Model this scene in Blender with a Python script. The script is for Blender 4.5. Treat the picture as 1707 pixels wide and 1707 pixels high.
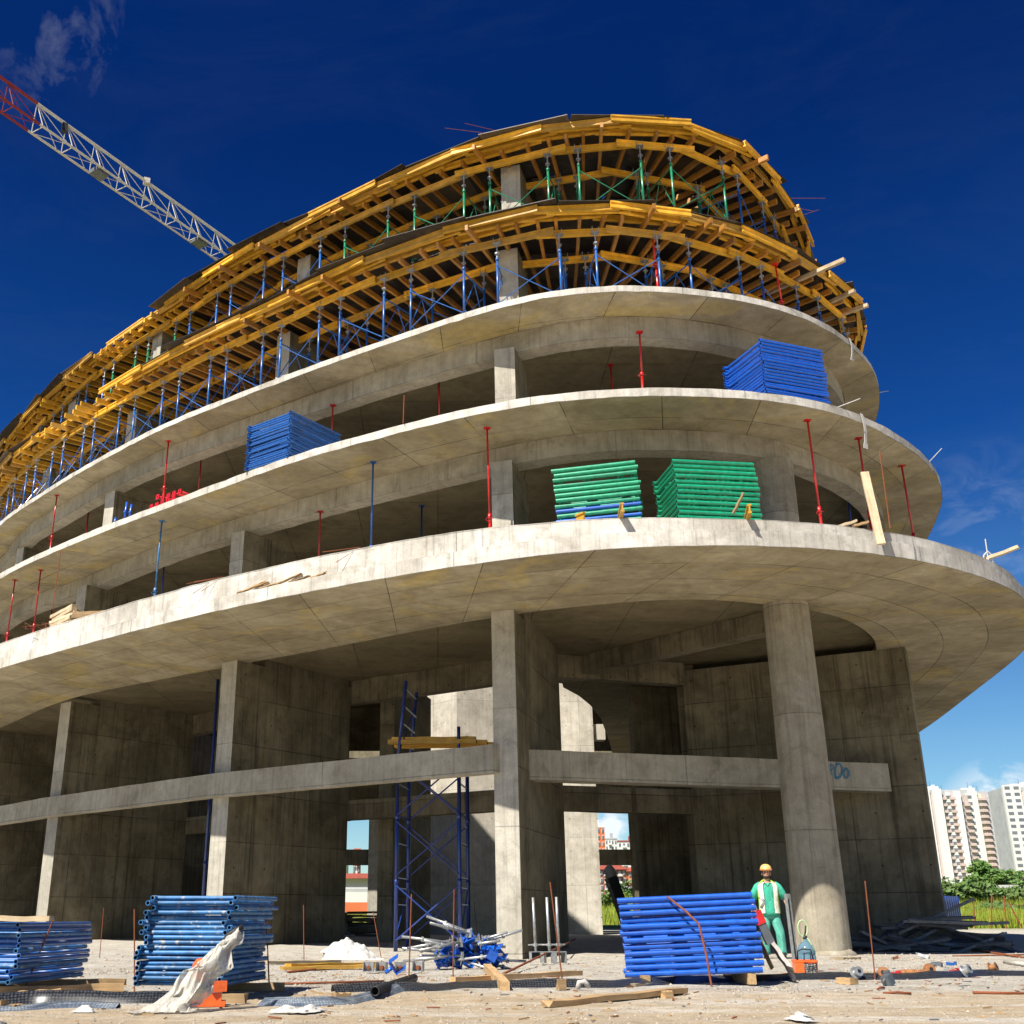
import bpy, bmesh, math, random
import numpy as np
from mathutils import Vector, Matrix, Quaternion, noise as mnoise

random.seed(7)
for o in list(bpy.data.objects):
    bpy.data.objects.remove(o)
SC = bpy.context.scene
COL = SC.collection
R = math.radians
PI = math.pi

# ------------------------------------------------------------------ camera
FPX, PCX, PCY, EYE = 1833.0, 730.0, 853.0, 0.85
PITCH = math.atan((1522 - PCY) / FPX)
cd = bpy.data.cameras.new('camera')
cam = bpy.data.objects.new('camera', cd)
COL.objects.link(cam)
cam.location = (0, 0, EYE)
cam.rotation_euler = (PI / 2 + PITCH, 0, 0)
cd.sensor_width = 36
cd.lens = 36 * FPX / 1707
cd.shift_x = (853.5 - PCX) / 1707
cd.clip_end = 6000
SC.camera = cam
SC.render.resolution_x = SC.render.resolution_y = 1024

# ------------------------------------------------------------------ light
SUN_EL = R(51)
SUN_H = Vector((0.643, 0.766))          # horizontal direction the light travels
sund = bpy.data.lights.new('sun', 'SUN')
sund.energy = 4.6
sund.angle = R(0.53)
sund.color = (1.0, 0.94, 0.84)
sun = bpy.data.objects.new('sun', sund)
COL.objects.link(sun)
sun.location = (-30, -30, 60)
sun.rotation_euler = Vector((SUN_H.x * math.cos(SUN_EL), SUN_H.y * math.cos(SUN_EL), -math.sin(SUN_EL))).to_track_quat('-Z', 'Y').to_euler()

SC.view_settings.view_transform = 'Standard'
SC.view_settings.look = 'None'
SC.view_settings.gamma = 1
SC.view_settings.exposure = 0.92

def nd(nt, typ, **kw):
    n = nt.nodes.new(typ)
    for k, v in kw.items():
        if k.startswith('i_'):
            n.inputs[k[2:].replace('_', ' ')].default_value = v
        else:
            setattr(n, k, v)
    return n

def mixc(nt, a, b, fac, blend='MIX'):
    m = nt.nodes.new('ShaderNodeMix')
    m.data_type = 'RGBA'
    m.blend_type = blend
    for sock, v in ((0, fac), (6, a), (7, b)):
        if isinstance(v, bpy.types.NodeSocket):
            nt.links.new(v, m.inputs[sock])
        else:
            if sock == 0:
                m.inputs[0].default_value = v
            else:
                m.inputs[sock].default_value = (*v, 1) if len(v) == 3 else v
    return m.outputs[2]

def math_(nt, op, a, b=None, c=None, clamp=False):
    m = nt.nodes.new('ShaderNodeMath')
    m.operation = op
    m.use_clamp = clamp
    for i, v in enumerate((a, b, c)):
        if v is None:
            continue
        if isinstance(v, bpy.types.NodeSocket):
            nt.links.new(v, m.inputs[i])
        else:
            m.inputs[i].default_value = v
    return m.outputs[0]

def maprange(nt, v, a, b, c=0.0, d=1.0):
    m = nt.nodes.new('ShaderNodeMapRange')
    nt.links.new(v, m.inputs[0])
    for i, x in enumerate((a, b, c, d)):
        m.inputs[i + 1].default_value = x
    return m.outputs[0]

def pixel_dir(px, py):
    u = (px - PCX) / FPX
    v = -(py - PCY) / FPX
    c, s = math.cos(PITCH), math.sin(PITCH)
    return Vector((u, c - s * v, s + c * v))

def at(px, py, z):
    """the point of the horizontal plane at height z seen at photo pixel (px, py)"""
    d = pixel_dir(px, py)
    t = (z - EYE) / d.z
    return Vector((d.x * t, d.y * t, z))

def atd(px, py, dist):
    d = pixel_dir(px, py)
    t = dist / d.y
    return Vector((d.x * t, dist, EYE + d.z * t))

world = bpy.data.worlds.new('World')
SC.world = world
world.use_nodes = True
wn = world.node_tree
wn.nodes.clear()
wo = wn.nodes.new('ShaderNodeOutputWorld')
bg = wn.nodes.new('ShaderNodeBackground')
sky = wn.nodes.new('ShaderNodeTexSky')
sky.sky_type = 'NISHITA'
sky.sun_disc = False
sky.sun_elevation = SUN_EL
sky.sun_rotation = math.atan2(-SUN_H.x, -SUN_H.y)
sky.altitude = 0
sky.air_density = 1.0
sky.dust_density = 0.3
sky.ozone_density = 4.0
bg.inputs[1].default_value = 0.094
wtc = wn.nodes.new('ShaderNodeTexCoord')
# polarised deep blue high up, paler towards the horizon (a property of the air, by elevation)
wsep = wn.nodes.new('ShaderNodeSeparateXYZ')
wn.links.new(wtc.outputs['Generated'], wsep.inputs[0])
elev = wsep.outputs['Z']
ramp = wn.nodes.new('ShaderNodeValToRGB')
wn.links.new(elev, ramp.inputs[0])
cr = ramp.color_ramp
cr.elements[0].position = 0.0
cr.elements[0].color = (0.60, 0.72, 0.74, 1)
cr.elements[1].position = 0.62
cr.elements[1].color = (0.010, 0.096, 0.31, 1)
for p, c in ((0.10, (0.38, 0.54, 0.62)), (0.24, (0.18, 0.37, 0.56)), (0.38, (0.036, 0.19, 0.45))):
    e = cr.elements.new(p)
    e.color = (*c, 1)
skyc = mixc(wn, sky.outputs[0], ramp.outputs[0], 1.0, 'MULTIPLY')
# clouds: noise over directions, kept to a few places of the sky
def cloud_mask(px, py, r0, r1):
    d = pixel_dir(px, py).normalized()
    vm = wn.nodes.new('ShaderNodeVectorMath')
    vm.operation = 'DISTANCE'
    wn.links.new(wtc.outputs['Generated'], vm.inputs[0])
    vm.inputs[1].default_value = d
    return maprange(wn, vm.outputs['Value'], r0, r1, 1.0, 0.0)
def wnoise(scale, detail, rough, dist=0.0, stretch=(1, 1, 1), off=(0, 0, 0)):
    mp = wn.nodes.new('ShaderNodeMapping')
    mp.inputs['Scale'].default_value = stretch
    mp.inputs['Location'].default_value = off
    wn.links.new(wtc.outputs['Generated'], mp.inputs[0])
    n = nd(wn, 'ShaderNodeTexNoise', i_Scale=scale, i_Detail=detail, i_Roughness=rough, i_Distortion=dist)
    wn.links.new(mp.outputs[0], n.inputs['Vector'])
    return n.outputs[0]
wisp = maprange(wn, wnoise(13, 9, 0.62, 0.5, (1.5, 1, 0.9)), 0.53, 0.80)
m1 = math_(wn, 'MAXIMUM', cloud_mask(100, 40, 0.0, 0.085), math_(wn, 'MULTIPLY', cloud_mask(95, 110, 0.0, 0.05), 0.9))
thin = maprange(wn, wnoise(5, 9, 0.68, 0.8, (0.7, 1, 2.2), (3, 1, 2)), 0.50, 0.86)
m2 = math_(wn, 'MULTIPLY', thin, 0.008)
m3 = math_(wn, 'MULTIPLY', math_(wn, 'MULTIPLY', cloud_mask(1640, 900, 0.01, 0.09), maprange(wn, wnoise(22, 9, 0.6, 0.6, (1, 1, 2.0), (1, 4, 2)), 0.46, 0.78)), 0.20)
puff = maprange(wn, wnoise(28, 8, 0.55, 0.3, (1, 1, 1.6), (4, 2, 0)), 0.44, 0.56)
m4 = math_(wn, 'MULTIPLY', puff, math_(wn, 'MAXIMUM', cloud_mask(1690, 1385, 0.025, 0.06), cloud_mask(1018, 1385, 0.010, 0.024)))
cl = math_(wn, 'ADD', math_(wn, 'ADD', math_(wn, 'MULTIPLY', math_(wn, 'MULTIPLY', wisp, m1), 0.21), m2), math_(wn, 'ADD', m3, m4), clamp=True)
skyc = mixc(wn, skyc, (5.2, 5.6, 6.0), cl)
wn.links.new(skyc, bg.inputs[0])
wn.links.new(bg.outputs[0], wo.inputs[0])

# ------------------------------------------------------------------ materials
def new_mat(name):
    m = bpy.data.materials.new(name)
    m.use_nodes = True
    nt = m.node_tree
    return m, nt, nt.nodes['Principled BSDF']

def noise_n(nt, coord, scale, detail=5, rough=0.55, dist=0.0, stretch=None):
    if stretch:
        mp = nt.nodes.new('ShaderNodeMapping')
        mp.inputs['Scale'].default_value = stretch
        nt.links.new(coord, mp.inputs[0])
        coord = mp.outputs[0]
    n = nd(nt, 'ShaderNodeTexNoise', i_Scale=scale, i_Detail=detail, i_Roughness=rough, i_Distortion=dist)
    nt.links.new(coord, n.inputs['Vector'])
    return n.outputs[0]

def bump(nt, bsdf, h, strength, dist=0.02):
    b = nd(nt, 'ShaderNodeBump', i_Strength=strength, i_Distance=dist)
    nt.links.new(h, b.inputs['Height'])
    nt.links.new(b.outputs[0], bsdf.inputs['Normal'])

def paint(name, col, rough=0.45, wear=None, wearcol=(0.35, 0.33, 0.30), var=0.25, scale=9.0, metal=0.0, bmp=0.05):
    """painted / plain surface with uneven tone, and chipped wear if asked"""
    m, nt, b = new_mat(name)
    tc = nt.nodes.new('ShaderNodeTexCoord').outputs['Object']
    oi = nt.nodes.new('ShaderNodeObjectInfo').outputs['Random']
    ad = nt.nodes.new('ShaderNodeVectorMath')
    ad.operation = 'ADD'
    nt.links.new(tc, ad.inputs[0])
    cx = nt.nodes.new('ShaderNodeCombineXYZ')
    nt.links.new(math_(nt, 'MULTIPLY', oi, 37.0), cx.inputs[0])
    nt.links.new(math_(nt, 'MULTIPLY', oi, 91.0), cx.inputs[1])
    nt.links.new(cx.outputs[0], ad.inputs[1])
    v = ad.outputs[0]
    n = noise_n(nt, v, scale, 5)
    f = maprange(nt, n, 0.3, 0.7, 1 - var, 1 + var * 0.6)
    hs = nt.nodes.new('ShaderNodeHueSaturation')
    hs.inputs['Color'].default_value = (*col, 1)
    nt.links.new(math_(nt, 'MULTIPLY', f, maprange(nt, oi, 0, 1, 1 - var * 0.5, 1 + var * 0.5)), hs.inputs['Value'])
    out = hs.outputs[0]
    if wear:
        w = noise_n(nt, v, scale * 1.7, 8, 0.65)
        wf = maprange(nt, w, wear, wear + 0.06)
        out = mixc(nt, out, wearcol, wf)
    nt.links.new(out, b.inputs['Base Color'])
    b.inputs['Roughness'].default_value = rough
    b.inputs['Metallic'].default_value = metal
    if bmp:
        bump(nt, b, n, bmp)
    if rough < 0.42 and not metal:
        b.inputs['Coat Weight'].default_value = 0.5
        b.inputs['Coat Roughness'].default_value = 0.22
    return m

def concrete(name, light, dark, joint=None, holes=False, streak=0.35, stain=None, seed=0.0, jointdark=0.5, rough=0.9, lo=0.35, hi=0.68):
    m, nt, b = new_mat(name)
    tcn = nt.nodes.new('ShaderNodeTexCoord')
    mp0 = nt.nodes.new('ShaderNodeMapping')
    mp0.inputs['Location'].default_value = (seed, seed * 1.7, seed * 0.6)
    nt.links.new(tcn.outputs['Object'], mp0.inputs[0])
    tc = mp0.outputs[0]
    uv = tcn.outputs['UV']
    big = maprange(nt, noise_n(nt, tc, 0.55, 8, 0.62, 0.6), lo, hi)
    col = mixc(nt, light, dark, big)
    blot = maprange(nt, noise_n(nt, tc, 0.9, 10, 0.72, 1.6), 0.57, 0.63)
    col = mixc(nt, col, [c * 0.62 for c in dark], math_(nt, 'MULTIPLY', blot, 0.38))
    if stain:
        st = maprange(nt, noise_n(nt, tc, 0.36, 9, 0.68, 1.4, (1, 1, 1.4)), 0.53, 0.62)
        col = mixc(nt, col, stain, math_(nt, 'MULTIPLY', st, 0.55))
    med = maprange(nt, noise_n(nt, tc, 3.5, 8, 0.65), 0.30, 0.70, 0.80, 1.12)
    fine = maprange(nt, noise_n(nt, tc, 38, 4, 0.6), 0.28, 0.72, 0.86, 1.10)
    val = math_(nt, 'MULTIPLY', med, fine)
    if streak:
        s1 = maprange(nt, noise_n(nt, tc, 1.0, 7, 0.7, 0.0, (7, 7, 0.22)), 0.50, 0.74, 1.0, 1.0 - streak)
        s2 = maprange(nt, noise_n(nt, tc, 1.0, 5, 0.7, 0.0, (26, 26, 0.5)), 0.55, 0.75, 1.0, 1.0 - streak * 0.7)
        val = math_(nt, 'MULTIPLY', val, math_(nt, 'MULTIPLY', s1, s2))
    pit = maprange(nt, noise_n(nt, tc, 17, 3, 0.5), 0.70, 0.76, 1.0, 0.62)
    val = math_(nt, 'MULTIPLY', val, pit)
    if joint:
        br = nd(nt, 'ShaderNodeTexBrick', offset=joint[2] if len(joint) > 2 else 0.0, i_Scale=1.0, i_Mortar_Size=0.016,
                i_Mortar_Smooth=0.4, i_Bias=0.0, i_Brick_Width=joint[0], i_Row_Height=joint[1])
        br.inputs['Color1'].default_value = (1.04, 1.04, 1.04, 1)
        br.inputs['Color2'].default_value = (0.80, 0.80, 0.80, 1)
        br.inputs['Mortar'].default_value = (jointdark, jointdark, jointdark, 1)
        nt.links.new(uv, br.inputs['Vector'])
        sr = nt.nodes.new('ShaderNodeSeparateColor')
        nt.links.new(br.outputs['Color'], sr.inputs[0])
        # joints fade in and out along their length
        jf = maprange(nt, noise_n(nt, tc, 0.8, 3), 0.35, 0.55, 0.35, 1.0)
        val = math_(nt, 'MULTIPLY', val, math_(nt, 'ADD', 1.0, math_(nt, 'MULTIPLY', math_(nt, 'SUBTRACT', sr.outputs[0], 1.0), jf)))
    if holes:
        sp = nt.nodes.new('ShaderNodeSeparateXYZ')
        nt.links.new(uv, sp.inputs[0])
        fu = math_(nt, 'SUBTRACT', math_(nt, 'FRACT', math_(nt, 'DIVIDE', sp.outputs[0], 1.21)), 0.5)
        fv = math_(nt, 'SUBTRACT', math_(nt, 'FRACT', math_(nt, 'DIVIDE', sp.outputs[1], 1.37)), 0.5)
        d2 = math_(nt, 'ADD', math_(nt, 'POWER', math_(nt, 'MULTIPLY', fu, 1.21), 2.0), math_(nt, 'POWER', math_(nt, 'MULTIPLY', fv, 1.37), 2.0))
        val = math_(nt, 'MULTIPLY', val, maprange(nt, d2, 0.0004, 0.0010, 0.3, 1.0))
    hs = nt.nodes.new('ShaderNodeHueSaturation')
    nt.links.new(col, hs.inputs['Color'])
    nt.links.new(val, hs.inputs['Value'])
    nt.links.new(hs.outputs[0], b.inputs['Base Color'])
    b.inputs['Roughness'].default_value = rough
    b.inputs['Specular IOR Level'].default_value = 0.25
    bump(nt, b, math_(nt, 'ADD', med, math_(nt, 'MULTIPLY', fine, 0.6)), 0.25, 0.02)
    return m

def wood(name, col, dark, rough=0.55, seed=0.0, spec=0.4):
    m, nt, b = new_mat(name)
    tcn = nt.nodes.new('ShaderNodeTexCoord')
    oi = nt.nodes.new('ShaderNodeObjectInfo').outputs['Random']
    v = tcn.outputs['Object']
    n = noise_n(nt, v, 1.0, 6, 0.6, 0.4, (1.6, 30, 30))
    n2 = noise_n(nt, v, 3.0, 5, 0.6)
    c = mixc(nt, col, dark, maprange(nt, n, 0.42, 0.75))
    hs = nt.nodes.new('ShaderNodeHueSaturation')
    wn2 = maprange(nt, noise_n(nt, v, 1.3, 8, 0.7), 0.52, 0.66)
    old = math_(nt, 'MULTIPLY', math_(nt, 'MAXIMUM', maprange(nt, oi, 0.70, 0.78, 0.0, 1.0), math_(nt, 'MULTIPLY', wn2, 0.6)), 0.28)
    c = mixc(nt, c, (0.30, 0.235, 0.15), old)
    nt.links.new(c, hs.inputs['Color'])
    nt.links.new(math_(nt, 'MULTIPLY', maprange(nt, n2, 0.3, 0.7, 0.68, 1.14), maprange(nt, math_(nt, 'FRACT', math_(nt, 'MULTIPLY', oi, 7.3)), 0, 1, 0.62, 1.16)), hs.inputs['Value'])
    nt.links.new(hs.outputs[0], b.inputs['Base Color'])
    b.inputs['Roughness'].default_value = rough
    b.inputs['Specular IOR Level'].default_value = spec
    bump(nt, b, n, 0.12, 0.01)
    return m

M = {}
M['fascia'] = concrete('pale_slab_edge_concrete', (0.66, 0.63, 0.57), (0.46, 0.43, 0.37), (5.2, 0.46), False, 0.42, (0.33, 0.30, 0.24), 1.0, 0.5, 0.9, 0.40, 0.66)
M['soffit'] = concrete('slab_soffit_concrete', (0.44, 0.385, 0.265), (0.31, 0.262, 0.168), (2.45, 1.23, 0.0), False, 0.0, (0.50, 0.385, 0.13), 5.0, 0.25, 0.9, 0.38, 0.60)  # base yellowed for warm ground bounce and lowered for the shade underneath
M['soffit_in'] = concrete('shaded_inner_soffit_concrete', (0.235, 0.195, 0.115), (0.15, 0.123, 0.072), (2.45, 2.46, 0.0), False, 0.0, None, 9.0, 0.35)  # darker copy of the soffit: the interior shade is put into the colour
M['wall'] = concrete('shaded_formed_wall_concrete', (0.255, 0.222, 0.150), (0.145, 0.124, 0.080), (2.42, 1.37), True, 0.68, None, 2.0, 0.42, 0.9, 0.38, 0.60)  # shaded counterpart of the pier faces, darkened to deepen interiors and sides
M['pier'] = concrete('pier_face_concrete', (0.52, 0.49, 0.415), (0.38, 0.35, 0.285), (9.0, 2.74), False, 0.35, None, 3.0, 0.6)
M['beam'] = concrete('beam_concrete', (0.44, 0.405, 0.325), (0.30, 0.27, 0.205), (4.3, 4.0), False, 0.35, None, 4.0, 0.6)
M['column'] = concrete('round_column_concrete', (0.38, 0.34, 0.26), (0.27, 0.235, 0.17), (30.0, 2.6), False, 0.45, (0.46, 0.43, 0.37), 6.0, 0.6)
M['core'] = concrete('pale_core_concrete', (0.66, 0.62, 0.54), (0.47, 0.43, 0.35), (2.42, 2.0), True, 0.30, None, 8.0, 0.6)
M['yellow'] = wood('yellow_formwork_timber', (0.86, 0.49, 0.05), (0.64, 0.29, 0.018), 0.42)
M['timber'] = wood('raw_timber', (0.52, 0.35, 0.18), (0.33, 0.20, 0.09), 0.7, 0, 0.2)
M['paletimber'] = wood('pale_weathered_timber', (0.62, 0.50, 0.33), (0.42, 0.31, 0.18), 0.75, 0, 0.2)
M['joist'] = wood('orange_brown_joist_timber', (0.56, 0.26, 0.04), (0.34, 0.13, 0.018), 0.55)
M['ply'] = wood('dark_film_plywood', (0.036, 0.027, 0.020), (0.014, 0.011, 0.009), 0.5)
M['blue'] = paint('blue_paint', (0.010, 0.105, 0.38), 0.4, 0.62, (0.16, 0.22, 0.32))
M['bluebright'] = paint('bright_blue_paint', (0.005, 0.095, 0.50), 0.33, 0.68, (0.12, 0.24, 0.42), 0.25)
M['blueworn'] = paint('worn_blue_paint', (0.030, 0.155, 0.37), 0.5, 0.575, (0.32, 0.32, 0.31), 0.5, 7.0)
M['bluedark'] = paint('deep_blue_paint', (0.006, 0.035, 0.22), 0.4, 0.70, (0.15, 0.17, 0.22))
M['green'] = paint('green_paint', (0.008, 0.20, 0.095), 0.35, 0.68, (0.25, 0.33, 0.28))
M['greenbright'] = paint('bright_green_paint', (0.010, 0.29, 0.15), 0.3, 0.66, (0.32, 0.42, 0.34), 0.3)
M['red'] = paint('red_paint', (0.42, 0.008, 0.010), 0.35, 0.70, (0.25, 0.10, 0.08))
M['redbright'] = paint('bright_red_paint', (0.60, 0.012, 0.012), 0.35)
M['galv'] = paint('galvanised_steel', (0.42, 0.43, 0.42), 0.4, 0.62, (0.22, 0.20, 0.18), 0.3, 12, 0.6)
M['darksteel'] = paint('dull_dark_steel', (0.14, 0.155, 0.17), 0.5, 0.6, (0.06, 0.05, 0.045), 0.35, 8, 0.4)
M['rust'] = paint('rusty_rebar', (0.22, 0.060, 0.018), 0.8, 0.6, (0.10, 0.035, 0.015))
M['black'] = paint('black_rubber', (0.012, 0.012, 0.013), 0.6)
M['hole'] = paint('tube_inside_shade', (0.006, 0.006, 0.008), 0.9)  # near black colour standing in for the shade inside tube ends
M['white'] = paint('white_cloth', (0.50, 0.485, 0.455), 0.85, None, (0, 0, 0), 0.12)
M['orange'] = paint('orange_plastic', (0.80, 0.13, 0.02), 0.4)
M['whitesteel'] = paint('cream_crane_paint', (0.58, 0.56, 0.48), 0.5)
M['cranered'] = paint('crane_red_paint', (0.26, 0.016, 0.012), 0.5)

# ------------------------------------------------------------------ mesh helpers
class MB:
    def __init__(s):
        s.v, s.f, s.m, s.uv = [], [], [], {}
    def face(s, idx, m=0, uv=None):
        if uv is not None:
            s.uv[len(s.f)] = uv
        s.f.append(tuple(idx))
        s.m.append(m)
    def add(s, pts):
        b = len(s.v)
        s.v.extend([tuple(p) for p in pts])
        return b
    def quad(s, a, b, c, d, m=0, uv=None):
        i = s.add((a, b, c, d))
        s.face((i, i + 1, i + 2, i + 3), m, uv)
    def box(s, c, size, rz=0.0, m=0, mat4=None):
        hx, hy, hz = size[0] / 2, size[1] / 2, size[2] / 2
        T = mat4 if mat4 is not None else Matrix.Translation(Vector(c)) @ Matrix.Rotation(rz, 4, 'Z')
        P = [T @ Vector((x * hx, y * hy, z * hz)) for z in (-1, 1) for y in (-1, 1) for x in (-1, 1)]
        b = s.add(P)
        for q in ((0, 2, 3, 1), (4, 5, 7, 6), (0, 1, 5, 4), (2, 6, 7, 3), (0, 4, 6, 2), (1, 3, 7, 5)):
            s.face([b + k for k in q], m)
    def bar(s, p0, p1, w, h, up=(0, 0, 1), m=0):
        """box from p0 to p1 (the centre line), w across, h along up"""
        p0, p1 = Vector(p0), Vector(p1)
        d = (p1 - p0)
        L = d.length
        d.normalize()
        u = Vector(up)
        side = d.cross(u)
        if side.length < 1e-5:
            side = d.cross(Vector((1, 0, 0)))
        side.normalize()
        u = side.cross(d)
        T = Matrix((( d.x, side.x, u.x, (p0.x + p1.x) / 2), (d.y, side.y, u.y, (p0.y + p1.y) / 2), (d.z, side.z, u.z, (p0.z + p1.z) / 2), (0, 0, 0, 1)))
        s.box(None, (L, w, h), 0, m, T)
    def tube(s, p0, p1, r, n=8, cap=True, r1=None, m=0, hollow=False):
        p0, p1 = Vector(p0), Vector(p1)
        r1 = r if r1 is None else r1
        d = (p1 - p0).normalized()
        a = d.orthogonal().normalized()
        bb = d.cross(a)
        ring = [(math.cos(2 * PI * k / n), math.sin(2 * PI * k / n)) for k in range(n)]
        b0 = s.add([p0 + (a * c + bb * q) * r for c, q in ring])
        b1 = s.add([p1 + (a * c + bb * q) * r1 for c, q in ring])
        for k in range(n):
            j = (k + 1) % n
            s.face((b0 + k, b0 + j, b1 + j, b1 + k), m)
        if hollow:
            for (pp, base, sg) in ((p0, b0, 1), (p1, b1, -1)):
                i1 = s.add([pp + (a * c + bb * q) * r * 0.74 for c, q in ring])
                i2 = s.add([pp + d * sg * r * 1.5 + (a * c + bb * q) * r * 0.74 for c, q in ring])
                for k in range(n):
                    j = (k + 1) % n
                    s.face((base + k, i1 + k, i1 + j, base + j) if sg > 0 else (base + j, i1 + j, i1 + k, base + k), m)
                    s.face((i1 + k, i2 + k, i2 + j, i1 + j) if sg > 0 else (i1 + j, i2 + j, i2 + k, i1 + k), m + 1)
                s.face([i2 + k for k in range(n)][::(-1 if sg > 0 else 1)], m + 1)
        elif cap:
            s.face([b0 + k for k in range(n)][::-1], m)
            s.face([b1 + k for k in range(n)], m)
    def path(s, pts, r, n=6, m=0):
        pts = [Vector(p) for p in pts]
        prev = None
        a = None
        for i, p in enumerate(pts):
            d = (pts[min(i + 1, len(pts) - 1)] - pts[max(i - 1, 0)]).normalized()
            if a is None:
                a = d.orthogonal().normalized()
            a = (a - d * a.dot(d)).normalized()
            bb = d.cross(a)
            b = s.add([p + (a * math.cos(2 * PI * k / n) + bb * math.sin(2 * PI * k / n)) * r for k in range(n)])
            if prev is not None:
                for k in range(n):
                    j = (k + 1) % n
                    s.face((prev + k, prev + j, b + j, b + k), m)
            else:
                s.face([b + k for k in range(n)][::-1], m)
            prev = b
        s.face([prev + k for k in range(n)], m)
    def lathe(s, prof, c=(0, 0, 0), n=20, m=0):
        prev = None
        for r, z in prof:
            b = s.add([(c[0] + r * math.cos(2 * PI * k / n), c[1] + r * math.sin(2 * PI * k / n), c[2] + z) for k in range(n)])
            if prev is not None:
                for k in range(n):
                    j = (k + 1) % n
                    s.face((prev + k, prev + j, b + j, b + k), m)
            else:
                s.face([b + k for k in range(n)][::-1], m)
            prev = b
        s.face([prev + k for k in range(n)], m)
    def mesh(s, name, mats, smooth=False):
        me = bpy.data.meshes.new(name)
        me.from_pydata(s.v, [], s.f)
        for mt in (mats if isinstance(mats, (list, tuple)) else [mats]):
            me.materials.append(mt)
        me.polygons.foreach_set('material_index', s.m)
        uvl = me.uv_layers.new(name='UVMap')
        for p in me.polygons:
            cu = s.uv.get(p.index)
            if cu is None:
                n = p.normal
                if abs(n.z) > 0.75:
                    cu = [(me.vertices[vi].co.x, me.vertices[vi].co.y) for vi in p.vertices]
                else:
                    tx, ty = -n.y, n.x
                    l = math.hypot(tx, ty) or 1
                    cu = [((me.vertices[vi].co.x * tx + me.vertices[vi].co.y * ty) / l, me.vertices[vi].co.z) for vi in p.vertices]
            for li, c in zip(p.loop_indices, cu):
                uvl.data[li].uv = c
        if smooth:
            me.polygons.foreach_set('use_smooth', [True] * len(me.polygons))
        me.update()
        return me
    def build(s, name, mats, parent=None, smooth=False, loc=None, rot=None):
        return link(name, s.mesh(name, mats, smooth), parent, loc, rot)

def link(name, me, parent=None, loc=None, rot=None):
    o = bpy.data.objects.new(name, me)
    COL.objects.link(o)
    if parent is not None:
        o.parent = parent
    if loc is not None:
        o.location = loc
    if rot is not None:
        o.rotation_euler = rot
    return o

def tag(o, label=None, cat=None, group=None, kind=None):
    if label: o['label'] = label
    if cat: o['category'] = cat
    if group: o['group'] = group
    if kind: o['kind'] = kind
    return o

def thing(name, label, cat, loc=(0, 0, 0), rot=(0, 0, 0), group=None):
    o = bpy.data.objects.new(name, None)
    COL.objects.link(o)
    o.empty_display_size = 0.2
    o.location = loc
    o.rotation_euler = rot
    return tag(o, label, cat, group)

def copy_tree(o, loc=None, rot=None, label=None, group=None):
    c = o.copy()
    COL.objects.link(c)
    if loc is not None: c.location = loc
    if rot is not None: c.rotation_euler = rot
    if label: c['label'] = label
    if group: c['group'] = group
    for ch in list(o.children):
        d = ch.copy()
        COL.objects.link(d)
        d.parent = c
        for g in list(ch.children):
            e = g.copy()
            COL.objects.link(e)
            e.parent = d
    return c

def shade_edges(o, ang=40):
    for e in o.data.polygons:
        e.use_smooth = True
    o.data.set_sharp_from_angle(angle=R(ang))
    return o

class Curve:
    """smooth plan curve through given points (left end of the building, round the nose, to the right end)"""
    def __init__(s, pts, n=400, smooth=6):
        P = np.array([(p[0], p[1]) for p in pts], float)
        out = []
        for i in range(len(P) - 1):
            p0, p1, p2, p3 = P[max(i - 1, 0)], P[i], P[i + 1], P[min(i + 2, len(P) - 1)]
            for t in np.linspace(0, 1, 24, endpoint=False):
                out.append(0.5 * ((2 * p1) + (-p0 + p2) * t + (2 * p0 - 5 * p1 + 4 * p2 - p3) * t * t + (-p0 + 3 * p1 - 3 * p2 + p3) * t ** 3))
        out.append(P[-1])
        Q = s.resample(np.array(out), n)
        for _ in range(smooth):
            k = np.array([1, 2, 3, 4, 3, 2, 1], float)
            k /= k.sum()
            pad = np.vstack([[2 * Q[0] - Q[j] for j in (3, 2, 1)], Q, [2 * Q[-1] - Q[-1 - j] for j in (1, 2, 3)]])
            Q = np.stack([np.convolve(pad[:, d], k, 'valid') for d in (0, 1)], 1)
        s.set(s.resample(Q, n))
    @staticmethod
    def resample(Q, n):
        d = np.r_[0, np.cumsum(np.hypot(*np.diff(Q, axis=0).T))]
        t = np.linspace(0, d[-1], n)
        return np.stack([np.interp(t, d, Q[:, 0]), np.interp(t, d, Q[:, 1])], 1)
    def set(s, Q):
        s.p = Q
        s.s = np.r_[0, np.cumsum(np.hypot(*np.diff(Q, axis=0).T))]
        T = np.gradient(Q, axis=0)
        T /= np.hypot(T[:, 0], T[:, 1])[:, None]
        s.t = T
        s.n = np.stack([T[:, 1], -T[:, 0]], 1)      # outward
        s.len = s.s[-1]
    def at(s, d, off=0.0):
        x, y = np.interp(d, s.s, s.p[:, 0]), np.interp(d, s.s, s.p[:, 1])
        tx, ty = np.interp(d, s.s, s.t[:, 0]), np.interp(d, s.s, s.t[:, 1])
        l = math.hypot(tx, ty)
        tx, ty = tx / l, ty / l
        return Vector((x + ty * off, y - tx * off)), Vector((tx, ty)), Vector((ty, -tx))
    def offset(s, off):
        c = Curve.__new__(Curve)
        Q = s.p + s.n * off
        c.set(Curve.resample(Q, len(Q)))
        return c
    def near(s, x, y):
        return s.s[int(np.argmin((s.p[:, 0] - x) ** 2 + (s.p[:, 1] - y) ** 2))]

_tag0 = tag
def tag(o, label=None, cat=None, group=None, kind=None):
    if cat and not kind:
        kind = 'thing'
    return _tag0(o, label, cat, group, kind)

# ------------------------------------------------------------------ ground
def sstep(a, b, x):
    t = min(1, max(0, (x - a) / (b - a)))
    return t * t * (3 - 2 * t)

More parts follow.
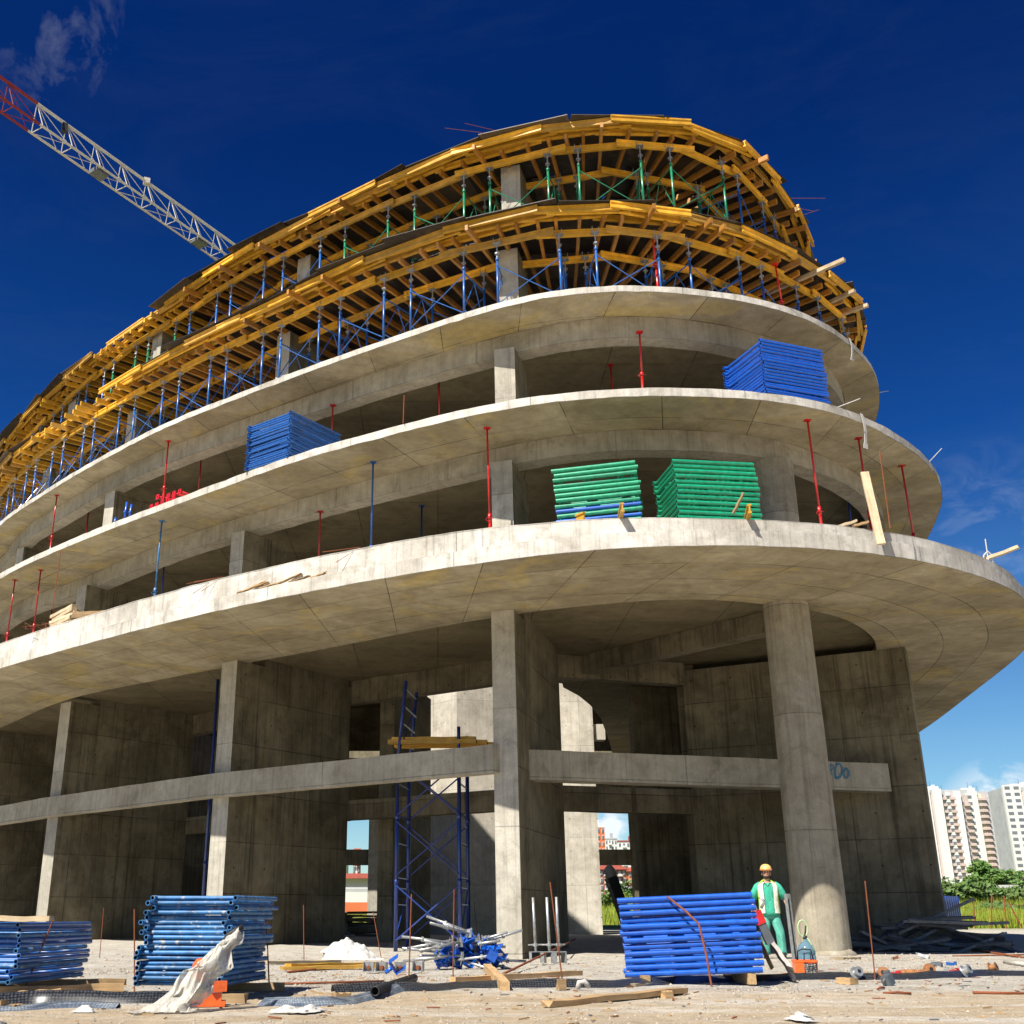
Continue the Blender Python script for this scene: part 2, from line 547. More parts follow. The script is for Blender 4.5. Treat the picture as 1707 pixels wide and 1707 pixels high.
def gz_base(x, y):
    z = -0.03 * sstep(14.0, 13.2, y)
    z -= 0.13 * math.exp(-((x - 0.5) / 4.5) ** 2 - ((y - 25.5) / 4.0) ** 2)
    z += 3.0 * sstep(80, 170, y) + 8.0 * sstep(170, 460, y)
    return z

def gz(x, y):
    z = gz_base(x, y)
    if y < 60:
        z += 0.022 * mnoise.noise(Vector((x * 0.7, y * 0.7, 0))) + 0.014 * mnoise.noise(Vector((x * 2.3, y * 2.3, 4)))
        if y > 14.2:
            z += 0.012 * abs(mnoise.noise(Vector((x * 5.1, y * 5.1, 2))))
    return z

def spaced(a, b, n, k):
    t = np.linspace(-1, 1, n) if a < 0 else np.linspace(0, 1, n)
    if a < 0:
        return np.sinh(k * t) / math.sinh(k) * b
    return a + np.sinh(k * t) / math.sinh(k) * (b - a)

xs = spaced(-1800, 1800, 241, 6.6)
ys = np.concatenate([[-600, -200, -60, -20, -5, 0, 3], np.linspace(5, 34, 175), 34 + spaced(0, 3000, 70, 5.5)[1:]])
V = [(x, y, gz(x, y)) for y in ys for x in xs]
nx = len(xs)
Fc = [(j * nx + i, j * nx + i + 1, (j + 1) * nx + i + 1, (j + 1) * nx + i) for j in range(len(ys) - 1) for i in range(nx - 1)]
gme = bpy.data.meshes.new('ground')
gme.from_pydata(V, [], Fc)
gme.polygons.foreach_set('use_smooth', [True] * len(gme.polygons))
gm, nt, b = new_mat('sandy_site_ground')
tc = nt.nodes.new('ShaderNodeTexCoord').outputs['Object']
sep = nt.nodes.new('ShaderNodeSeparateXYZ')
nt.links.new(tc, sep.inputs[0])
n_edge = noise_n(nt, tc, 1.1, 5)
ysoft = math_(nt, 'ADD', sep.outputs[1], math_(nt, 'MULTIPLY', math_(nt, 'SUBTRACT', n_edge, 0.5), 0.8))
plat = maprange(nt, ysoft, 13.6, 14.2)
far = maprange(nt, ysoft, 60, 76)
patch = maprange(nt, noise_n(nt, tc, 0.9, 8, 0.65, 0.5), 0.35, 0.65)
road = mixc(nt, (0.64, 0.525, 0.37), (0.53, 0.415, 0.275), patch)
road = mixc(nt, road, (0.72, 0.66, 0.56), maprange(nt, noise_n(nt, tc, 0.5, 8, 0.7, 0.3, (0.35, 2.2, 1)), 0.48, 0.62))
slabc = mixc(nt, (0.64, 0.605, 0.53), (0.52, 0.47, 0.39), patch)
slabc = mixc(nt, slabc, (0.30, 0.26, 0.21), maprange(nt, noise_n(nt, tc, 2.2, 9, 0.74), 0.55, 0.66))
col = mixc(nt, road, slabc, plat)
grassc = mixc(nt, (0.16, 0.20, 0.022), (0.24, 0.25, 0.05), patch)
col = mixc(nt, col, grassc, far)
speck = maprange(nt, noise_n(nt, tc, 30, 7, 0.8), 0.25, 0.75, 0.55, 1.28)
speck2 = maprange(nt, noise_n(nt, tc, 5, 7, 0.72), 0.3, 0.7, 0.72, 1.14)
hs = nt.nodes.new('ShaderNodeHueSaturation')
nt.links.new(col, hs.inputs['Color'])
nt.links.new(math_(nt, 'MULTIPLY', speck, speck2), hs.inputs['Value'])
nt.links.new(hs.outputs[0], b.inputs['Base Color'])
b.inputs['Roughness'].default_value = 0.95
b.inputs['Specular IOR Level'].default_value = 0.1
bump(nt, b, math_(nt, 'ADD', speck, math_(nt, 'MULTIPLY', speck2, 1.5)), 0.8, 0.035)
gme.materials.append(gm)
ground = link('ground', gme)
tag(ground, 'pale sandy building site ground rising to green land behind', None, None, 'structure')

# ------------------------------------------------------------------ concrete building
bld = thing('unfinished_building', 'unfinished concrete building with stepped curved floor slabs on tall piers', 'building', (0, 26, 0))
BINV = Matrix.Translation((0, -26, 0))
def bpart(name, mb, mats, parent=None, smooth=False, label=None):
    mb.v = [(x, y - (26 if parent is None else 0), z) for x, y, z in mb.v] if parent is None else mb.v
    o = mb.build(name, mats, bld if parent is None else parent, smooth)
    if label: o['label'] = label
    return o

def atl(pts, z):
    return [at(px, py, z).to_2d() for px, py in pts]

Z1, Z2, Z3 = 7.9, 12.45, 15.8
T2, T3 = 12.67, 15.98
ZF1, ZF2 = 18.0, 20.8     # tops of the shoring posts
L1 = [(-46, 78), (-33, 60), (-28, 52), (-22.3, 43.3), (-17.6, 37.6)]
C1 = Curve(L1 + atl([(0, 1114), (184, 1062), (361, 1018), (506, 988), (600, 970), (720, 950), (900, 924), (1050, 911), (1180, 907), (1282, 908.6), (1376, 914), (1470, 922), (1565, 939.5), (1645, 963), (1703, 988.5)], Z1)
           + [(15.6, 27.9), (16.78, 30.94), (18.2, 37.33), (19.6, 44), (20.6, 50), (22, 60)], 420)
C2 = Curve([(-43, 80), (-31, 61), (-26, 53), (-20.3, 44.3)] + atl([(0, 964), (111.5, 911), (229.6, 865), (328, 829), (471, 776), (563, 748), (654, 724.5), (745, 700.5), (822, 684.7), (902, 670.5), (1024, 659.5), (1085, 658), (1178, 659.7), (1289, 667), (1380, 681.6), (1434, 701.6), (1492, 730.6), (1536, 761.5), (1561, 788.7), (1574, 814), (1575, 828.7), (1566.8, 852), (1543, 903)], Z2)
           + [(17.0, 39.5), (17.9, 47), (18.6, 60)], 420)
C3 = Curve([(-40, 78), (-29.5, 60), (-23.5, 50.5)] + atl([(0, 875), (61, 833), (122, 794), (213, 744), (274, 713), (365, 676), (457, 641), (563, 602), (654, 571), (740, 541), (841, 509.5), (902, 495), (963, 487), (1054, 483.8), (1146, 488), (1237, 500), (1325, 521.8), (1383, 549), (1427, 581.7), (1456, 614.4), (1467, 636), (1468, 654), (1463, 696)], Z3)
           + [(15.1, 38), (15.8, 47), (16.2, 60)], 420)
# inner line of the thick outer band of the lowest slab
B1 = Curve([(-40.5, 77), (-29.5, 60), (-23, 51.4)] + atl([(0, 1213), (110, 1166), (280, 1130), (420, 1103), (506, 1088), (700, 1050), (830, 1027), (945, 1012), (1080, 1000), (1170, 995), (1280, 1008), (1350, 1015), (1400, 1025), (1440, 1048), (1465, 1080)], Z1)
           + [(13.4, 35), (14.6, 42), (15.2, 50), (16, 60)], 420)
RB2 = Curve([(-38, 78), (-28, 61)] + atl([(0, 1024), (137.8, 963.7), (285, 900), (380, 869), (480.5, 837), (605, 802), (742, 767), (880, 734), (963, 721), (1054, 713.5), (1145, 715.5), (1252, 723.3), (1321.6, 737.9), (1383, 763), (1434, 792), (1463, 821), (1473.5, 854)], Z2) + [(14.6, 36), (15.6, 47), (16.2, 60)], 420)
RB3 = Curve([(-37, 78), (-28, 62)] + atl([(24, 900), (91, 848.6), (183, 791), (259, 754), (335, 723.7), (425, 691), (526, 656), (617, 624), (727, 590), (861, 552), (963, 531), (1054, 524), (1176, 534.5), (1252, 552), (1343, 582), (1383, 610), (1401, 640), (1409, 672)], Z3) + [(13.4, 37), (14.3, 47), (14.9, 60)], 420)
IN1 = [(15.5, 60), (9.2, 58), (7.7, 50), (6.5, 44), (5.7, 41), (5.0, 39.0), (4.3, 37.5), (3.6, 33.0), (-2.6, 37.0), (-8.9, 43.4), (-15.5, 51.0), (-22, 60), (-30, 74)]
IN2 = [(15.5, 60), (7.5, 58), (7.0, 44), (5.5, 39), (3.4, 36.0), (-2.2, 38.6), (-8.2, 45.2), (-15.0, 53.0), (-21.5, 62), (-29, 75)]

def edge_noise(d, k):
    return 0.014 * mnoise.noise(Vector((d * 1.7, k * 9.1, 0))) + 0.010 * mnoise.noise(Vector((d * 6.3, k * 5.3, 3)))

def slab(name, C, Bc, inner, zb, zt, label, zin=None, upstand=None):
    mb = MB()
    n = 420
    P, Q = C.p, Curve.resample(Bc.p, n)
    a, b_, c_, d_ = [], [], [], []
    for i in range(n):
        e = edge_noise(C.s[i], zb)
        o = C.n[i] * e
        a.append((P[i][0] + o[0], P[i][1] + o[1], zb + e * 0.8))
        f = edge_noise(C.s[i] + 50, zb)
        b_.append((P[i][0] + C.n[i][0] * f, P[i][1] + C.n[i][1] * f, zt + f * 0.8))
        c_.append((Q[i][0], Q[i][1], zb))
        d_.append((Q[i][0], Q[i][1], zin if zin else zb))
    A, B2, Cc = mb.add(a), mb.add(b_), mb.add(c_)
    D = mb.add(d_)
    w = np.hypot(*(P - Q).T)
    for i in range(n - 1):
        s0, s1 = C.s[i], C.s[i + 1]
        mb.face((A + i, A + i + 1, B2 + i + 1, B2 + i), 0, [(s0, 0), (s1, 0), (s1, zt - zb), (s0, zt - zb)])
        mb.face((A + i + 1, A + i, Cc + i, Cc + i + 1), 1, [(s1, 0), (s0, 0), (s0, w[i]), (s1, w[i + 1])])
        if zin:
            mb.face((Cc + i + 1, Cc + i, D + i, D + i + 1), 1, [(s1, 0), (s0, 0), (s0, zin - zb), (s1, zin - zb)])
    # inner ceiling and the top as filled polygons
    zc = zin if zin else zb
    step = 6
    idx = list(range(0, n, step)) + [n - 1]
    for poly, z, m, flip in (([(Q[i][0], Q[i][1]) for i in idx] + inner, zc, 2, True), ([(P[i][0], P[i][1]) for i in idx] + inner, zt, 0, False)):
        from mathutils.geometry import tessellate_polygon
        tri = tessellate_polygon([[Vector((x, y, 0)) for x, y in poly]])
        base = mb.add([(x, y, z) for x, y in poly])
        for t in tri:
            t = list(t)
            va, vb, vc = [Vector((*poly[k], 0)) for k in t]
            up = (vb - va).cross(vc - va).z > 0
            if up == flip:
                t.reverse()
            mb.face([base + k for k in t], m)
    # inner edge
    k0 = len(inner)
    for i in range(k0 - 1):
        p, q = inner[i], inner[i + 1]
        mb.quad((p[0], p[1], zc), (q[0], q[1], zc), (q[0], q[1], zt), (p[0], p[1], zt), 2)
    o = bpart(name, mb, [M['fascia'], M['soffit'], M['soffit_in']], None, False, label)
    return o

def ring(name, C, off0, off1, z0, z1, mats, label=None, parent=None, zf=None):
    """a curved beam or upstand following a plan curve between two offsets"""
    mb = MB()
    n = len(C.p)
    rows = []
    for off, z in ((off0, z0), (off1, z0), (off1, None), (off0, None)):
        rows.append(mb.add([(C.p[i][0] + C.n[i][0] * (off + edge_noise(C.s[i], off + 3)), C.p[i][1] + C.n[i][1] * (off + edge_noise(C.s[i], off + 3)),
                             (z if z is not None else (zf(C.p[i][0]) if zf else z1)) + edge_noise(C.s[i], off + 7)) for i in range(n)]))
    h, w = z1 - z0, abs(off1 - off0)
    for i in range(n - 1):
        u0, u1 = C.s[i] * 1.0, C.s[i + 1]
        for k, (r0, r1, l0, l1, mi) in enumerate(((0, 1, 0, w, 1), (1, 2, 0, h, 0), (2, 3, 0, w, 0), (3, 0, h, 0, 0))):
            x, y = rows[r0], rows[r1]
            mb.face((x + i, x + i + 1, y + i + 1, y + i), mi, [(u0, l0), (u1, l0), (u1, l1), (u0, l1)])
    return bpart(name, mb, mats, parent, False, label)

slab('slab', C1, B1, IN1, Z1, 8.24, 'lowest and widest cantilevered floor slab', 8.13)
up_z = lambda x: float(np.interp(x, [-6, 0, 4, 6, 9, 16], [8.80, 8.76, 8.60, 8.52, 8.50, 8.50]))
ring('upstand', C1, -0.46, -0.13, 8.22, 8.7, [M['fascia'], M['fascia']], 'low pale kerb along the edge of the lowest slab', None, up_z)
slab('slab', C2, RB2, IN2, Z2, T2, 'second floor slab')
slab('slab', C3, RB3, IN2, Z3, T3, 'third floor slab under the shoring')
ring('ring_beam', RB2, 0.0, -0.5, 11.88, Z2 - 0.003, [M['beam'], M['beam']], 'curved beam under the second slab')
ring('ring_beam', RB3, 0.0, -0.5, 15.18, Z3 - 0.003, [M['beam'], M['beam']], 'curved beam under the third slab')

def prism_part(name, poly, z0, z1, mats, label=None, mi=None, rough=0.0, smooth=False, segs=1):
    """vertical prism; mi gives a material slot per side"""
    mb = MB()
    n = len(poly)
    ccw = sum(poly[i][0] * poly[(i + 1) % n][1] - poly[(i + 1) % n][0] * poly[i][1] for i in range(n)) > 0
    if not ccw:
        poly = poly[::-1]
        if mi: mi = [mi[(n - 2 - k) % n] for k in range(n)]
    a = mb.add([(x, y, z0) for x, y in poly])
    b_ = mb.add([(x, y, z1) for x, y in poly])
    for k in range(n):
        j = (k + 1) % n
        mb.face((a + k, a + j, b_ + j, b_ + k), mi[k] if mi else 0)
    mb.face([a + k for k in range(n)][::-1], 0)
    mb.face([b_ + k for k in range(n)], 0)
    return bpart(name, mb, mats, None, smooth, label)

def pier_poly(cx, cy, ang, w, depth):
    d = Vector((math.sin(ang), math.cos(ang)))
    s_ = Vector((math.cos(ang), -math.sin(ang)))
    c = Vector((cx, cy))
    return [tuple(c - s_ * w / 2), tuple(c + s_ * w / 2), tuple(c + s_ * w / 2 + d * depth), tuple(c - s_ * w / 2 + d * depth)]

PIERS = [(1.60, 26.40, 17, 0.58, 5.6), (-6.2, 32.30, 36, 0.64, 5.2), (-13.22, 39.05, 39, 0.64, 5.5), (-19.6, 46.3, 41, 0.64, 5.5), (-25.3, 54.2, 42, 0.64, 5.5)]
for k, (cx, cy, a, w, dp) in enumerate(PIERS):
    poly = pier_poly(cx, cy, R(a), w, dp)
    prism_part('pier', poly, -0.4, Z1 - 0.004, [M['wall'], M['pier']], None, [1, 0, 0, 0])  # pale lit front, darker shaded sides, set by material
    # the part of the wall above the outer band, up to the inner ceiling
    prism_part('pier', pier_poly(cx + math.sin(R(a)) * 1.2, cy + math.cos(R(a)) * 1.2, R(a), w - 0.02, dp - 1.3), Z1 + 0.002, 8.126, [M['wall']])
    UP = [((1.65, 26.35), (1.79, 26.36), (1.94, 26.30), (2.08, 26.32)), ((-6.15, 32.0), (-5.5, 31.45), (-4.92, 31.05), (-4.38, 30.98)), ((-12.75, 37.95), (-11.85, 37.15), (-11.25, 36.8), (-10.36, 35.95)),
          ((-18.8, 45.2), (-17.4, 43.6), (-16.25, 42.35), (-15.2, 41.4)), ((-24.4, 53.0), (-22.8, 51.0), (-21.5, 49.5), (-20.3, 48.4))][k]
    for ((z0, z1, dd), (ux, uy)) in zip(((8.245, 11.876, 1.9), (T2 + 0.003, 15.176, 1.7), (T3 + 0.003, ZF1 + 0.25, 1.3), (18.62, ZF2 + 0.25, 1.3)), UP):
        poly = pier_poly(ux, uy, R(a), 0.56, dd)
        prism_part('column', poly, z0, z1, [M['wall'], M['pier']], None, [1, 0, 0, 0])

# beams joining the piers, at mid height
def straight_beam(p, q, z0, z1, w, label=None, mat='beam', inward=True):
    p, q = Vector(p), Vector(q)
    t = (q - p).normalized()
    n = Vector((-t.y, t.x))      # away from the camera when p is the left end
    mb = MB()
    L = (q - p).length
    k = max(2, int(L / 0.7))
    A = []
    for (off, z) in ((0, z0), (w, z0), (w, z1), (0, z1)):
        A.append(mb.add([((p + t * (L * i / k) + n * off).x, (p + t * (L * i / k) + n * off).y, z + edge_noise(L * i / k + p.x * 3, off + z)) for i in range(k + 1)]))
    for i in range(k):
        u0, u1 = L * i / k, L * (i + 1) / k
        for r0, r1, h0, h1 in ((0, 3, z0, z1), (1, 0, 0, w), (2, 1, z0, z1), (3, 2, 0, w)):
            mb.face((A[r0] + i, A[r0] + i + 1, A[r1] + i + 1, A[r1] + i) if r0 == 0 else (A[r0] + i + 1, A[r1] + i + 1, A[r1] + i, A[r0] + i)[::-1], 0, [(u0, h0), (u1, h0), (u1, h1), (u0, h1)])
    mb.face((A[0], A[3], A[2], A[1]))
    mb.face((A[0] + k, A[1] + k, A[2] + k, A[3] + k))
    return bpart('beam', mb, [M[mat]], None, False, label)

BL = [(-19.95, 46.4), (-13.42, 38.88), (-6.47, 32.10), (1.29, 26.22)]
for a_, b_ in zip(BL[:-1], BL[1:]):
    straight_beam(a_, b_, 3.95, 4.60, 0.36)
beam_r = straight_beam((2.22, 27.52), (12.2, 30.35), 3.93, 4.66, 0.55, 'mid-height beam with blue spray paint on its right end')
# rear beams between the inner ends of the piers, two heights
RE = [(-16.2, 50.5), (-9.75, 43.3), (-3.1, 36.5), (3.25, 31.9)]
for a_, b_ in zip(RE[:-1], RE[1:]):
    straight_beam(a_, b_, 3.65, 4.25, 0.4, None, 'wall')
    straight_beam(a_, b_, 7.37, 8.12, 0.4, None, 'wall')
straight_beam((3.45, 32.3), (7.6, 33.55), 3.6, 4.3, 0.4, None, 'wall')
straight_beam((3.45, 32.3), (7.6, 33.55), 7.45, 8.12, 0.4, None, 'wall')
straight_beam((3.2, 33.9), (8.4, 27.3), 7.58, 8.12, 0.45, 'slanting ceiling beam behind the round column', 'wall')

# right shear wall, its nib and the dark walls left of it
wd = Vector((-0.868, 0.497))
wn_ = Vector((0.497, 0.868))
w0 = Vector((13.15, 30.41))
w1 = w0 + wd * 6.46
prism_part('shear_wall', [tuple(w0), tuple(w1), tuple(w1 + wn_ * 0.45), tuple(w0 + wn_ * 0.45)], -0.4, Z1 - 0.006, [M['wall']], 'broad dark concrete wall behind the round column')
prism_part('shear_wall', [(7.42, 33.95), (7.95, 33.85), (9.6, 41.0), (9.1, 41.1)], -0.4, 8.126, [M['wall']])
prism_part('shear_wall', [(6.55, 37.2), (8.3, 37.6), (8.25, 38.0), (6.5, 37.6)], -0.4, 8.12, [M['wall']])
prism_part('shear_wall', [(13.0, 30.9), (13.3, 30.75), (15.6, 44), (15.2, 44)], -0.4, Z1 - 0.006, [M['wall']])
# second row of piers inside
for (cx, cy, a, w, dp, top) in ((-1.72, 37.5, 14, 0.5, 5.0, 8.6), (-8.4, 45.5, 30, 0.6, 4.0, 8.6), (-16, 53, 38, 0.6, 4, 8.6), (-12.4, 49.0, 30, 0.6, 4.0, 8.6), ):
    prism_part('inner_pier', pier_poly(cx, cy, R(a), w, dp), -0.4, top, [M['wall']])
# round column
def round_col(cx, cy, z0, z1, r0, r1, label):
    mb = MB()
    n, k = 40, 24
    prev = None
    for i in range(k + 1):
        z = z0 + (z1 - z0) * i / k
        r = r0 + (r1 - r0) * i / k
        b_ = mb.add([(cx + (r + 0.006 * mnoise.noise(Vector((math.cos(2 * PI * q / n) * 2, math.sin(2 * PI * q / n) * 2, z * 2)))) * math.cos(2 * PI * q / n), cy + r * math.sin(2 * PI * q / n), z) for q in range(n)])
        if prev is not None:
            for q in range(n):
                j = (q + 1) % n
                zz = z0 + (z1 - z0) * (i - 1) / k
                mb.face((prev + q, prev + j, b_ + j, b_ + q), 0, [(q * r * 6.28 / n, zz), ((q + 1) * r * 6.28 / n, zz), ((q + 1) * r * 6.28 / n, z), (q * r * 6.28 / n, z)])
        prev = b_
    return bpart('round_column', mb, [M['column']], None, True, label)
round_col(8.46, 25.92, -0.35, Z1 - 0.003, 0.59, 0.53, 'round concrete column beside the worker')
round_col(8.72, 26.6, 8.245, 11.876, 0.53, 0.53, None)
mb = MB()
mb.lathe([(0.70, -0.06), (0.67, 0.02), (0.625, 0.07), (0.57, 0.09)], (8.46, 25.92, 0), 40)
for i, v in enumerate(mb.v):
    q = mnoise.noise(Vector(v) * 2.3)
    mb.v[i] = (v[0] + 0.10 * q, v[1] + 0.10 * q, v[2] * (1 + 1.2 * q))
bpart('column_footing', mb, [M['column']], None, True)

# walls added behind the open floors to shut out sky light
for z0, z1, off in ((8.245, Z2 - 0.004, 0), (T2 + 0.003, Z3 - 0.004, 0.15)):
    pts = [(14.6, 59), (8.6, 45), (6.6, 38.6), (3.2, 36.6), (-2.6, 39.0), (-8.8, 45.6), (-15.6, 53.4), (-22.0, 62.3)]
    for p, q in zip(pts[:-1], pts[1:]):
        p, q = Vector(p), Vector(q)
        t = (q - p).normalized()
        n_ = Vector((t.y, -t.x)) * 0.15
        prism_part('sky_blocker_wall', [tuple(p - t * 0.05), tuple(q + t * 0.05), tuple(q + n_ + t * 0.05), tuple(p + n_ - t * 0.05)], z0, z1, [M['wall']])

# blue spray paint on the right beam
bt = Vector((12.2 - 2.22, 30.35 - 27.52)).normalized()
bnrm = Vector((bt.y, -bt.x))
def on_beam(px, py):
    d = pixel_dir(px, py)
    o2 = Vector((2.22, 27.52)) + bnrm * 0.022
    t = o2.dot(bnrm) / Vector((d.x, d.y)).dot(bnrm)
    return Vector((d.x * t, d.y * t, EYE + d.z * t))
gp, gnt, gb = new_mat('blue_spray_paint')
gb.inputs['Base Color'].default_value = (0.03, 0.17, 0.30, 1)
gb.inputs['Roughness'].default_value = 0.8
gtc = gnt.nodes.new('ShaderNodeTexCoord').outputs['Object']
gnt.links.new(maprange(gnt, noise_n(gnt, gtc, 22, 6, 0.7), 0.34, 0.56, 0.25, 0.95), gb.inputs['Alpha'])
def stroke(mb, pts, w):
    P = [on_beam(*p) for p in pts]
    up = Vector((0, 0, 1))
    L, Rr = [], []
    for i, p in enumerate(P):
        d = (P[min(i + 1, len(P) - 1)] - P[max(i - 1, 0)]).normalized()
        s_ = d.cross(Vector((bnrm.x, bnrm.y, 0)))
        L.append(p + s_ * w / 2)
        Rr.append(p - s_ * w / 2)
    b_ = mb.add([(v.x, v.y, v.z) for v in L + Rr])
    n = len(P)
    for i in range(n - 1):
        mb.face((b_ + i, b_ + i + 1, b_ + n + i + 1, b_ + n + i))
mb = MB()
for pts, w in (([(1394, 1273), (1392, 1284), (1393, 1297)], 0.07), ([(1394, 1273), (1400, 1273), (1404, 1279), (1404, 1288), (1400, 1295), (1393, 1297)], 0.07),
               ([(1408, 1281), (1407, 1288), (1408, 1296)], 0.06), ([(1408, 1281), (1412, 1281), (1415, 1286), (1415, 1292), (1412, 1296), (1408, 1296)], 0.06),
               ([(1384, 1274), (1385, 1284), (1387, 1292)], 0.035), ([(1384, 1274), (1389, 1275), (1389, 1281), (1385, 1283)], 0.035)):
    stroke(mb, pts, w)
mb.v = [(x - 0, y - 26, z) for x, y, z in mb.v]
g = mb.build('spray_paint_letters', [gp], None)
g.parent = beam_r
g['label'] = 'blue spray painted letters on the beam'

# courtyard: pale sunlit cores and the open frame of the far side, all part of the same building
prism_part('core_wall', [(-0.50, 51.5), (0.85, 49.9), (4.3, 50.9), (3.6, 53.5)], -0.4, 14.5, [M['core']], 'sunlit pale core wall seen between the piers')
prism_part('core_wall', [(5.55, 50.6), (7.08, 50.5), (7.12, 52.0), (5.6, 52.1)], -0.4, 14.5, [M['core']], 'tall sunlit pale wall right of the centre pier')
prism_part('corbel', [(7.09, 50.7), (7.65, 50.7), (7.65, 51.3), (7.09, 51.3)], 8.3, 9.0, [M['core']])
for x in (-22, -17.5, -13, -8.6, -3.75, 10.5, 14.5):
    w = 0.55
    prism_part('far_column', [(x, 62), (x + w, 62), (x + w, 62.8), (x, 62.8)], -0.3, 6.1, [M['wall'] if x > 4 else M['pier']])
for z0, z1 in ((3.3, 4.1), (6.1, 8.4)):
    mb = MB()
    mb.box((-3.5, 62.45, (z0 + z1) / 2), (46, 0.5, z1 - z0))
    bpart('far_beam', mb, [M['wall']])
for z in (8.6, 12.5, 16.2):
    mb = MB()
    mb.box((-3.5, 66.5 + (z - 8.6) * 0.1, z), (46, 17, 0.36))
    bpart('far_slab', mb, [M['wall']])
for z0, z1 in ((8.79, 12.31), (12.69, 16.0)):
    mb = MB()
    mb.box((-3.5, 65.6, (z0 + z1) / 2), (45, 0.4, z1 - z0))
    bpart('far_wall', mb, [M['wall']])

# ------------------------------------------------------------------ shoring and timber formwork of the two top floors
CF1 = Curve([(-36, 74), (-28, 60), (-23.2, 51.5)] + atl([(0, 830), (37, 784.6), (85, 748), (137, 711.5), (216, 666), (314, 614), (369, 587), (436, 557), (535, 511), (624, 471), (707, 442), (812, 409), (876, 396), (975, 389), (1043, 386), (1091, 393), (1170, 410), (1238, 431), (1294, 457), (1346, 489), (1410, 537)], ZF1)
            + [(13.7, 33.5), (14.6, 40), (15, 50)], 420)
CF2 = Curve([(-37, 75), (-29, 61), (-24.5, 54)] + atl([(0, 787.6), (55, 723.7), (110, 672), (207, 590), (311, 526), (356, 492), (410, 461), (514, 407), (581, 375), (639, 349), (718, 315), (800, 283), (876, 266), (939, 251), (1075, 243), (1202, 266), (1226, 287), (1266, 333), (1306, 389)], ZF2)
            + [(12.4, 33), (13.4, 39), (14, 50)], 420)

def in_view(p, lim=-0.55):
    return p.y > 0 and p.x / p.y > lim

rnd = random.Random(11)
GREY = M['galv']
def make_tower(colmat, h, label, group):
    root = thing('shoring_tower', label, 'shoring tower', (0, 0, 0), (0, 0, 0), group)
    a, dp = 0.85, 1.2
    mb = MB()
    mb.tube((0, 0, 0), (0, 0, h - 0.52), 0.034, 8)
    mb.tube((0, 0, h - 0.54), (0, 0, h - 0.46), 0.048, 8)
    mb.box((0, 0, 0.008), (0.14, 0.14, 0.014))
    post = mb.mesh('shoring_post', [colmat], True)
    mb = MB()
    mb.tube((0, 0, -0.5), (0, 0, -0.02), 0.021, 6)
    mb.tube((0, 0, -0.34), (0, 0, -0.30), 0.07, 6)
    mb.box((0, 0, -0.012), (0.20, 0.17, 0.012))
    for sx in (-1, 1):
        for sy in (-1, 1):
            mb.box((sx * 0.085, sy * 0.07, 0.075), (0.014, 0.014, 0.16))
    jack = mb.mesh('screw_jack', [GREY])
    for sx in (-1, 1):
        for y in (0, dp):
            p = link('post', post, root, (sx * a, y, 0))
            link('screw_jack', jack, p, (0, 0, h))
    mbx = MB()
    for (x0, x1, yy) in ((-a, a, -0.03), (a, -a, -0.05)):
        mbx.tube((x0, yy, 0.12), (x1, yy, h - 0.72), 0.0135, 6)
    xb = mbx.mesh('cross_brace', [colmat])
    link('cross_brace', xb, root)
    link('cross_brace', xb, root, (0, dp + 0.08, 0))
    mb = MB()
    mb.tube((0, 0, h - 0.62), (0, dp, h - 0.62), 0.02, 6)
    mb.tube((0, 0, 0.25), (0, dp, 0.25), 0.02, 6)
    mb.tube((0, 0.02, 0.3), (0, dp * 0.5, h - 0.64), 0.014, 6)
    mb.tube((0, dp - 0.02, 0.3), (0, dp * 0.5, h - 0.64), 0.014, 6)
    sb = mb.mesh('side_frame', [colmat])
    for sx in (-1, 1):
        link('side_frame', sb, root, (sx * a, 0, 0))
    return root

# H-profile timber beam along x, unit centred, top at z = 0.2
def hbeam_mesh(L, mat):
    mb = MB()
    mb.box((0, 0, 0.022), (L, 0.082, 0.044))
    mb.box((0, 0, 0.178), (L, 0.082, 0.044))
    mb.box((0, 0, 0.1), (L - 0.004, 0.030, 0.112))
    return mb.mesh('h_profile_beam', [mat])
HB = [hbeam_mesh(3.3, M['yellow']), hbeam_mesh(2.7, M['yellow']), hbeam_mesh(3.9, M['yellow']), hbeam_mesh(2.25, M['yellow'])]

def chord(C, s0, s1, off):
    p, q = C.at(s0, off)[0], C.at(s1, off)[0]
    return (p + q) / 2, math.atan2((q - p).y, (q - p).x), (q - p).length

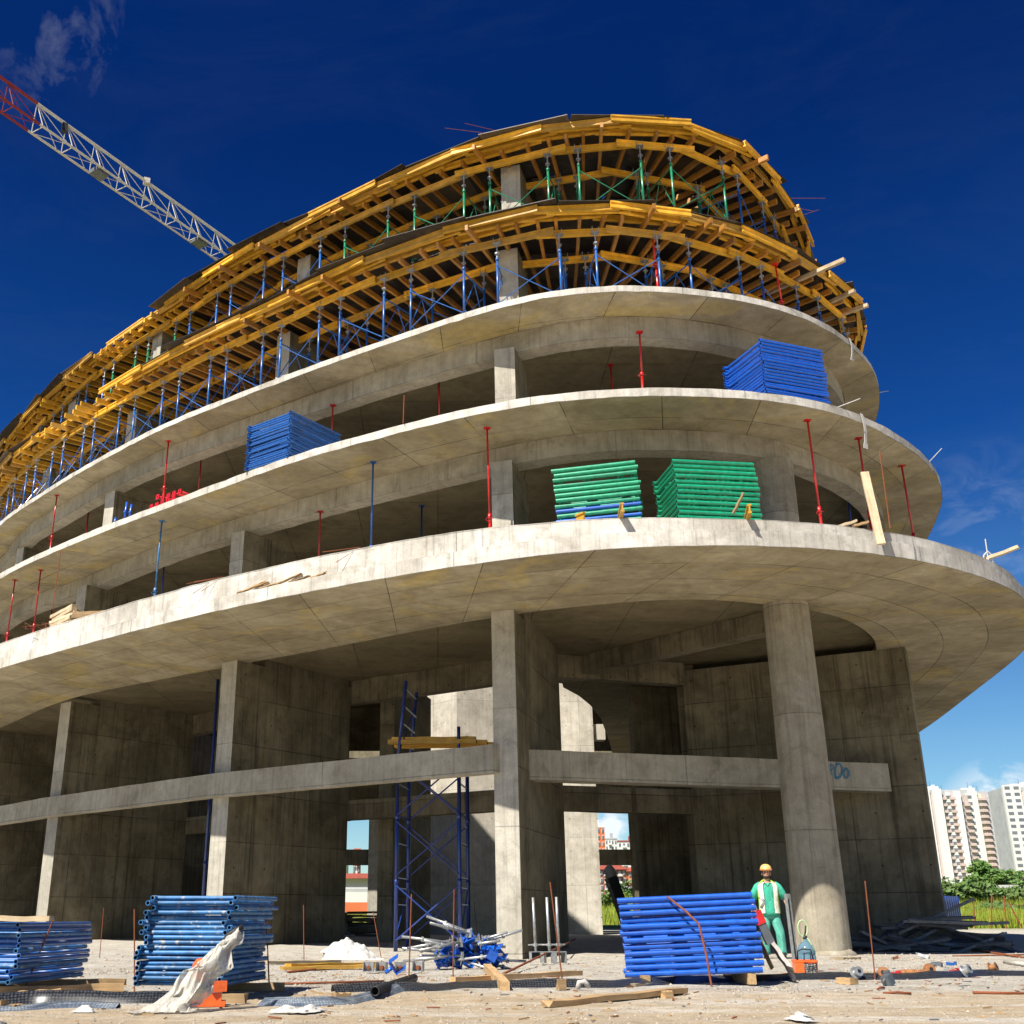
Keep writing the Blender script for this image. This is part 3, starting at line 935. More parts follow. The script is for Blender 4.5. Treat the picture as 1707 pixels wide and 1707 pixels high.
def shoring(level, C, zb, zt, colours, s_end_y):
    lo = C.near(-25, 54)
    hi = C.near(*s_end_y)
    nm = 'lower' if level == 1 else 'upper'
    # towers, front row
    protos = {}
    s = lo
    i = 0
    while s < hi:
        p, t, n = C.at(s + 0.85)
        mid = C.at(s + 0.85, -0.02)[0]
        if in_view(mid):
            cname = colours(mid, i)
            key = (cname,)
            lab = '%s steel shoring tower with cross braces under the edge of the %s timber deck' % (cname, nm)
            grp = '%s shoring towers along the edge of the %s timber deck' % (cname, nm)
            if key not in protos:
                protos[key] = make_tower(M[cname], zt - zb, lab, grp)
                o = protos[key]
            else:
                o = copy_tree(protos[key])
            o.location = (mid.x, mid.y, zb)
            o.rotation_euler = (0, 0, math.atan2(t.y, t.x) + rnd.uniform(-0.02, 0.02))
        s += 2.62 + rnd.uniform(-0.12, 0.12)
        i += 1
    # second row, deeper in
    s = lo + 1.0
    CI = C.offset(-3.3)
    hi2 = CI.near(*s_end_y)
    s = CI.near(-19, 49)
    first = None
    while s < hi2:
        p, t, n = CI.at(s)
        if in_view(p, -0.5):
            lab = 'steel shoring tower standing deep inside below the %s timber deck' % nm
            grp = 'inner shoring towers below the %s timber deck' % nm
            if first is None:
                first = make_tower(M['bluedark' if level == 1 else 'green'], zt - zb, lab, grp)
                o = first
            else:
                o = copy_tree(first)
            o.location = (p.x, p.y, zb)
            o.rotation_euler = (0, 0, math.atan2(t.y, t.x))
        s += 3.3
    # ledger beams over the post heads: four rows
    for row, off in enumerate((0.0, -1.2, -3.3, -4.5)):
        Cr = C.offset(off) if off else C
        s = Cr.near(-24, 52)
        h_ = Cr.near(*s_end_y)
        k = 0
        while s < h_:
            step = 2.75 if row == 0 else 3.0
            nose = row == 0 and C.at(s + 1)[0].x > 2.2
            if nose:
                step = 1.85
            m_, a, L = chord(Cr, s, s + step, 0.045 if k % 2 else -0.045)
            if in_view(m_):
                o = link('timber_beam', HB[3] if nose else HB[0] if row == 0 else HB[2] if L > 3.4 else HB[0])
                o.location = (m_.x, m_.y, zt + (0.0 if k % 2 else 0.003))
                o.rotation_euler = (0, rnd.uniform(-0.006, 0.006), a)
                if row == 0:
                    tag(o, 'yellow timber beam lying on the outermost post heads of the %s deck' % nm, 'beam', 'outer main beams under the %s timber deck' % nm)
                else:
                    tag(o, 'yellow timber beam on inner post heads deep under the %s deck' % nm, 'beam', 'inner main beams under the %s timber deck' % nm)
            s += step
            k += 1
    # joists across them
    mj = []
    for L in (5.2, 5.6):
        mb = MB()
        mb.box((0, -L / 2, 0.08), (0.085, L, 0.16))
        # grain follows x in the shader, so the joist mesh is built along x and turned
        mb2 = MB()
        mb2.box((L / 2, 0, 0.08), (L, 0.085, 0.16))
        mj.append(mb2.mesh('joist', [M['joist']]))
        mb3 = MB()
        mb3.box((L / 2, 0, 0.08), (L, 0.09, 0.165))
        mj.append(mb3.mesh('joist', [M['yellow']]))
    s = C.near(-24, 52)
    k = 0
    while s < C.near(*s_end_y):
        p, t, n = C.at(s)
        if in_view(p, -0.53):
            leftish = p.x < (-10.8 if level == 1 else -9.0)
            far_left = p.x < -11.3
            out = rnd.uniform(0.22, 0.42)
            if leftish and rnd.random() < 0.55:
                out = rnd.uniform(0.5, 0.75)
            elif rnd.random() < 0.16:
                out = rnd.uniform(0.6, 0.95)
            q = p + n * out
            o = link('joist', mj[(1 if leftish else 0) + (2 if out > 0.6 else 0)])
            o.location = (q.x, q.y, zt + 0.205)
            o.rotation_euler = (0, rnd.uniform(-0.004, 0.004), math.atan2(-n.y, -n.x) + rnd.uniform(-0.05, 0.05))
            tag(o, '%s timber joist carrying the plywood of the %s deck' % ('yellow' if leftish else 'orange brown', nm), 'joist', '%s joists under the %s timber deck' % ('yellow' if leftish else 'orange brown', nm))
        s += rnd.choice((0.42, 0.5, 0.55, 0.66)) * (1.0 if p.x < -6 else 1.12)
        k += 1
    # edge beams laid along the joist ends
    for row, (off, dz, step) in enumerate(((0.16, 0.0, 2.9), (0.40, 0.004, 2.5), (0.58, 0.0, 2.6))):
        s = C.near(-23.5, 52) + row * 0.8
        k = 0
        while s < C.near(*s_end_y) - 0.5:
            jit = rnd.uniform(-0.03, 0.03) + (0.05 if k % 2 else -0.05)
            full = step
            if C.at(s + 1)[0].x > 2.2:
                step = 1.85
            m_, a, L = chord(C, s, s + step, off + jit)
            if in_view(m_):
                skip = (level == 1 and -15.5 < m_.x < -11.2 and row > 0) or (level == 2 and -13 < m_.x < -9.6 and row == 2) or (m_.x > 9 and row == 0)
                if not skip:
                    o = link('edge_beam', HB[3] if step < 2 else HB[1 if row else 0])
                    o.location = (m_.x, m_.y, zt + 0.37 + dz)
                    o.rotation_euler = (0, rnd.uniform(-0.012, 0.012), a + rnd.uniform(-0.02, 0.02))
                    tag(o, 'yellow timber beam along the outer rim of the %s deck, above the joist ends' % nm, 'beam', 'rim beams of the %s timber deck' % nm)
            s += step
            step = full
            k += 1
    # plywood sheets
    mb = MB()
    mb.box((0, 0, 0.0105), (2.55, 1.27, 0.021))
    sheet = mb.mesh('plywood_sheet', [M['ply']])
    for row in range(5):
        off = 0.10 - row * 1.2
        Cr = C.offset(off)
        s = Cr.near(-23.5, 52) + row * 0.9
        while s < Cr.near(*s_end_y) + 0.5:
            m_, a, L = chord(Cr, s, s + 2.42, 0)
            if row == 0 and ((level == 1 and -15.5 < m_.x < -11.0) or (level == 2 and -13 < m_.x < -9.4)):
                m_, a, L = chord(Cr, s, s + 2.42, -0.62)
            if in_view(m_):
                o = link('plywood_sheet', sheet)
                jx = rnd.choice((-0.12, -0.05, 0.0, 0.05, 0.10, 0.16)) * (0.5 if m_.x > 2 else 1) - (0.10 if m_.x > 6 else 0) if row == 0 else 0
                nn = Vector((math.sin(a), -math.cos(a)))
                o.location = (m_.x + nn.x * jx, m_.y + nn.y * jx, zt + 0.578 + rnd.uniform(0.0, 0.006) + row % 2 * 0.024)
                o.rotation_euler = (rnd.uniform(-0.05, 0.03) if row == 0 else rnd.uniform(-0.004, 0.004), rnd.uniform(-0.012, 0.012), a + (rnd.uniform(-0.09, 0.09) if row == 0 else 0))
                if row == 0:
                    tag(o, 'dark plywood sheet on the outer rim of the %s timber deck' % nm, 'plywood', 'rim plywood of the %s timber deck' % nm)
                else:
                    tag(o, 'dark plywood sheet inside the %s timber deck, seen from below' % nm, 'plywood', 'inner plywood of the %s timber deck' % nm)
            s += 2.42

shoring(1, CF1, T3 + 0.002, ZF1, lambda p, i: 'blue', (14.2, 37))
shoring(2, CF2, ZF1 + 0.64, ZF2, lambda p, i: 'blue' if (p.x < -13.5 or -8.3 < p.x < -4.3 or p.x > 8.3) and p.x != 0 else 'green', (12.9, 36.5))

# red props standing among the shoring of the lower deck, and the timbers pushed out over the right end
def steel_prop(x, y, z0, z1, colmat, label, lean=(0, 0), split=0.55, pin=True):
    root = thing('steel_prop', label, 'prop', (x, y, z0))
    h = z1 - z0
    L = Vector(lean)
    def P(f):
        return (lean[0] * (1 - f), lean[1] * (1 - f), h * f)
    root.location = (x, y, z0)
    m = M[colmat]
    mb = MB()
    mb.tube(P(0.002), P(split), 0.034, 10)
    mb.tube(P(split - 0.01), P(split + 0.03), 0.046, 10)
    mb.build('outer_tube', [m], root, True)
    mb = MB()
    mb.tube(P(split + 0.03), P(0.995), 0.026, 10)
    mb.build('inner_tube', [m], root, True)
    mb = MB()
    mb.box((lean[0], lean[1], 0.006), (0.17, 0.17, 0.010))
    mb.build('base_plate', [m], root)
    mb = MB()
    mb.box((0, 0, h - 0.006), (0.17, 0.17, 0.010))
    mb.tube((0, 0, h - 0.03), (0, 0, h - 0.01), 0.05, 8)
    mb.build('head_plate', [m], root)
    if pin:
        mb = MB()
        c = Vector(P(split))
        mb.path([c + Vector((0.1, -0.02, 0.0)), c + Vector((0.02, -0.04, 0.0)), c + Vector((-0.07, -0.06, 0.0)), c + Vector((-0.10, -0.05, -0.05)), c + Vector((-0.05, -0.05, -0.09)), c + Vector((0.02, -0.05, -0.07))], 0.007, 5)
        mb.build('pin', [m], root)
    return root

def up_z_at(x): return up_z(x)
PROPS = [  # photo pixel of the head, ceiling height, floor, colour, label, split
    ((812, 713), Z2, 8.245, 'redbright', 'bright red steel prop left of the centre column on the lowest slab', 0.42),
    ((622, 770), Z2, 8.245, 'blue', 'blue steel prop under the second slab between two piers', 0.40),
    ((270, 868), Z2, 8.245, 'blueworn', 'worn blue steel prop right of the plank stack on the lowest slab', 0.45),
    ((68, 950), Z2, 8.245, 'red', 'red steel prop left of the plank stack on the lowest slab', 0.5),
    ((25, 966), Z2, 8.245, 'red', 'leaning red steel prop at the left edge of the photo', 0.5),
    ((1346, 700), Z2, 8.245, 'redbright', 'red steel prop right of the round column on the lowest slab', 0.42),
    ((1431, 730), Z2, 8.245, 'red', 'red steel prop behind the upright white plank', 0.5),
    ((1503, 776), Z2, 8.245, 'red', 'dark red steel prop nearest the right end of the lowest slab', 0.5),
    ((732, 616), Z3 - 0.0, T2, 'red', 'red steel prop left of the centre column on the second slab', 0.4),
    ((281, 735), Z3, T2, 'redbright', 'red steel prop rising behind the bundle of red props', 0.45),
    ((95, 825), Z3, T2, 'red', 'red steel prop standing far left on the second slab', 0.45),
    ((1066, 553), Z3 - 0.62, T2, 'redbright', 'bright red steel prop right of the centre column on the second slab', 0.5),
    ((555, 675), Z3 - 0.62, T2, 'red', 'red steel prop right behind the stacked blue frames on the second slab', 0.5),
    ((534, 852), Z2 - 0.57, 8.245, 'red', 'dark red steel prop in shade beside the second pier', 0.5),
]
for (px, zt_, zb_, cm, lab, sp) in PROPS:
    q = at(px[0], px[1], zt_)
    steel_prop(q.x, q.y, zb_, zt_ - 0.002, cm, lab, (rnd.uniform(-0.05, 0.05), rnd.uniform(-0.05, 0.05)), sp)
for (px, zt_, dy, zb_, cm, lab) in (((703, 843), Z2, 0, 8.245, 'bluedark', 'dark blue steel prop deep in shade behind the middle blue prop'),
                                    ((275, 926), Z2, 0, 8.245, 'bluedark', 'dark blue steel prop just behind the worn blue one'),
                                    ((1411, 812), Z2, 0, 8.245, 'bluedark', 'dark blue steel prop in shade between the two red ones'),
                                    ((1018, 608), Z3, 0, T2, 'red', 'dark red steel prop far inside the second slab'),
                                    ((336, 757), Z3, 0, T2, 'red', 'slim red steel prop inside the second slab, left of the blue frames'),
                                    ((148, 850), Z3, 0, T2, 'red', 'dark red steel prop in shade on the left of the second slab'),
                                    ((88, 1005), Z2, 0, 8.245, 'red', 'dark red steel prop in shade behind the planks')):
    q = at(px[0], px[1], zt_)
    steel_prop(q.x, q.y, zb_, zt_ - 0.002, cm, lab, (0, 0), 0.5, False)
q = CF1.at(CF1.near(*at(1089, 393, ZF1).to_2d()), -0.12)[0]
steel_prop(q.x, q.y, T3 + 0.003, ZF1 + 0.2, 'redbright', 'red steel prop among the blue posts at the nose of the lower deck', (0.05, 0), 0.55)
q = CF1.at(CF1.near(*at(1312, 440, ZF1).to_2d()), 0.15)[0]
steel_prop(q.x, q.y, T3 + 0.003, ZF1 + 0.2, 'redbright', 'red steel prop near the right end of the lower timber deck', (0.10, 0), 0.45)

for (a_, b_, lab) in (((1340, 462), (1408, 432), 'timber pushed out over the right rim of the lower deck, uppermost of three'),
                      ((1370, 510), (1425, 484), 'timber sticking out over the right rim, middle of three'),
                      ((1378, 532), (1447, 508), 'longest timber sticking out over the right rim of the lower deck')):
    p, q = at(*a_, 18.3), at(*b_, 18.3)
    L = (q - p).length
    mb = MB()
    mb.box((0, 0, 0), (L + 1.2, 0.11, 0.11))
    o = mb.build('protruding_timber', [M['paletimber']], None)
    o.location = (p + q) / 2 - (q - p).normalized() * 0.6
    o.rotation_euler = (0, 0, math.atan2((q - p).y, (q - p).x))
    tag(o, lab, 'timber')

# starter bars whiskering out of the top deck
for k, (a_, b_) in enumerate((((815, 222), (742, 213)), ((830, 218), (775, 205)), ((845, 222), (800, 211)), ((1318, 330), (1376, 330)), ((1322, 345), (1358, 352)), ((1318, 365), (1366, 349)))):
    zz = 21.5 + 0.05 * (k % 3)
    p, q = at(*a_, zz), at(*b_, zz)
    mb = MB()
    mb.tube(p, q, 0.007, 5)
    o = mb.build('starter_bar', [M['rust']], None)
    tag(o, 'thin steel bar poking out of the %s of the top deck' % ('left' if k < 3 else 'right'), 'rebar', 'steel bars poking out at the %s of the top deck' % ('left' if k < 3 else 'right'))

# ------------------------------------------------------------------ tower crane behind
crane = thing('tower_crane', 'cream and red lattice tower crane with its jib reaching out over the building', 'crane', (-2.2, 75.5, 0))
CZ, HJ, WJ = 40.0, 1.5, 0.9
c0 = Vector((-20.62, 45.95))
jd = (Vector((-12.82, 58.45)) - c0).normalized()
js = Vector((jd.y, -jd.x))
def jp(u, side, z):      # u metres along from c0
    q = c0 + jd * u + js * side
    return (q.x + 2.2, q.y - 75.5, z)
def jib(u0, u1, mat, name):
    mb = MB()
    mb.tube(jp(u0, 0, CZ), jp(u1, 0, CZ), 0.085, 8)
    for sd in (-1, 1):
        mb.tube(jp(u0, sd * WJ / 2, CZ - HJ), jp(u1, sd * WJ / 2, CZ - HJ), 0.065, 8)
    n = max(1, round((u1 - u0) / 1.85))
    st = (u1 - u0) / n
    for i in range(n):
        a = u0 + st * i
        for sd in (-1, 1):
            mb.tube(jp(a, 0, CZ), jp(a + 0.12 * st, sd * WJ / 2, CZ - HJ), 0.026, 6)
            mb.tube(jp(a + 0.05, 0, CZ), jp(a + 0.98 * st, sd * WJ / 2, CZ - HJ), 0.022, 6)
        mb.tube(jp(a + 0.12 * st, -WJ / 2, CZ - HJ), jp(a + 0.12 * st, WJ / 2, CZ - HJ), 0.026, 6)
        mb.tube(jp(a + 0.12 * st, -WJ / 2, CZ - HJ), jp(a + st, WJ / 2, CZ - HJ), 0.02, 6)
    mb.build(name, [mat], crane)
jib(0.0, 36.0, M['whitesteel'], 'jib_section')
jr = MB()
jib(-16.0, 0.0, M['cranered'], 'jib_section')
mb = MB()
mb.box(jp(7.6, 0, CZ + 0.02), (0.34, 0.34, 0.34), 0.4)
mb.build('chord_joint', [M['whitesteel']], crane)
mb = MB()
mb.box(jp(1.8, 0.0, CZ - 0.28), (0.28, 0.28, 0.5), 0.5)
mb.build('lamp_box', [M['black']], crane)
for u in (4.3, 12.0):
    mb = MB()
    mb.box(jp(u, 0, CZ - HJ - 0.05), (0.8, 0.7, 0.25), 0.95)
    mb.build('pulley_box', [M['darksteel']], crane)
mb = MB()
mb.tube(jp(-10, 0.2, CZ - HJ - 0.75), jp(30, 0.2, CZ - HJ - 0.55), 0.012, 5)
mb.build('hoist_rope', [M['black']], crane)
mb = MB()
for sx in (-0.8, 0.8):
    for sy in (-0.8, 0.8):
        mb.tube((sx, sy, 0.5), (sx, sy, 44), 0.09, 6)
for i in range(22):
    z = 0.5 + i * 1.95
    for k in range(4):
        c = [(-0.8, -0.8), (0.8, -0.8), (0.8, 0.8), (-0.8, 0.8)]
        p, q = c[k], c[(k + 1) % 4]
        mb.tube((p[0], p[1], z), (q[0], q[1], z + 1.95), 0.04, 5)
        mb.tube((p[0], p[1], z), (q[0], q[1], z), 0.035, 5)
mb.build('mast', [M['whitesteel']], crane)
mb = MB()
mb.box((0, 0, 0.25), (4, 4, 0.6))
mb.build('base_block', [M['core']], crane)

# ------------------------------------------------------------------ stacks of scaffold frames
rs = random.Random(5)
def frame_meshes(W, L, r, mat):
    """flat lying frame: two posts along y at x = +-W/2, rungs along x"""
    mb = MB()
    mb.tube((0, -L / 2, 0), (0, L / 2, 0), r, 12, True, None, 0, True)
    mb.tube((0, -L / 2 + 0.045, 0), (0, -L / 2 + 0.075, 0), r * 1.10, 12)
    post = mb.mesh('frame_post', [mat, M['hole']], True)
    mb = MB()
    mb.tube((-W / 2 + r * 0.9, 0, 0), (W / 2 - r * 0.9, 0, 0), r * 0.86, 10)
    rung = mb.mesh('frame_rung', [mat], True)
    return post, rung

def frame_thing(W, L, r, mat, label, group, rungs):
    post, rung = frame_meshes(W, L, r, mat)
    for m_ in (post, rung):
        m_.set_sharp_from_angle(angle=R(40))
    root = thing('scaffold_unit', label, 'scaffold unit', (0, 0, 0), (0, 0, 0), group)
    for sx in (-1, 1):
        link('post', post, root, (sx * W / 2, 0, 0))
    for y in rungs:
        link('rung', rung, root, (0, y, 0))
    return root

def stack(loc, rz, n, pitch, W, L, r, mats, desc, group, jit=0.02, tilt=(0, 0), drift=None, special=None):
    protos = {}
    T = Matrix.Translation(Vector(loc)) @ Matrix.Rotation(rz, 4, 'Z') @ Matrix.Rotation(tilt[0], 4, 'X') @ Matrix.Rotation(tilt[1], 4, 'Y')
    for k in range(n):
        mk = mats[k % len(mats)]
        if special and k in special: mk = special[k]
        pos = 'topmost of' if k == n - 1 else 'lowest of' if k == 0 else 'in'
        grp = group
        lab = '%s unit, %s %s' % (desc, pos, group) if pos != 'in' else '%s unit within %s' % (desc, group)
        if special and k in special:
            lab = 'odd blue frame lying among the green ones, %s of two' % ('lower' if k == min(special) else 'upper')
        if mk not in protos:
            protos[mk] = frame_thing(W, L, r, M[mk], lab, grp, (-L / 2 + 0.10, -L / 2 + 0.42, L * 0.12, L / 2 - 0.10))
            o = protos[mk]
        else:
            o = copy_tree(protos[mk], label=lab)
        d = drift(k) if drift else 0
        o.location = T @ Vector((rs.uniform(-jit, jit) + d, rs.uniform(-jit, jit), r + k * pitch))
        o.rotation_euler = (Matrix.Rotation(rz + rs.uniform(-0.012, 0.012), 4, 'Z') @ Matrix.Rotation(tilt[0] + rs.uniform(-.004, .004), 4, 'X') @ Matrix.Rotation(tilt[1] + rs.uniform(-.004, .004), 4, 'Y')).to_euler()

# A: bright blue stack before the worker: posts parallel to the picture, so the frame is turned a quarter
stack((3.325, 15.62, 0.11), R(81.5), 12, 0.0815, 1.05, 1.72, 0.0355, ['bluebright'], 'bright blue tube scaffold', 'the neat blue stack beside the worker', 0.022, (R(-2.6), 0), lambda k: 0)
# B: worn stack left of centre
kB, rB = Vector((-2.28, 12.75)), R(-10)
def rot2(v, a): return Vector((v[0] * math.cos(a) - v[1] * math.sin(a), v[0] * math.sin(a) + v[1] * math.cos(a)))
cB = kB + rot2((-0.5, 0.72), rB)
stack((cB.x, cB.y, 0.11), rB, 18, 0.0515, 0.96, 1.44, 0.026, ['blueworn'], 'paint-spattered worn blue scaffold', 'the worn blue stack left of centre', 0.035, (0, 0), lambda k: 0.03 * math.sin(k * 0.9) + 0.0055 * k - 0.05)
# C: stack cut by the left edge
kC = Vector((-4.74, 13.3))
cC = kC + rot2((-0.55, 0.95), R(-8))
stack((cC.x, cC.y, 0.10), R(-8), 12, 0.0545, 1.05, 1.85, 0.026, ['blueworn', 'blue', 'blue'], 'worn blue scaffold', 'the blue stack at the left edge', 0.04, (0, 0), lambda k: -0.035 + 0.007 * k)
def timber(p, q, w, h, mat, label, name='timber', cat='timber', group=None, jag=False, roll=0.0):
    p, q = Vector(p), Vector(q)
    L = (q - p).length
    mb = MB()
    n = 8
    for i in range(n):
        pass
    # slightly warped bar with uneven ends
    rows = []
    for i in range(n + 1):
        x = -L / 2 + L * i / n
        wob = 0.006 * math.sin(i * 1.7 + L)
        ex = [0, 0, 0, 0]
        if i in (0, n):
            ex = [random.uniform(-1, 1) * (0.10 if jag else 0.012) for _ in range(4)]
        rows.append(mb.add([(x + ex[0], -w / 2, -h / 2 + wob), (x + ex[1], w / 2, -h / 2 + wob), (x + ex[2], w / 2, h / 2 + wob), (x + ex[3], -w / 2, h / 2 + wob)]))
    for i in range(n):
        a, b_ = rows[i], rows[i + 1]
        for k in range(4):
            j = (k + 1) % 4
            mb.face((a + j, a + k, b_ + k, b_ + j))
    mb.face([rows[0] + k for k in range(4)])
    mb.face([rows[-1] + k for k in range(4)][::-1])
    o = mb.build(name, [M[mat]], None)
    d = (q - p).normalized()
    o.location = (p + q) / 2
    o.rotation_euler = (roll, -math.asin(d.z), math.atan2(d.y, d.x))
    return tag(o, label, cat, group)
def G(px, py, dz=0.0):
    q = at(px, py, 0)
    z = gz(q.x, q.y)
    q = at(px, py, z + dz)
    return q
def Gx(x, y, dz=0.0): return Vector((x, y, gz(x, y) + dz))
def off(p, dx=0, dy=0, dz=0): return Vector((p.x + dx, p.y + dy, p.z + dz))

# bearers under the stacks
timber((2.62, 15.0, 0.06), (2.62, 16.3, 0.06), 0.10, 0.10, 'timber', 'timber bearer under the left end of the neat blue stack', 'bearer', 'bearer')
timber((3.95, 15.0, 0.07), (3.95, 16.3, 0.07), 0.10, 0.13, 'timber', 'timber bearer under the right end of the neat blue stack', 'bearer', 'bearer')
timber(Gx(-3.35, 12.72, 0.045), Gx(-2.0, 12.5, 0.045), 0.11, 0.09, 'timber', 'timber bearer under the front of the worn blue stack', 'bearer', 'bearer')
timber(Gx(-3.1, 14.1, 0.045), Gx(-1.8, 13.9, 0.045), 0.11, 0.09, 'timber', 'timber bearer under the back of the worn blue stack', 'bearer', 'bearer')
timber(Gx(-5.9, 13.45, 0.04), Gx(-3.65, 13.9, 0.04), 0.11, 0.08, 'timber', 'timber bearer under the front of the left edge stack', 'bearer', 'bearer')
timber(Gx(-5.8, 14.8, 0.04), Gx(-3.9, 14.9, 0.04), 0.11, 0.08, 'timber', 'timber bearer under the back of the left edge stack', 'bearer', 'bearer')
timber((-5.6, 13.35, 0.80), (-4.38, 13.3, 0.79), 0.16, 0.055, 'paletimber', 'pale plank lying on top of the left edge stack', 'plank', 'plank')

# stacks up on the slabs
def slab_stack(pc, pl, pr, ztop, zb, n, r, mats, desc, group, special=None, jit=0.02, front_left=True):
    """pc, pl, pr: photo pixels of the near top corner, left and right top corners"""
    c, l, q = at(*pc, ztop).to_2d(), at(*pl, ztop).to_2d(), at(*pr, ztop).to_2d()
    W = (l - c).length
    L = (q - c).length
    rz = math.atan2((c - l).y, (c - l).x)
    ydir = Vector((-math.sin(rz), math.cos(rz)))
    L = max(0.9, L)
    ctr = (c + l) / 2 + ydir * L / 2
    pitch = (ztop - zb - 2 * r) / (n - 1)
    stack((ctr.x, ctr.y, zb), rz, n, pitch, W - 2 * r, L, r, mats, desc, group, jit, (0, 0), None, special)
    return ctr, W, L
slab_stack((485, 683), (413, 709), (563, 725), T2 + 1.42, T2 + 0.01, 19, 0.034, ['blue'], 'dark blue scaffold', 'the blue stack left on the second slab', None, 0.03)
slab_stack((1267, 563), (1205, 612), (1366, 586), T2 + 1.52, T2 + 0.01, 17, 0.040, ['bluebright'], 'vivid blue scaffold', 'the blue stack right on the second slab', None, 0.03)
# green ones behind the kerb of the lowest slab: posts across the view
def green_stack(pl, pr, ztop, n, r, desc, group, special, depth, turn, tilt):
    l, q = at(*pl, ztop).to_2d(), at(*pr, ztop).to_2d()
    ctr = (l + q) / 2
    W = (q - l).length
    rz = math.atan2((q - l).y, (q - l).x)
    inward = Vector((-math.sin(rz), math.cos(rz)))
    ctr = ctr + inward * depth / 2
    pitch = (ztop - 8.26 - 2 * r) / (n - 1)
    stack((ctr.x, ctr.y, 8.26), rz + PI / 2 + turn, n, pitch, depth, W, r, ['greenbright'], desc, group, 0.04, tilt, None, special)
green_stack((926, 780), (1066, 768), 10.62, 19, 0.050, 'bright green scaffold', 'the left green stack on the lowest slab', {8: 'bluebright', 10: 'bluebright'}, 1.0, 0.0, (R(-1.5), 0))
green_stack((1113, 767), (1254, 767), 10.62, 19, 0.050, 'bright green scaffold', 'the right green stack on the lowest slab', None, 1.4, R(7), (0, 0))

# timber blocks, boards and loose wood on the lowest slab
def on_edge(px, py, z, offs):
    q = at(px, py, z).to_2d()
    s = C1.near(q.x, q.y)
    return C1.at(s, offs), s
def hblock(px, label, ang, L=0.55, tip=0.0, z=None, out=0.16):
    (p, t, n), s = on_edge(px, 880, 8.6, -0.3)
    z = up_z(p.x) + 0.004
    mb = MB()
    mb.box((0, 0, 0.02), (L, 0.08, 0.04))
    mb.box((0, 0, 0.18), (L, 0.08, 0.04))
    mb.box((0, 0, 0.1), (L - 0.01, 0.03, 0.12))
    o = mb.build('timber_block', [M['yellow']], None)
    q = p + n * out
    o.location = (q.x, q.y, z)
    o.rotation_euler = (0, tip, math.atan2(n.y, n.x) + ang)
    return tag(o, label, 'timber')
hblock(1046, 'short yellow timber block on the kerb by the left green stack', 0.12, 0.8)
hblock(1224, 'yellow timber block on the kerb by the right green stack', -0.25, 0.8)
hblock(978, 'small stub of yellow timber lying left on the pale kerb', 0.9, 0.25, 0, None, 0.0)
(p, t, n), s = on_edge(1228, 860, 8.6, -0.30)
z = up_z(p.x)
timber((p.x + 0.05, p.y + 0.05, z + 0.2), (p.x + 0.28, p.y - 0.05, z + 0.62), 0.10, 0.035, 'timber', 'upright board leaning on the yellow timber block by the right green stack', 'board', 'board')
(p, t, n), s = on_edge(1392, 880, 8.6, -0.30)
z = up_z(p.x)
timber((p.x - 0.3, p.y + 0.1, z + 0.05), (p.x + 0.28, p.y + 0.15, z + 0.24), 0.12, 0.05, 'paletimber', 'short tilted board on the kerb right of the round column', 'board', 'board')
timber((p.x + 0.1, p.y - 0.1, z + 0.04), (p.x + 0.45, p.y - 0.05, z + 0.15), 0.10, 0.05, 'timber', 'smaller offcut lying beside the tilted board on the kerb', 'board', 'board')
(p, t, n), s = on_edge(1466, 905, 8.1, 0.05)
b0 = at(1467, 908, 7.95)
b1 = atd(1441, 787, b0.y + 0.30)
b0.y -= 0.06
timber(b0, b1, 0.17, 0.05, 'paletimber', 'tall pale plank standing upright over the slab edge before a red prop', 'plank', 'plank')
(p, t, n), s = on_edge(1640, 940, 8.5, -0.2)
z = up_z(p.x)
a_, b_ = at(1640, 946, z + 0.1), at(1680, 926, z + 0.42)
timber((p.x - n.x * 0.6, p.y - n.y * 0.6, z + 0.06), (p.x + n.x * 0.45 + 0.2, p.y + n.y * 0.45, z + 0.30), 0.12, 0.07, 'paletimber', 'pale timber poking out over the right end of the lowest slab', 'timber', 'timber')
mb = MB()
mb.tube((0, 0, 0), (0.02, 0.0, 0.62), 0.012, 6)
mb.path([(0.01, 0, 0.30), (-0.08, 0, 0.22), (-0.1, 0.02, 0.10), (-0.06, 0, 0.02)], 0.02, 6)
mb.path([(0.01, 0, 0.34), (0.09, 0, 0.24), (0.12, 0.02, 0.0)], 0.014, 6)
o = mb.build('tied_rod', [M['white']], None)
o.location = (p.x - 0.05, p.y + 0.05, z)
tag(o, 'thin rod wrapped in white rag beside the timber at the right slab end', 'rod')
# planks on the left of the lowest slab
q0 = at(150, 1040, 9.0)
s0 = C1.near(q0.x, q0.y)
k = 0
for lay in range(7):
    for j in range(3 if lay < 5 else 2):
        for side in (0, 1):
            if side == 1 and lay > 4: continue
            L = 1.5 + rs.uniform(-0.15, 0.25) - side * 0.5
            p, t, n = C1.at(s0 - 0.75 + side * 1.45 + rs.uniform(-0.08, 0.08), -0.62 - j * 0.17 - side * 0.1)
            zz = 8.26 + 0.50 + lay * 0.105 - side * 0.06
            ang = math.atan2(t.y, t.x) + rs.uniform(-0.06, 0.06) + (0.5 if side else -0.12)
            d = Vector((math.cos(ang), math.sin(ang)))
            timber((p.x - d.x * L / 2, p.y - d.y * L / 2, zz + rs.uniform(-.01, .01)), (p.x + d.x * L / 2, p.y + d.y * L / 2, zz + rs.uniform(-.01, .03)), 0.15, 0.095, 'paletimber' if side == 0 else 'timber',
                   'pale plank in the left part of the plank stack on the lowest slab' if side == 0 else 'darker plank in the right, untidy part of the plank stack', 'plank', 'plank',
                   'pale planks stacked on the lowest slab' if side == 0 else 'untidy darker planks beside the pale ones')
            k += 1
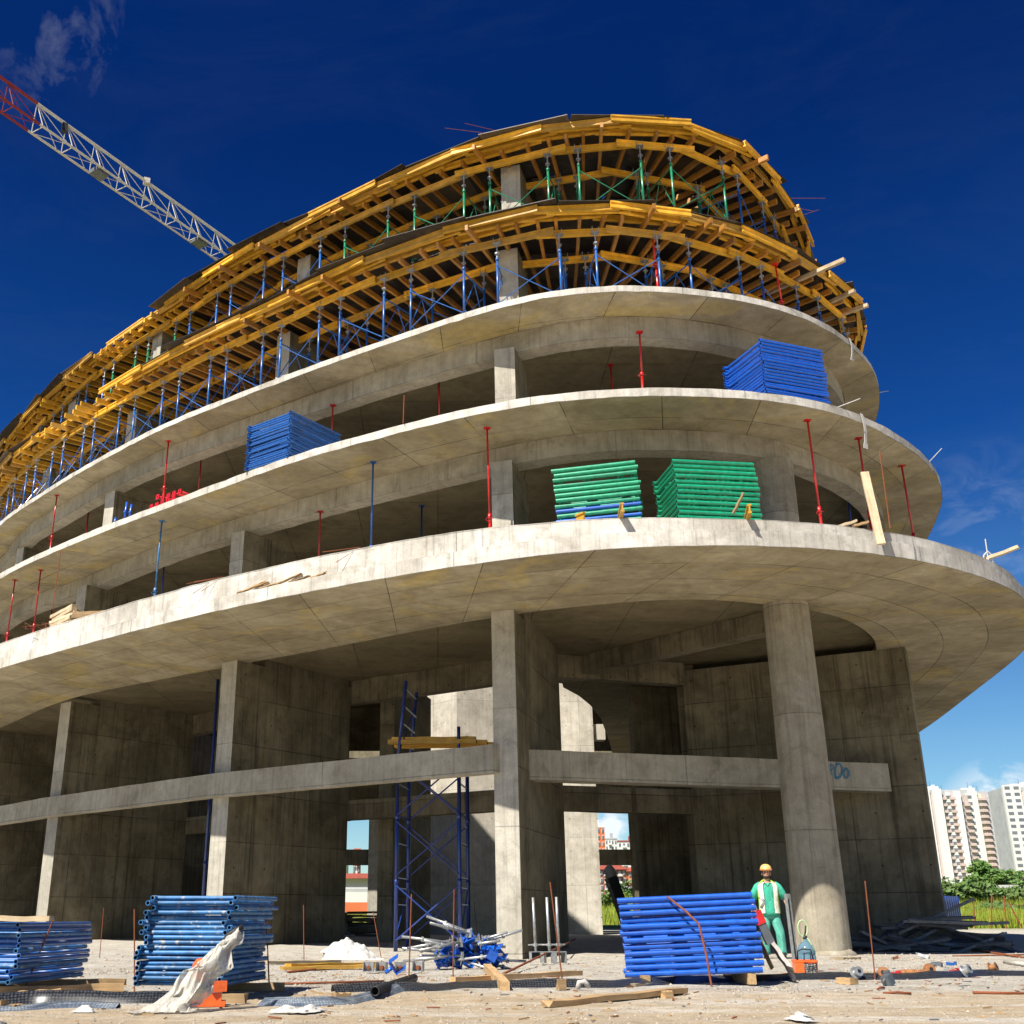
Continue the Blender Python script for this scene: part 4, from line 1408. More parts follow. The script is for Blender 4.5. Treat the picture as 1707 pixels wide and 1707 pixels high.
for kk, (px, ln, an, tip, lab) in enumerate(((414, 1.0, 0.1, 0.16, 'splintered brown board on the slab ledge left of the broken pieces'), (432, 0.6, 0.5, 0.35, 'broken wedge of wood tilted up on the slab ledge'),
                                     (470, 0.9, -0.1, 0.05, 'flat thin splinter lying along the slab ledge'), (512, 0.75, 0.25, 0.3, 'larger broken board tilted up on the slab ledge'),
                                     (545, 0.5, 0.0, 0.08, 'small offcut at the right of the broken boards'), (596, 0.45, -0.2, 0.1, 'lone pale offcut on the slab ledge further right'))):
    (p, t, n), s = on_edge(px, 985, 8.25, -0.07)
    a = math.atan2(t.y, t.x) + an * 0.25
    d = Vector((math.cos(a), math.sin(a)))
    timber((p.x - d.x * ln / 2, p.y - d.y * ln / 2, 8.27), (p.x + d.x * ln / 2, p.y + d.y * ln / 2, 8.285 + ln * tip * 0.7), 0.075, 0.022, 'timber', lab, 'broken_board', 'board', None, True)
for kk, px in enumerate((330, 366, 690)):
    (p, t, n), s = on_edge(px, 1000, 8.4, -0.2)
    mb = MB()
    z = up_z(p.x)
    mb.path([(p.x - t.x * 0.6, p.y - t.y * 0.6, z + 0.12), (p.x + t.x * 0.5, p.y + t.y * 0.5, z + 0.05), (p.x + n.x * 0.25, p.y + n.y * 0.25, z - 0.3)], 0.009, 5)
    o = mb.build('bent_bar', [M['rust']], None)
    tag(o, ('thin bent bar hanging over the kerb near the planks', 'bent wire on the kerb just left of the broken boards', 'bent wire on the kerb in front of the middle props')[kk], 'rebar')
(p, t, n), s = on_edge(70, 1070, 8.5, -0.25)
mb = MB()
for i in range(9):
    a0 = Vector((p.x + rs.uniform(-.5, .5), p.y + rs.uniform(-.2, .2), up_z(p.x) + 0.02))
    mb.path([a0, a0 + Vector((rs.uniform(-.3, .3), rs.uniform(-.2, .2), rs.uniform(.05, .3))), a0 + Vector((rs.uniform(-.5, .5), rs.uniform(-.3, .1), rs.uniform(-.1, .2)))], 0.006, 4)
tag(mb.build('wire_tangle', [M['rust']], None), 'tangle of rusty tie wire on the kerb left of the planks', 'wire')

# bundle of red props lying on the second slab, ends to the front
for i in range(11):
    px = 236 + i * 5.9
    lay = 0 if i in (0, 1, 3, 5, 7, 9) else 1
    if i == 10: px = 292
    q = at(px, 842 - (px - 236) * 0.27, T2 + 0.08)
    s = C2.near(q.x, q.y)
    p, t, n = C2.at(s, -0.08)
    root = thing('lying_prop', 'red steel prop in the bundle lying at the edge of the second slab', 'prop', (p.x, p.y, T2 + 0.09 + lay * 0.16 + (0.1 if i == 2 else 0)), (0, rs.uniform(-0.03, 0.06), math.atan2(-n.y, -n.x) + rs.uniform(-0.12, 0.12)), 'red props lying in a bundle')
    mb = MB()
    mb.tube((0.02, 0, 0), (1.7, 0, 0), 0.042, 10)
    mb.build('outer_tube', [M['redbright']], root, True)
    mb = MB()
    for c in ((0, 0.05, 0, 0.16, 0.06), (0, -0.05, 0, 0.16, 0.06)):
        mb.box((0.01, c[1], 0), (0.02, c[4], 0.16))
    mb.box((0.01, 0, 0.055), (0.02, 0.10, 0.05))
    mb.box((0.01, 0, -0.055), (0.02, 0.10, 0.05))
    mb.build('head_plate', [M['redbright']], root)
for (px, py, z0, ln) in ((178, 862, T2, 0.7), (186, 858, T2, 0.55), (166, 872, T2, 0.3)):
    q = at(px, py, z0)
    p = C2.at(C2.near(q.x, q.y), -0.25)[0]
    mb = MB()
    mb.tube((0, 0, 0), (0.03, 0, ln), 0.04, 10)
    mb.tube((0, 0, ln * 0.5), (0.0, 0, ln * 0.55), 0.055, 10)
    o = mb.build('blue_tube', [M['bluebright']], None, True)
    o.location = (p.x, p.y, z0 + 0.002)
    tag(o, 'short blue tube end standing at the second slab edge by a column', 'tube', 'short blue tubes by the column')
# cloth strips hanging over edges on the right
for (px, py, C, zt, ln, lab) in ((1432, 692, C2, T2, 0.95, 'white strap hanging over the right edge of the second slab'), (1419, 560, C3, T3, 0.7, 'pale rag hanging over the right edge of the third slab')):
    q = at(px, py, zt)
    p, t, n = C.at(C.near(q.x, q.y), 0.035)
    mb = MB()
    k = 10
    ra, rb = [], []
    for i in range(k + 1):
        f = i / k
        w = 0.05 if i < k - 1 else 0.085
        c = Vector((p.x, p.y, zt + 0.02 - ln * f)) + Vector((n.x, n.y, 0)) * 0.02 * math.sin(f * 5) + Vector((t.x, t.y, 0)) * 0.05 * math.sin(f * 3)
        ra.append(c - Vector((t.x, t.y, 0)) * w)
        rb.append(c + Vector((t.x, t.y, 0)) * w)
    A, B = mb.add(ra), mb.add(rb)
    A2, B2 = mb.add([v + Vector((n.x, n.y, 0)) * 0.012 for v in ra]), mb.add([v + Vector((n.x, n.y, 0)) * 0.012 for v in rb])
    for i in range(k):
        mb.face((A + i, B + i, B + i + 1, A + i + 1))
        mb.face((A2 + i, A2 + i + 1, B2 + i + 1, B2 + i))
        mb.face((A + i, A + i + 1, A2 + i + 1, A2 + i))
        mb.face((B + i, B2 + i, B2 + i + 1, B + i + 1))
    tag(mb.build('hanging_strap', [M['white']], None), lab, 'strap')
for (a_, b_, C, z, lab) in (((1555, 775), (1570, 747), C2, T2, 'short bar sticking up from the right rim of the second slab'), ((1465, 653), (1481, 651), C3, T3, 'short bar sticking out of the right rim of the third slab'),
                         ((1405, 672), (1434, 664), C2, T2, 'thin stick lying at the right rim of the second slab')):
    q = at(*a_, z)
    p2_, t, n = C.at(C.near(q.x, q.y), -0.12)
    p = Vector((p2_.x, p2_.y, z + 0.01))
    q = atd(*b_, p.y - 0.12)
    mb = MB()
    mb.tube(p, q, 0.012, 5)
    tag(mb.build('stub_bar', [M['galv']], None), lab, 'rod')

# thin rebar stakes on the upper slabs
for (px, py, z0, ztip, lab) in ((672, 705, T2, 0.8, 'thin rebar standing on the second slab between two props'), (88, 1015, 8.25, 1.6, 'thin rebar on the lowest slab near the left red props'), (1484, 880, 8.25, 1.7, 'thin pale rebar behind the upright plank')):
    q = at(px, py, z0)
    mb = MB()
    mb.tube((0, 0, 0), (0.02, 0, ztip), 0.012, 5)
    o = mb.build('rebar_stake', [M['rust']], None)
    o.location = (q.x, q.y, z0)
    tag(o, lab, 'rebar')

# ------------------------------------------------------------------ scaffold tower inside, with yellow planks
TX, TY = -1.06, 29.6
tw = thing('scaffold_tower', 'tall blue scaffold tower inside the building left of the centre pier', 'scaffold tower', (TX, TY, -0.05), (0, 0, R(-9)))
Wt, Dt = 1.63, 1.65
for x in (0, Wt):
    for y in (0, Dt):
        h = 6.9 if x == 0 else 4.95
        mb = MB()
        mb.tube((x, y, 0), (x, y, 4.75), 0.052, 10)
        if x == 0:
            mb.tube((x, y, 4.75), (x + 0.22, y - 0.1, 6.8), 0.045, 8)
        else:
            mb.tube((x, y, 4.75), (x, y, 5.55), 0.045, 8)
        for z in (1.6, 3.2):
            mb.tube((x, y, z), (x, y, z + 0.12), 0.062, 10)
        mb.build('post', [M['bluedark']], tw, True)
for y in (-0.05, Dt + 0.05):
    for z0 in (0.15, 1.72, 3.2):
        for a_, b_ in ((0, Wt), (Wt, 0)):
            mb = MB()
            mb.tube((a_, y, z0 + 0.1), (b_, y - 0.02 * (1 if a_ else -1), z0 + 1.42), 0.021, 6)
            mb.build('cross_brace', [M['bluedark']], tw)
for x in (0, Wt):
    mb = MB()
    for z in (0.3, 1.1, 1.5, 1.75, 2.6, 3.05, 3.3, 4.1, 4.6):
        mb.tube((x, 0, z), (x, Dt, z), 0.024, 6)
    mb.tube((x, 0.05, 0.35), (x, Dt - 0.1, 1.45), 0.018, 6)
    mb.build('ladder_rungs', [M['bluedark']], tw)
mb = MB()
mb.tube((0.2, -0.1, 6.6), (0.2, Dt - 0.1, 6.6), 0.03, 6)
for z in (5.2, 5.65, 6.1):
    mb.tube((0.1 + (z - 5) * 0.08, -0.04, z), (0.1 + (z - 5) * 0.08, Dt - 0.06, z), 0.024, 6)
mb.tube((0.06, 0, 5.0), (0.2, Dt - 0.1, 6.5), 0.02, 6)
mb.build('top_rail', [M['bluedark']], tw)
for k, (dx, dy, dz, L) in enumerate(((-0.15, -0.1, 0, 2.1), (0.05, 0.15, 0.02, 2.2), (0.3, 0.45, 0.0, 2.3), (0.0, 0.8, 0.03, 2.1), (-0.05, 0.3, 0.13, 2.0))):
    timber((TX - 0.12 + dx, TY + dy + 0.2, 5.14 + dz), (TX - 0.12 + dx + L + 0.25, TY + dy - 0.2, 5.10 + dz), 0.2, 0.11, 'yellow', ('yellow plank across the top of the blue scaffold tower' if k < 4 else 'yellow plank lying on top of the other tower planks'), 'plank', 'plank', 'yellow planks on the scaffold tower' if k < 4 else None)
mb = MB()
mb.tube((0, 0, 0), (0, 0, 7.9), 0.05, 10)
for z in (2.2, 4.4):
    mb.tube((0, 0, z), (0, 0, z + 0.12), 0.065, 10)
o = mb.build('tall_pole', [M['bluedark']], None, True)
q = atd(352, 1300, 35.0)
o.location = (q.x, q.y, 0.0)
tag(o, 'tall thin blue pole standing just left of the second pier', 'pole')

dh = MB()
rq = random.Random(31)
for i in range(70):
    f = rq.random()
    c = Vector((-3.5 + rq.uniform(-1.0, 1.0), 46.5 + rq.uniform(-0.8, 0.8), 0.05 + 1.0 * rq.random() * max(0.35, 1 - f)))
    a_ = rq.uniform(-0.6, 0.6)
    dh.bar(c - Vector((math.cos(a_), math.sin(a_), 0.0)) * 0.7, c + Vector((math.cos(a_), math.sin(a_), 0.15 * rq.uniform(-1, 1))) * 0.7, 0.22, 0.08)
tag(dh.build('board_heap', [M['ply']], None), 'dark heap of formwork boards inside the building seen through the left gap', 'board heap')

# ------------------------------------------------------------------ stakes, timbers and litter on the ground
def stake(base, top, label, r=0.009, mat='rust'):
    p = G(*base)
    d = pixel_dir(*top)
    q = atd(*top, p.y)
    mb = MB()
    mb.tube((0, 0, -0.06), q - p, r, 6)
    o = mb.build('rebar_stake', [M[mat]], None)
    o.location = p
    tag(o, label, 'rebar')
for b_, t_, lab in (((35, 1656), (88, 1535), 'rusty rebar leaning right across the left edge stack'), ((166, 1596), (173, 1513), 'thin rusty rebar between the two left stacks'),
                    ((225, 1656), (224, 1515), 'upright rebar at the left corner of the worn blue stack'), ((450, 1651), (443, 1514), 'rebar standing at the right of the worn blue stack'),
                    ((507, 1602), (506, 1508), 'rebar before the second pier wall, right of the worn stack'), ((637, 1600), (622, 1520), 'pale rebar leaning left near the white sack'),
                    ((681, 1641), (686, 1490), 'tall rusty rebar left of the heap of jacks'), ((755, 1628), (757, 1482), 'tall rusty rebar rising from the middle of the jack heap'),
                    ((797, 1566), (790, 1502), 'short rebar behind the heap of jacks'), ((844, 1582), (848, 1503), 'thin rebar right in front of the centre pier'),
                    ((939, 1640), (917, 1470), 'long rusty rebar leaning left of the three upright jacks'), ((1459, 1633), (1442, 1468), 'long rusty rebar leaning before the right wall')):
    stake(b_, t_, lab)
p = atd(1186, 1640, 14.72)
p.z = gz(p.x, p.y)
q = atd(1165, 1540, p.y + 0.12)
q2 = atd(1112, 1494, p.y + 0.35)
mb = MB()
mb.path([p, p.lerp(q, 0.5) + Vector((0.012, -0.01, 0)), q, q.lerp(q2, 0.4) + Vector((0, 0, 0.02)), q2], 0.014, 6)
tag(mb.build('bent_rebar', [M['rust']], None), 'rusty bent rebar bowed across the face of the neat blue stack', 'rebar')

timber(G(905, 1674, 0.03), G(1135, 1650, 0.03), 0.16, 0.055, 'timber', 'long foreground plank with a pointed broken end lying on the road', 'plank', 'plank', None, True)
timber(G(755, 1634, 0.04), G(967, 1622, 0.04), 0.10, 0.08, 'timber', 'long squared timber lying before the heap of jacks', 'timber', 'timber')
timber(G(812, 1612, 0.12), G(842, 1643, 0.05), 0.11, 0.10, 'timber', 'short squared timber lying across the longer one', 'timber', 'timber')
for (a_, b_, w, h, lab) in (((930, 1641), (943, 1641), 0.1, 0.11, 'small timber block at the end of the long squared timber'), ((556, 1662), (581, 1661), 0.12, 0.08, 'square timber offcut on the membrane strip left of centre'),
                            ((20, 1679), (34, 1678), 0.09, 0.05, 'small offcut in the left foreground'), ((1400, 1634), (1424, 1636), 0.14, 0.07, 'timber offcut on the membrane strip right of the worker'),
                            ((1105, 1658), (1117, 1657), 0.10, 0.07, 'little timber block under the tip of the foreground plank'), ((1055, 1642), (1120, 1637), 0.08, 0.03, 'thin grey slat lying behind the foreground plank'),
                            ((30, 1657), (100, 1653), 0.14, 0.06, 'offcut board in front of the left edge stack'), ((0, 1672), (8, 1672), 0.10, 0.05, 'dark offcut at the very left edge of the ground'),
                            ((1670, 1579), (1686, 1579), 0.2, 0.11, 'yellow timber block on the ground at the right edge'), ((1580, 1578), (1592, 1579), 0.2, 0.10, 'pale concrete block lying left of the rusty bars'),
                            ((1395, 1598), (1424, 1597), 0.3, 0.05, 'flat broken slab of rubble right of the water bottle'), ((555, 1661), (520, 1652), 0.03, 0.02, 'thin lath beside the square offcut')):
    p, q = G(*a_, h / 2), G(*b_, h / 2)
    timber(p, q, w, h, 'paletimber' if 'pale' in lab or 'grey' in lab or 'rubble' in lab else 'timber', lab, 'offcut', 'offcut')
for k, (a_, b_, w, lab) in enumerate((((437, 1604), (560, 1602), 0.3, 'long pale board under the left of the white sack'), ((470, 1614), (625, 1610), 0.22, 'yellow plank nearest the road before the white sack'),
                                 ((480, 1609), (640, 1606), 0.2, 'yellow plank lying behind the nearest one under the sack'))):
    timber(G(*a_, 0.05 + 0.03 * (k == 2)), G(*b_, 0.05 + 0.03 * (k == 2)), w, 0.05, 'yellow' if k else 'paletimber', lab, 'plank', 'plank')
for (a_, b_, r, mt, lab) in (((1590, 1578), (1709, 1596), 0.022, 'rust', 'upper rusty bar slanting out at the right edge'), ((1588, 1593), (1709, 1591), 0.015, 'rust', 'lower rusty bar lying flat at the right edge'),
                             ((1675, 1604), (1712, 1607), 0.035, 'whitesteel', 'white pipe end lying at the right edge'), ((1622, 1654), (1709, 1656), 0.016, 'rust', 'rusty bar on the road in the right foreground'),
                             ((690, 1630), (625, 1652), 0.055, 'black', 'short black rubber pipe lying on the membrane strip'), ((480, 1620), (640, 1604), 0.02, 'rust', 'slim rusty pipe lying over the yellow planks'),
                             ((450, 1640), (640, 1635), 0.014, 'rust', 'thin bar lying along the membrane right of the worn stack'), ((820, 1632), (960, 1583), 0.017, 'rust', 'slim rusty pipe leaning over the jack heap to the right')):
    p, q = G(*a_, r), G(*b_, r)
    if 'leaning over' in lab:
        q.z += 0.25
    mb = MB()
    mb.tube((0, 0, 0), q - p, r, 10, True, None, 0, r > 0.04)
    o = mb.build('steel_pipe' if mt != 'rust' else 'steel_bar', [M[mt], M['hole']], None, True)
    o.location = p
    tag(o, lab, 'pipe' if mt != 'rust' else 'bar')

# black dimpled membrane strip standing along the edge of the platform
mem, nt, b = new_mat('dimpled_black_membrane')
uvn = nt.nodes.new('ShaderNodeTexCoord').outputs['UV']
vor = nd(nt, 'ShaderNodeTexVoronoi', i_Scale=30.0, i_Randomness=0.25)
nt.links.new(uvn, vor.inputs['Vector'])
dm = maprange(nt, vor.outputs['Distance'], 0.1, 0.5)
nt.links.new(mixc(nt, (0.075, 0.080, 0.088), (0.008, 0.009, 0.011), dm), b.inputs['Base Color'])
b.inputs['Roughness'].default_value = 0.3
bump(nt, b, dm, -0.9, 0.02)
M['membrane'] = mem
def ribbon(name, pts, h, lean, label, width_wave=0.0, mat='membrane', curl=0.0):
    cv = Curve([(p.x, p.y) for p in pts], 220, 2)
    mb = MB()
    rows = []
    prof = [(0, 0), (lean * 0.4, h * 0.5), (lean, h), (lean + 0.02 + curl, h + 0.004 - curl * 0.3), (lean + 0.04 + curl * 2, h * 0.6 - curl * 0.2), (lean + 0.05 + curl * 2, 0)]
    for (o_, z_) in prof:
        rows.append(mb.add([(*(cv.p[i] - cv.n[i] * (o_ + width_wave * mnoise.noise(Vector((cv.s[i] * 1.3, z_ * 4, 0))))), gz(*cv.p[i]) - 0.02 + z_ * (1 + 0.35 * mnoise.noise(Vector((cv.s[i] * 0.9, 1, 0))))) for i in range(220)]))
    for k in range(len(prof) - 1):
        for i in range(219):
            mb.face((rows[k] + i, rows[k] + i + 1, rows[k + 1] + i + 1, rows[k + 1] + i), 0, [(cv.s[i], k * 0.09), (cv.s[i + 1], k * 0.09), (cv.s[i + 1], k * 0.09 + 0.09), (cv.s[i], k * 0.09 + 0.09)])
    return tag(mb.build(name, [M[mat]], None, True), label, 'membrane')
ribbon('membrane_strip', [G(560, 1661), G(640, 1655), G(700, 1652), G(800, 1647), G(900, 1646), G(1050, 1645), G(1180, 1638), G(1300, 1636), G(1420, 1633), G(1560, 1631), G(1707, 1627), Gx(11, 15.9)], 0.10, 0.14, 'black dimpled membrane strip along the platform edge, centre to right', 0.03)
ribbon('membrane_strip', [Gx(-6.4, 11.2), G(0, 1676), G(80, 1674), G(160, 1673), G(255, 1673), G(330, 1672), G(380, 1668)], 0.13, 0.10, 'black and bluish membrane strip along the platform edge at the left', 0.03)
shn, nt, b = new_mat('pale_blue_plastic_sheet')
tcc = nt.nodes.new('ShaderNodeTexCoord').outputs['UV']
vv = nd(nt, 'ShaderNodeTexVoronoi', i_Scale=30.0, i_Randomness=0.25)
nt.links.new(tcc, vv.inputs['Vector'])
dmm = maprange(nt, vv.outputs['Distance'], 0.1, 0.5)
base = mixc(nt, (0.34, 0.39, 0.43), (0.06, 0.09, 0.14), maprange(nt, noise_n(nt, tcc, 2.2, 6, 0.6, 0.5, (1, 5, 1)), 0.4, 0.6))  # streaky reflections of the bluish plastic painted into its base colour
nt.links.new(mixc(nt, base, (0.05, 0.06, 0.08), math_(nt, 'MULTIPLY', dmm, 0.7)), b.inputs['Base Color'])
b.inputs['Roughness'].default_value = 0.25
bump(nt, b, dmm, -0.8, 0.015)
M['bluesheet'] = shn
ribbon('rolled_sheet', [G(425, 1678), G(470, 1680), G(520, 1678), G(580, 1674), G(640, 1664), G(680, 1657)], 0.09, 0.14, 'bluish silver dimpled sheet curling on the ground right of the worn stack', 0.05, 'bluesheet', 0.02)
ribbon('rolled_sheet', [Gx(-6.2, 10.95), G(10, 1684), G(110, 1682), G(190, 1680)], 0.06, 0.16, 'bluish silver dimpled sheet lying at the left edge of the ground', 0.04, 'bluesheet')

# crumpled sheets
def crumple(name, ctr, sx, sy, h, mat, label, cat, seed, peak=(0, 0), n=46, fall=1.6, freq=2.6, rz=0.0):
    mb = MB()
    ca, sa = math.cos(rz), math.sin(rz)
    for j in range(n + 1):
        for i in range(n + 1):
            u, v = i / n * 2 - 1, j / n * 2 - 1
            rr = max(abs(u), abs(v)) * 0.3 + math.hypot(u, v) * 0.7
            edge = 1 + 0.25 * mnoise.noise(Vector((math.atan2(v, u) * 1.5, seed, 0)))
            x, y = u * sx * edge, v * sy * edge
            d = math.hypot((u - peak[0]), (v - peak[1]))
            z = h * max(0, 1 - d ** 1.2) ** fall
            q = Vector((u * freq, v * freq, seed))
            z += h * 0.42 * abs(mnoise.noise(q)) * max(0, 1 - rr * 0.85) + h * 0.2 * mnoise.noise(q * 2.3) * max(0, 1.05 - rr) + 0.02
            x2, y2 = ca * x - sa * y, sa * x + ca * y
            mb.v.append((x2 + 0.06 * mnoise.noise(q * 1.9 + Vector((9, 0, 0))), y2, max(0.005, z)))
    for j in range(n):
        for i in range(n):
            a = j * (n + 1) + i
            mb.face((a, a + 1, a + n + 2, a + n + 1))
    o = mb.build(name, [mat], None, True)
    o.location = ctr
    return tag(o, label, cat)
crumple('white_sack', G(588, 1600, 0.06), 0.60, 0.42, 0.34, M['white'], 'crumpled white sack slumped on the yellow planks', 'sack', 3.3, (-0.2, 0.1), 60, 0.75, 3.2)
pls, nt, b = new_mat('milky_plastic_film')
ptc = nt.nodes.new('ShaderNodeTexCoord').outputs['Object']
pn = noise_n(nt, ptc, 6, 7, 0.65, 1.0, (1.6, 1.6, 0.5))
nt.links.new(mixc(nt, (0.66, 0.64, 0.57), (0.50, 0.47, 0.40), maprange(nt, pn, 0.35, 0.65)), b.inputs['Base Color'])
nt.links.new(maprange(nt, pn, 0.3, 0.7, 0.62, 0.95), b.inputs['Alpha'])
b.inputs['Roughness'].default_value = 0.25
bump(nt, b, pn, 0.9, 0.04)
def drape(name, rows, label, cat, seed, mat, nu=60, nv=40, amp=0.05):
    """a sheet hanging from a ridge line: rows of (x, y, z, half width) from the top down"""
    mb = MB()
    R_ = [np.array(r, float) for r in rows]
    for j in range(nv + 1):
        f = j / nv * (len(R_) - 1)
        i0 = min(int(f), len(R_) - 2)
        r = R_[i0] * (1 - (f - i0)) + R_[i0 + 1] * (f - i0)
        for i in range(nu + 1):
            u = i / nu * 2 - 1
            fold = (math.sin(u * 5.5 + seed + 2.2 * math.sin(j / nv * 4)) * 0.6 + 1.3 * mnoise.noise(Vector((u * 3.3, j / nv * 5, seed)))) * amp * (0.4 + j / nv)
            q = Vector((u * 2.2, j / nv * 3.0, seed))
            x = r[0] + u * r[3] * (1 + 0.45 * mnoise.noise(Vector((j / nv * 5, math.copysign(1, u) * 1.7, seed))))
            y = r[1] - 0.16 * (1 - u * u) * (0.4 + 0.6 * j / nv) + fold + 0.05 * mnoise.noise(q * 1.7)
            z = r[2] + 0.075 * mnoise.noise(q * 2.2) + 0.03 * mnoise.noise(q * 5.5) + 0.05 * (1 - abs(u)) - 0.03
            mb.v.append((x, y, max(z, 0.012 + 0.012 * abs(mnoise.noise(q * 5)))))
    for j in range(nv):
        for i in range(nu):
            a = j * (nu + 1) + i
            mb.face((a, a + 1, a + nu + 2, a + nu + 1))
    o = mb.build(name, [mat], None, True)
    return tag(o, label, cat)
pc_ = G(322, 1684)
o = drape('plastic_sheet', [(0.37, 0.16, 0.70, 0.045), (0.32, 0.12, 0.63, 0.11), (0.22, 0.10, 0.55, 0.10), (0.17, 0.04, 0.42, 0.17), (0.04, 0.0, 0.33, 0.14), (0.0, -0.06, 0.20, 0.21), (-0.12, -0.12, 0.08, 0.27), (-0.22, -0.20, 0.02, 0.30), (-0.25, -0.28, 0.0, 0.36)],
          'crumpled milky plastic sheet draped over an orange machine', 'plastic sheet', 2.2, pls)
o.location = pc_
# the orange machine under the film
mq = thing('orange_machine', 'small orange machine half wrapped in plastic before the worn blue stack', 'machine', G(346, 1680), (0, 0, R(8)))
mb = MB()
mb.box((0, 0.05, 0.04), (0.34, 0.20, 0.05))
mb.box((0.03, 0.05, 0.10), (0.20, 0.14, 0.08))
mb.build('base_frame', [M['orange']], mq)
mb = MB()
mb.lathe([(0.07, 0.0), (0.085, 0.02), (0.085, 0.16), (0.05, 0.21), (0.02, 0.22)], (-0.10, 0.12, 0.24), 16)
mb.build('tank', [M['orange']], mq, True)
mb = MB()
mb.box((0.10, -0.02, 0.20), (0.15, 0.05, 0.10), 0.3)
mb.build('cover_plate', [M['orange']], mq)
mb = MB()
mb.path([(0.02, 0.05, 0.2), (0.05, 0.06, 0.5), (0.16, 0.05, 0.68), (0.30, 0.03, 0.76)], 0.028, 8)
mb.build('handle', [M['black']], mq, True)

# heap of screw jacks: blue heads and grey spindles
hc = G(775, 1615)
def uhead(loc, rot, label, grp, name='fork_head'):
    root = thing(name, label, 'fork head', loc, rot, grp)
    mb = MB()
    mb.box((0, 0, 0), (0.20, 0.16, 0.012))
    for sx in (-1, 1):
        mb.box((sx * 0.094, 0, 0.075), (0.010, 0.15, 0.15))
    mb.build('fork', [M['bluebright']], root)
    mb = MB()
    mb.tube((0, 0, -0.006), (0, 0, -0.13), 0.028, 10, True, None, 0, False)
    mb.build('socket', [M['bluebright']], root, True)
    return root
uh = None
for i in range(26):
    x = rs.uniform(-0.42, 0.55)
    y = rs.uniform(-0.25, 0.25)
    z = 0.09 + 0.36 * max(0, 1 - abs(x - 0.15) / 0.6) * (i % 5) / 4 + 0.02
    loc = (hc.x + x, hc.y + y, z)
    rot = (rs.uniform(-1.6, 1.6), rs.uniform(-1.2, 1.2), rs.uniform(0, 6))
    if uh is None:
        uh = uhead(loc, rot, 'bright blue fork head tumbled in the heap before the centre pier', 'blue fork heads in the heap')
    else:
        copy_tree(uh, loc, rot)
o = copy_tree(uh, G(655, 1612, 0.14), (0.5, 0.9, 0.4), 'lone blue fork head tipped over left of the heap')
del o['group']
sj = None
def spindle(loc, rot, label, grp):
    root = thing('jack_spindle', label, 'screw jack', loc, rot, grp)
    mb = MB()
    mb.tube((0, 0, 0), (0, 0, 0.78), 0.022, 8)
    mb.build('spindle', [M['galv']], root, True)
    mb = MB()
    mb.box((0, 0, 0), (0.14, 0.14, 0.010))
    mb.build('foot_plate', [M['galv']], root)
    mb = MB()
    mb.tube((0, 0, 0.42), (0, 0, 0.46), 0.04, 8)
    mb.tube((-0.10, 0, 0.44), (0.10, 0, 0.44), 0.012, 6)
    mb.build('wing_nut', [M['galv']], root)
    return root
for i in range(26):
    x = rs.uniform(-0.35, 0.55)
    loc = (hc.x + x, hc.y + rs.uniform(-0.25, 0.35), 0.14 + 0.44 * (i % 6) / 5 * max(0.2, 1 - abs(x - 0.15)))
    rot = (PI / 2 + rs.uniform(-0.35, 0.30), rs.uniform(-0.2, 0.2), rs.uniform(-1.9, -0.9) if i % 3 else rs.uniform(1.0, 2.0))
    if sj is None:
        sj = spindle(loc, rot, 'grey screw jack spindle thrown on the heap before the centre pier', 'grey screw jacks in the heap')
    else:
        copy_tree(sj, loc, rot)
for i, px in enumerate((614, 636, 667, 697)):
    q = G(px, 1622)
    root = thing('bracket_box', 'small rusty steel bracket in the row before the white sack', 'bracket', off(q, dz=0.02), (0, 0, rs.uniform(-0.3, 0.3)), 'steel brackets lying in a row')
    mb = MB()
    mb.box((0, 0, 0.01), (0.16, 0.14, 0.012))
    mb.box((-0.075, 0, 0.075), (0.010, 0.14, 0.13))
    mb.box((0.075, 0, 0.075), (0.010, 0.14, 0.13))
    mb.box((0, 0.065, 0.075), (0.15, 0.010, 0.13))
    mb.build('bracket_body', [M['galv']], root)
    mb = MB()
    mb.tube((0, -0.04, 0.06), (0, 0.06, 0.06), 0.03, 8)
    mb.build('bolt', [M['rust']], root)
for i, px in enumerate((894, 917, 932)):
    q = G(px, 1605)
    lab = ('upright grey jack, leftmost of the three beside the centre pier', 'upright grey jack, middle of the three beside the centre pier', 'upright grey jack, rightmost of the three beside the centre pier')[i]
    root = thing('upright_jack', lab, 'screw jack', q, (R(1.5) * (i - 1), R(-1.2), rs.uniform(-0.4, 0.4)))
    mb = MB()
    mb.box((0, 0, 0.20), (0.24, 0.2, 0.012))
    for sx in (-1, 1):
        mb.box((sx * 0.105, 0, 0.10), (0.03, 0.19, 0.20))
    mb.build('fork', [M['galv']], root)
    mb = MB()
    mb.tube((0, 0, 0.2), (0, 0, 1.18), 0.028, 10)
    mb.build('spindle', [M['galv']], root, True)
    mb = MB()
    mb.tube((0, 0, 0.30), (0, 0, 0.35), 0.05, 10)
    mb.tube((-0.14, 0, 0.325), (0.14, 0, 0.325), 0.014, 6)
    mb.build('wing_nut', [M['galv']], root)

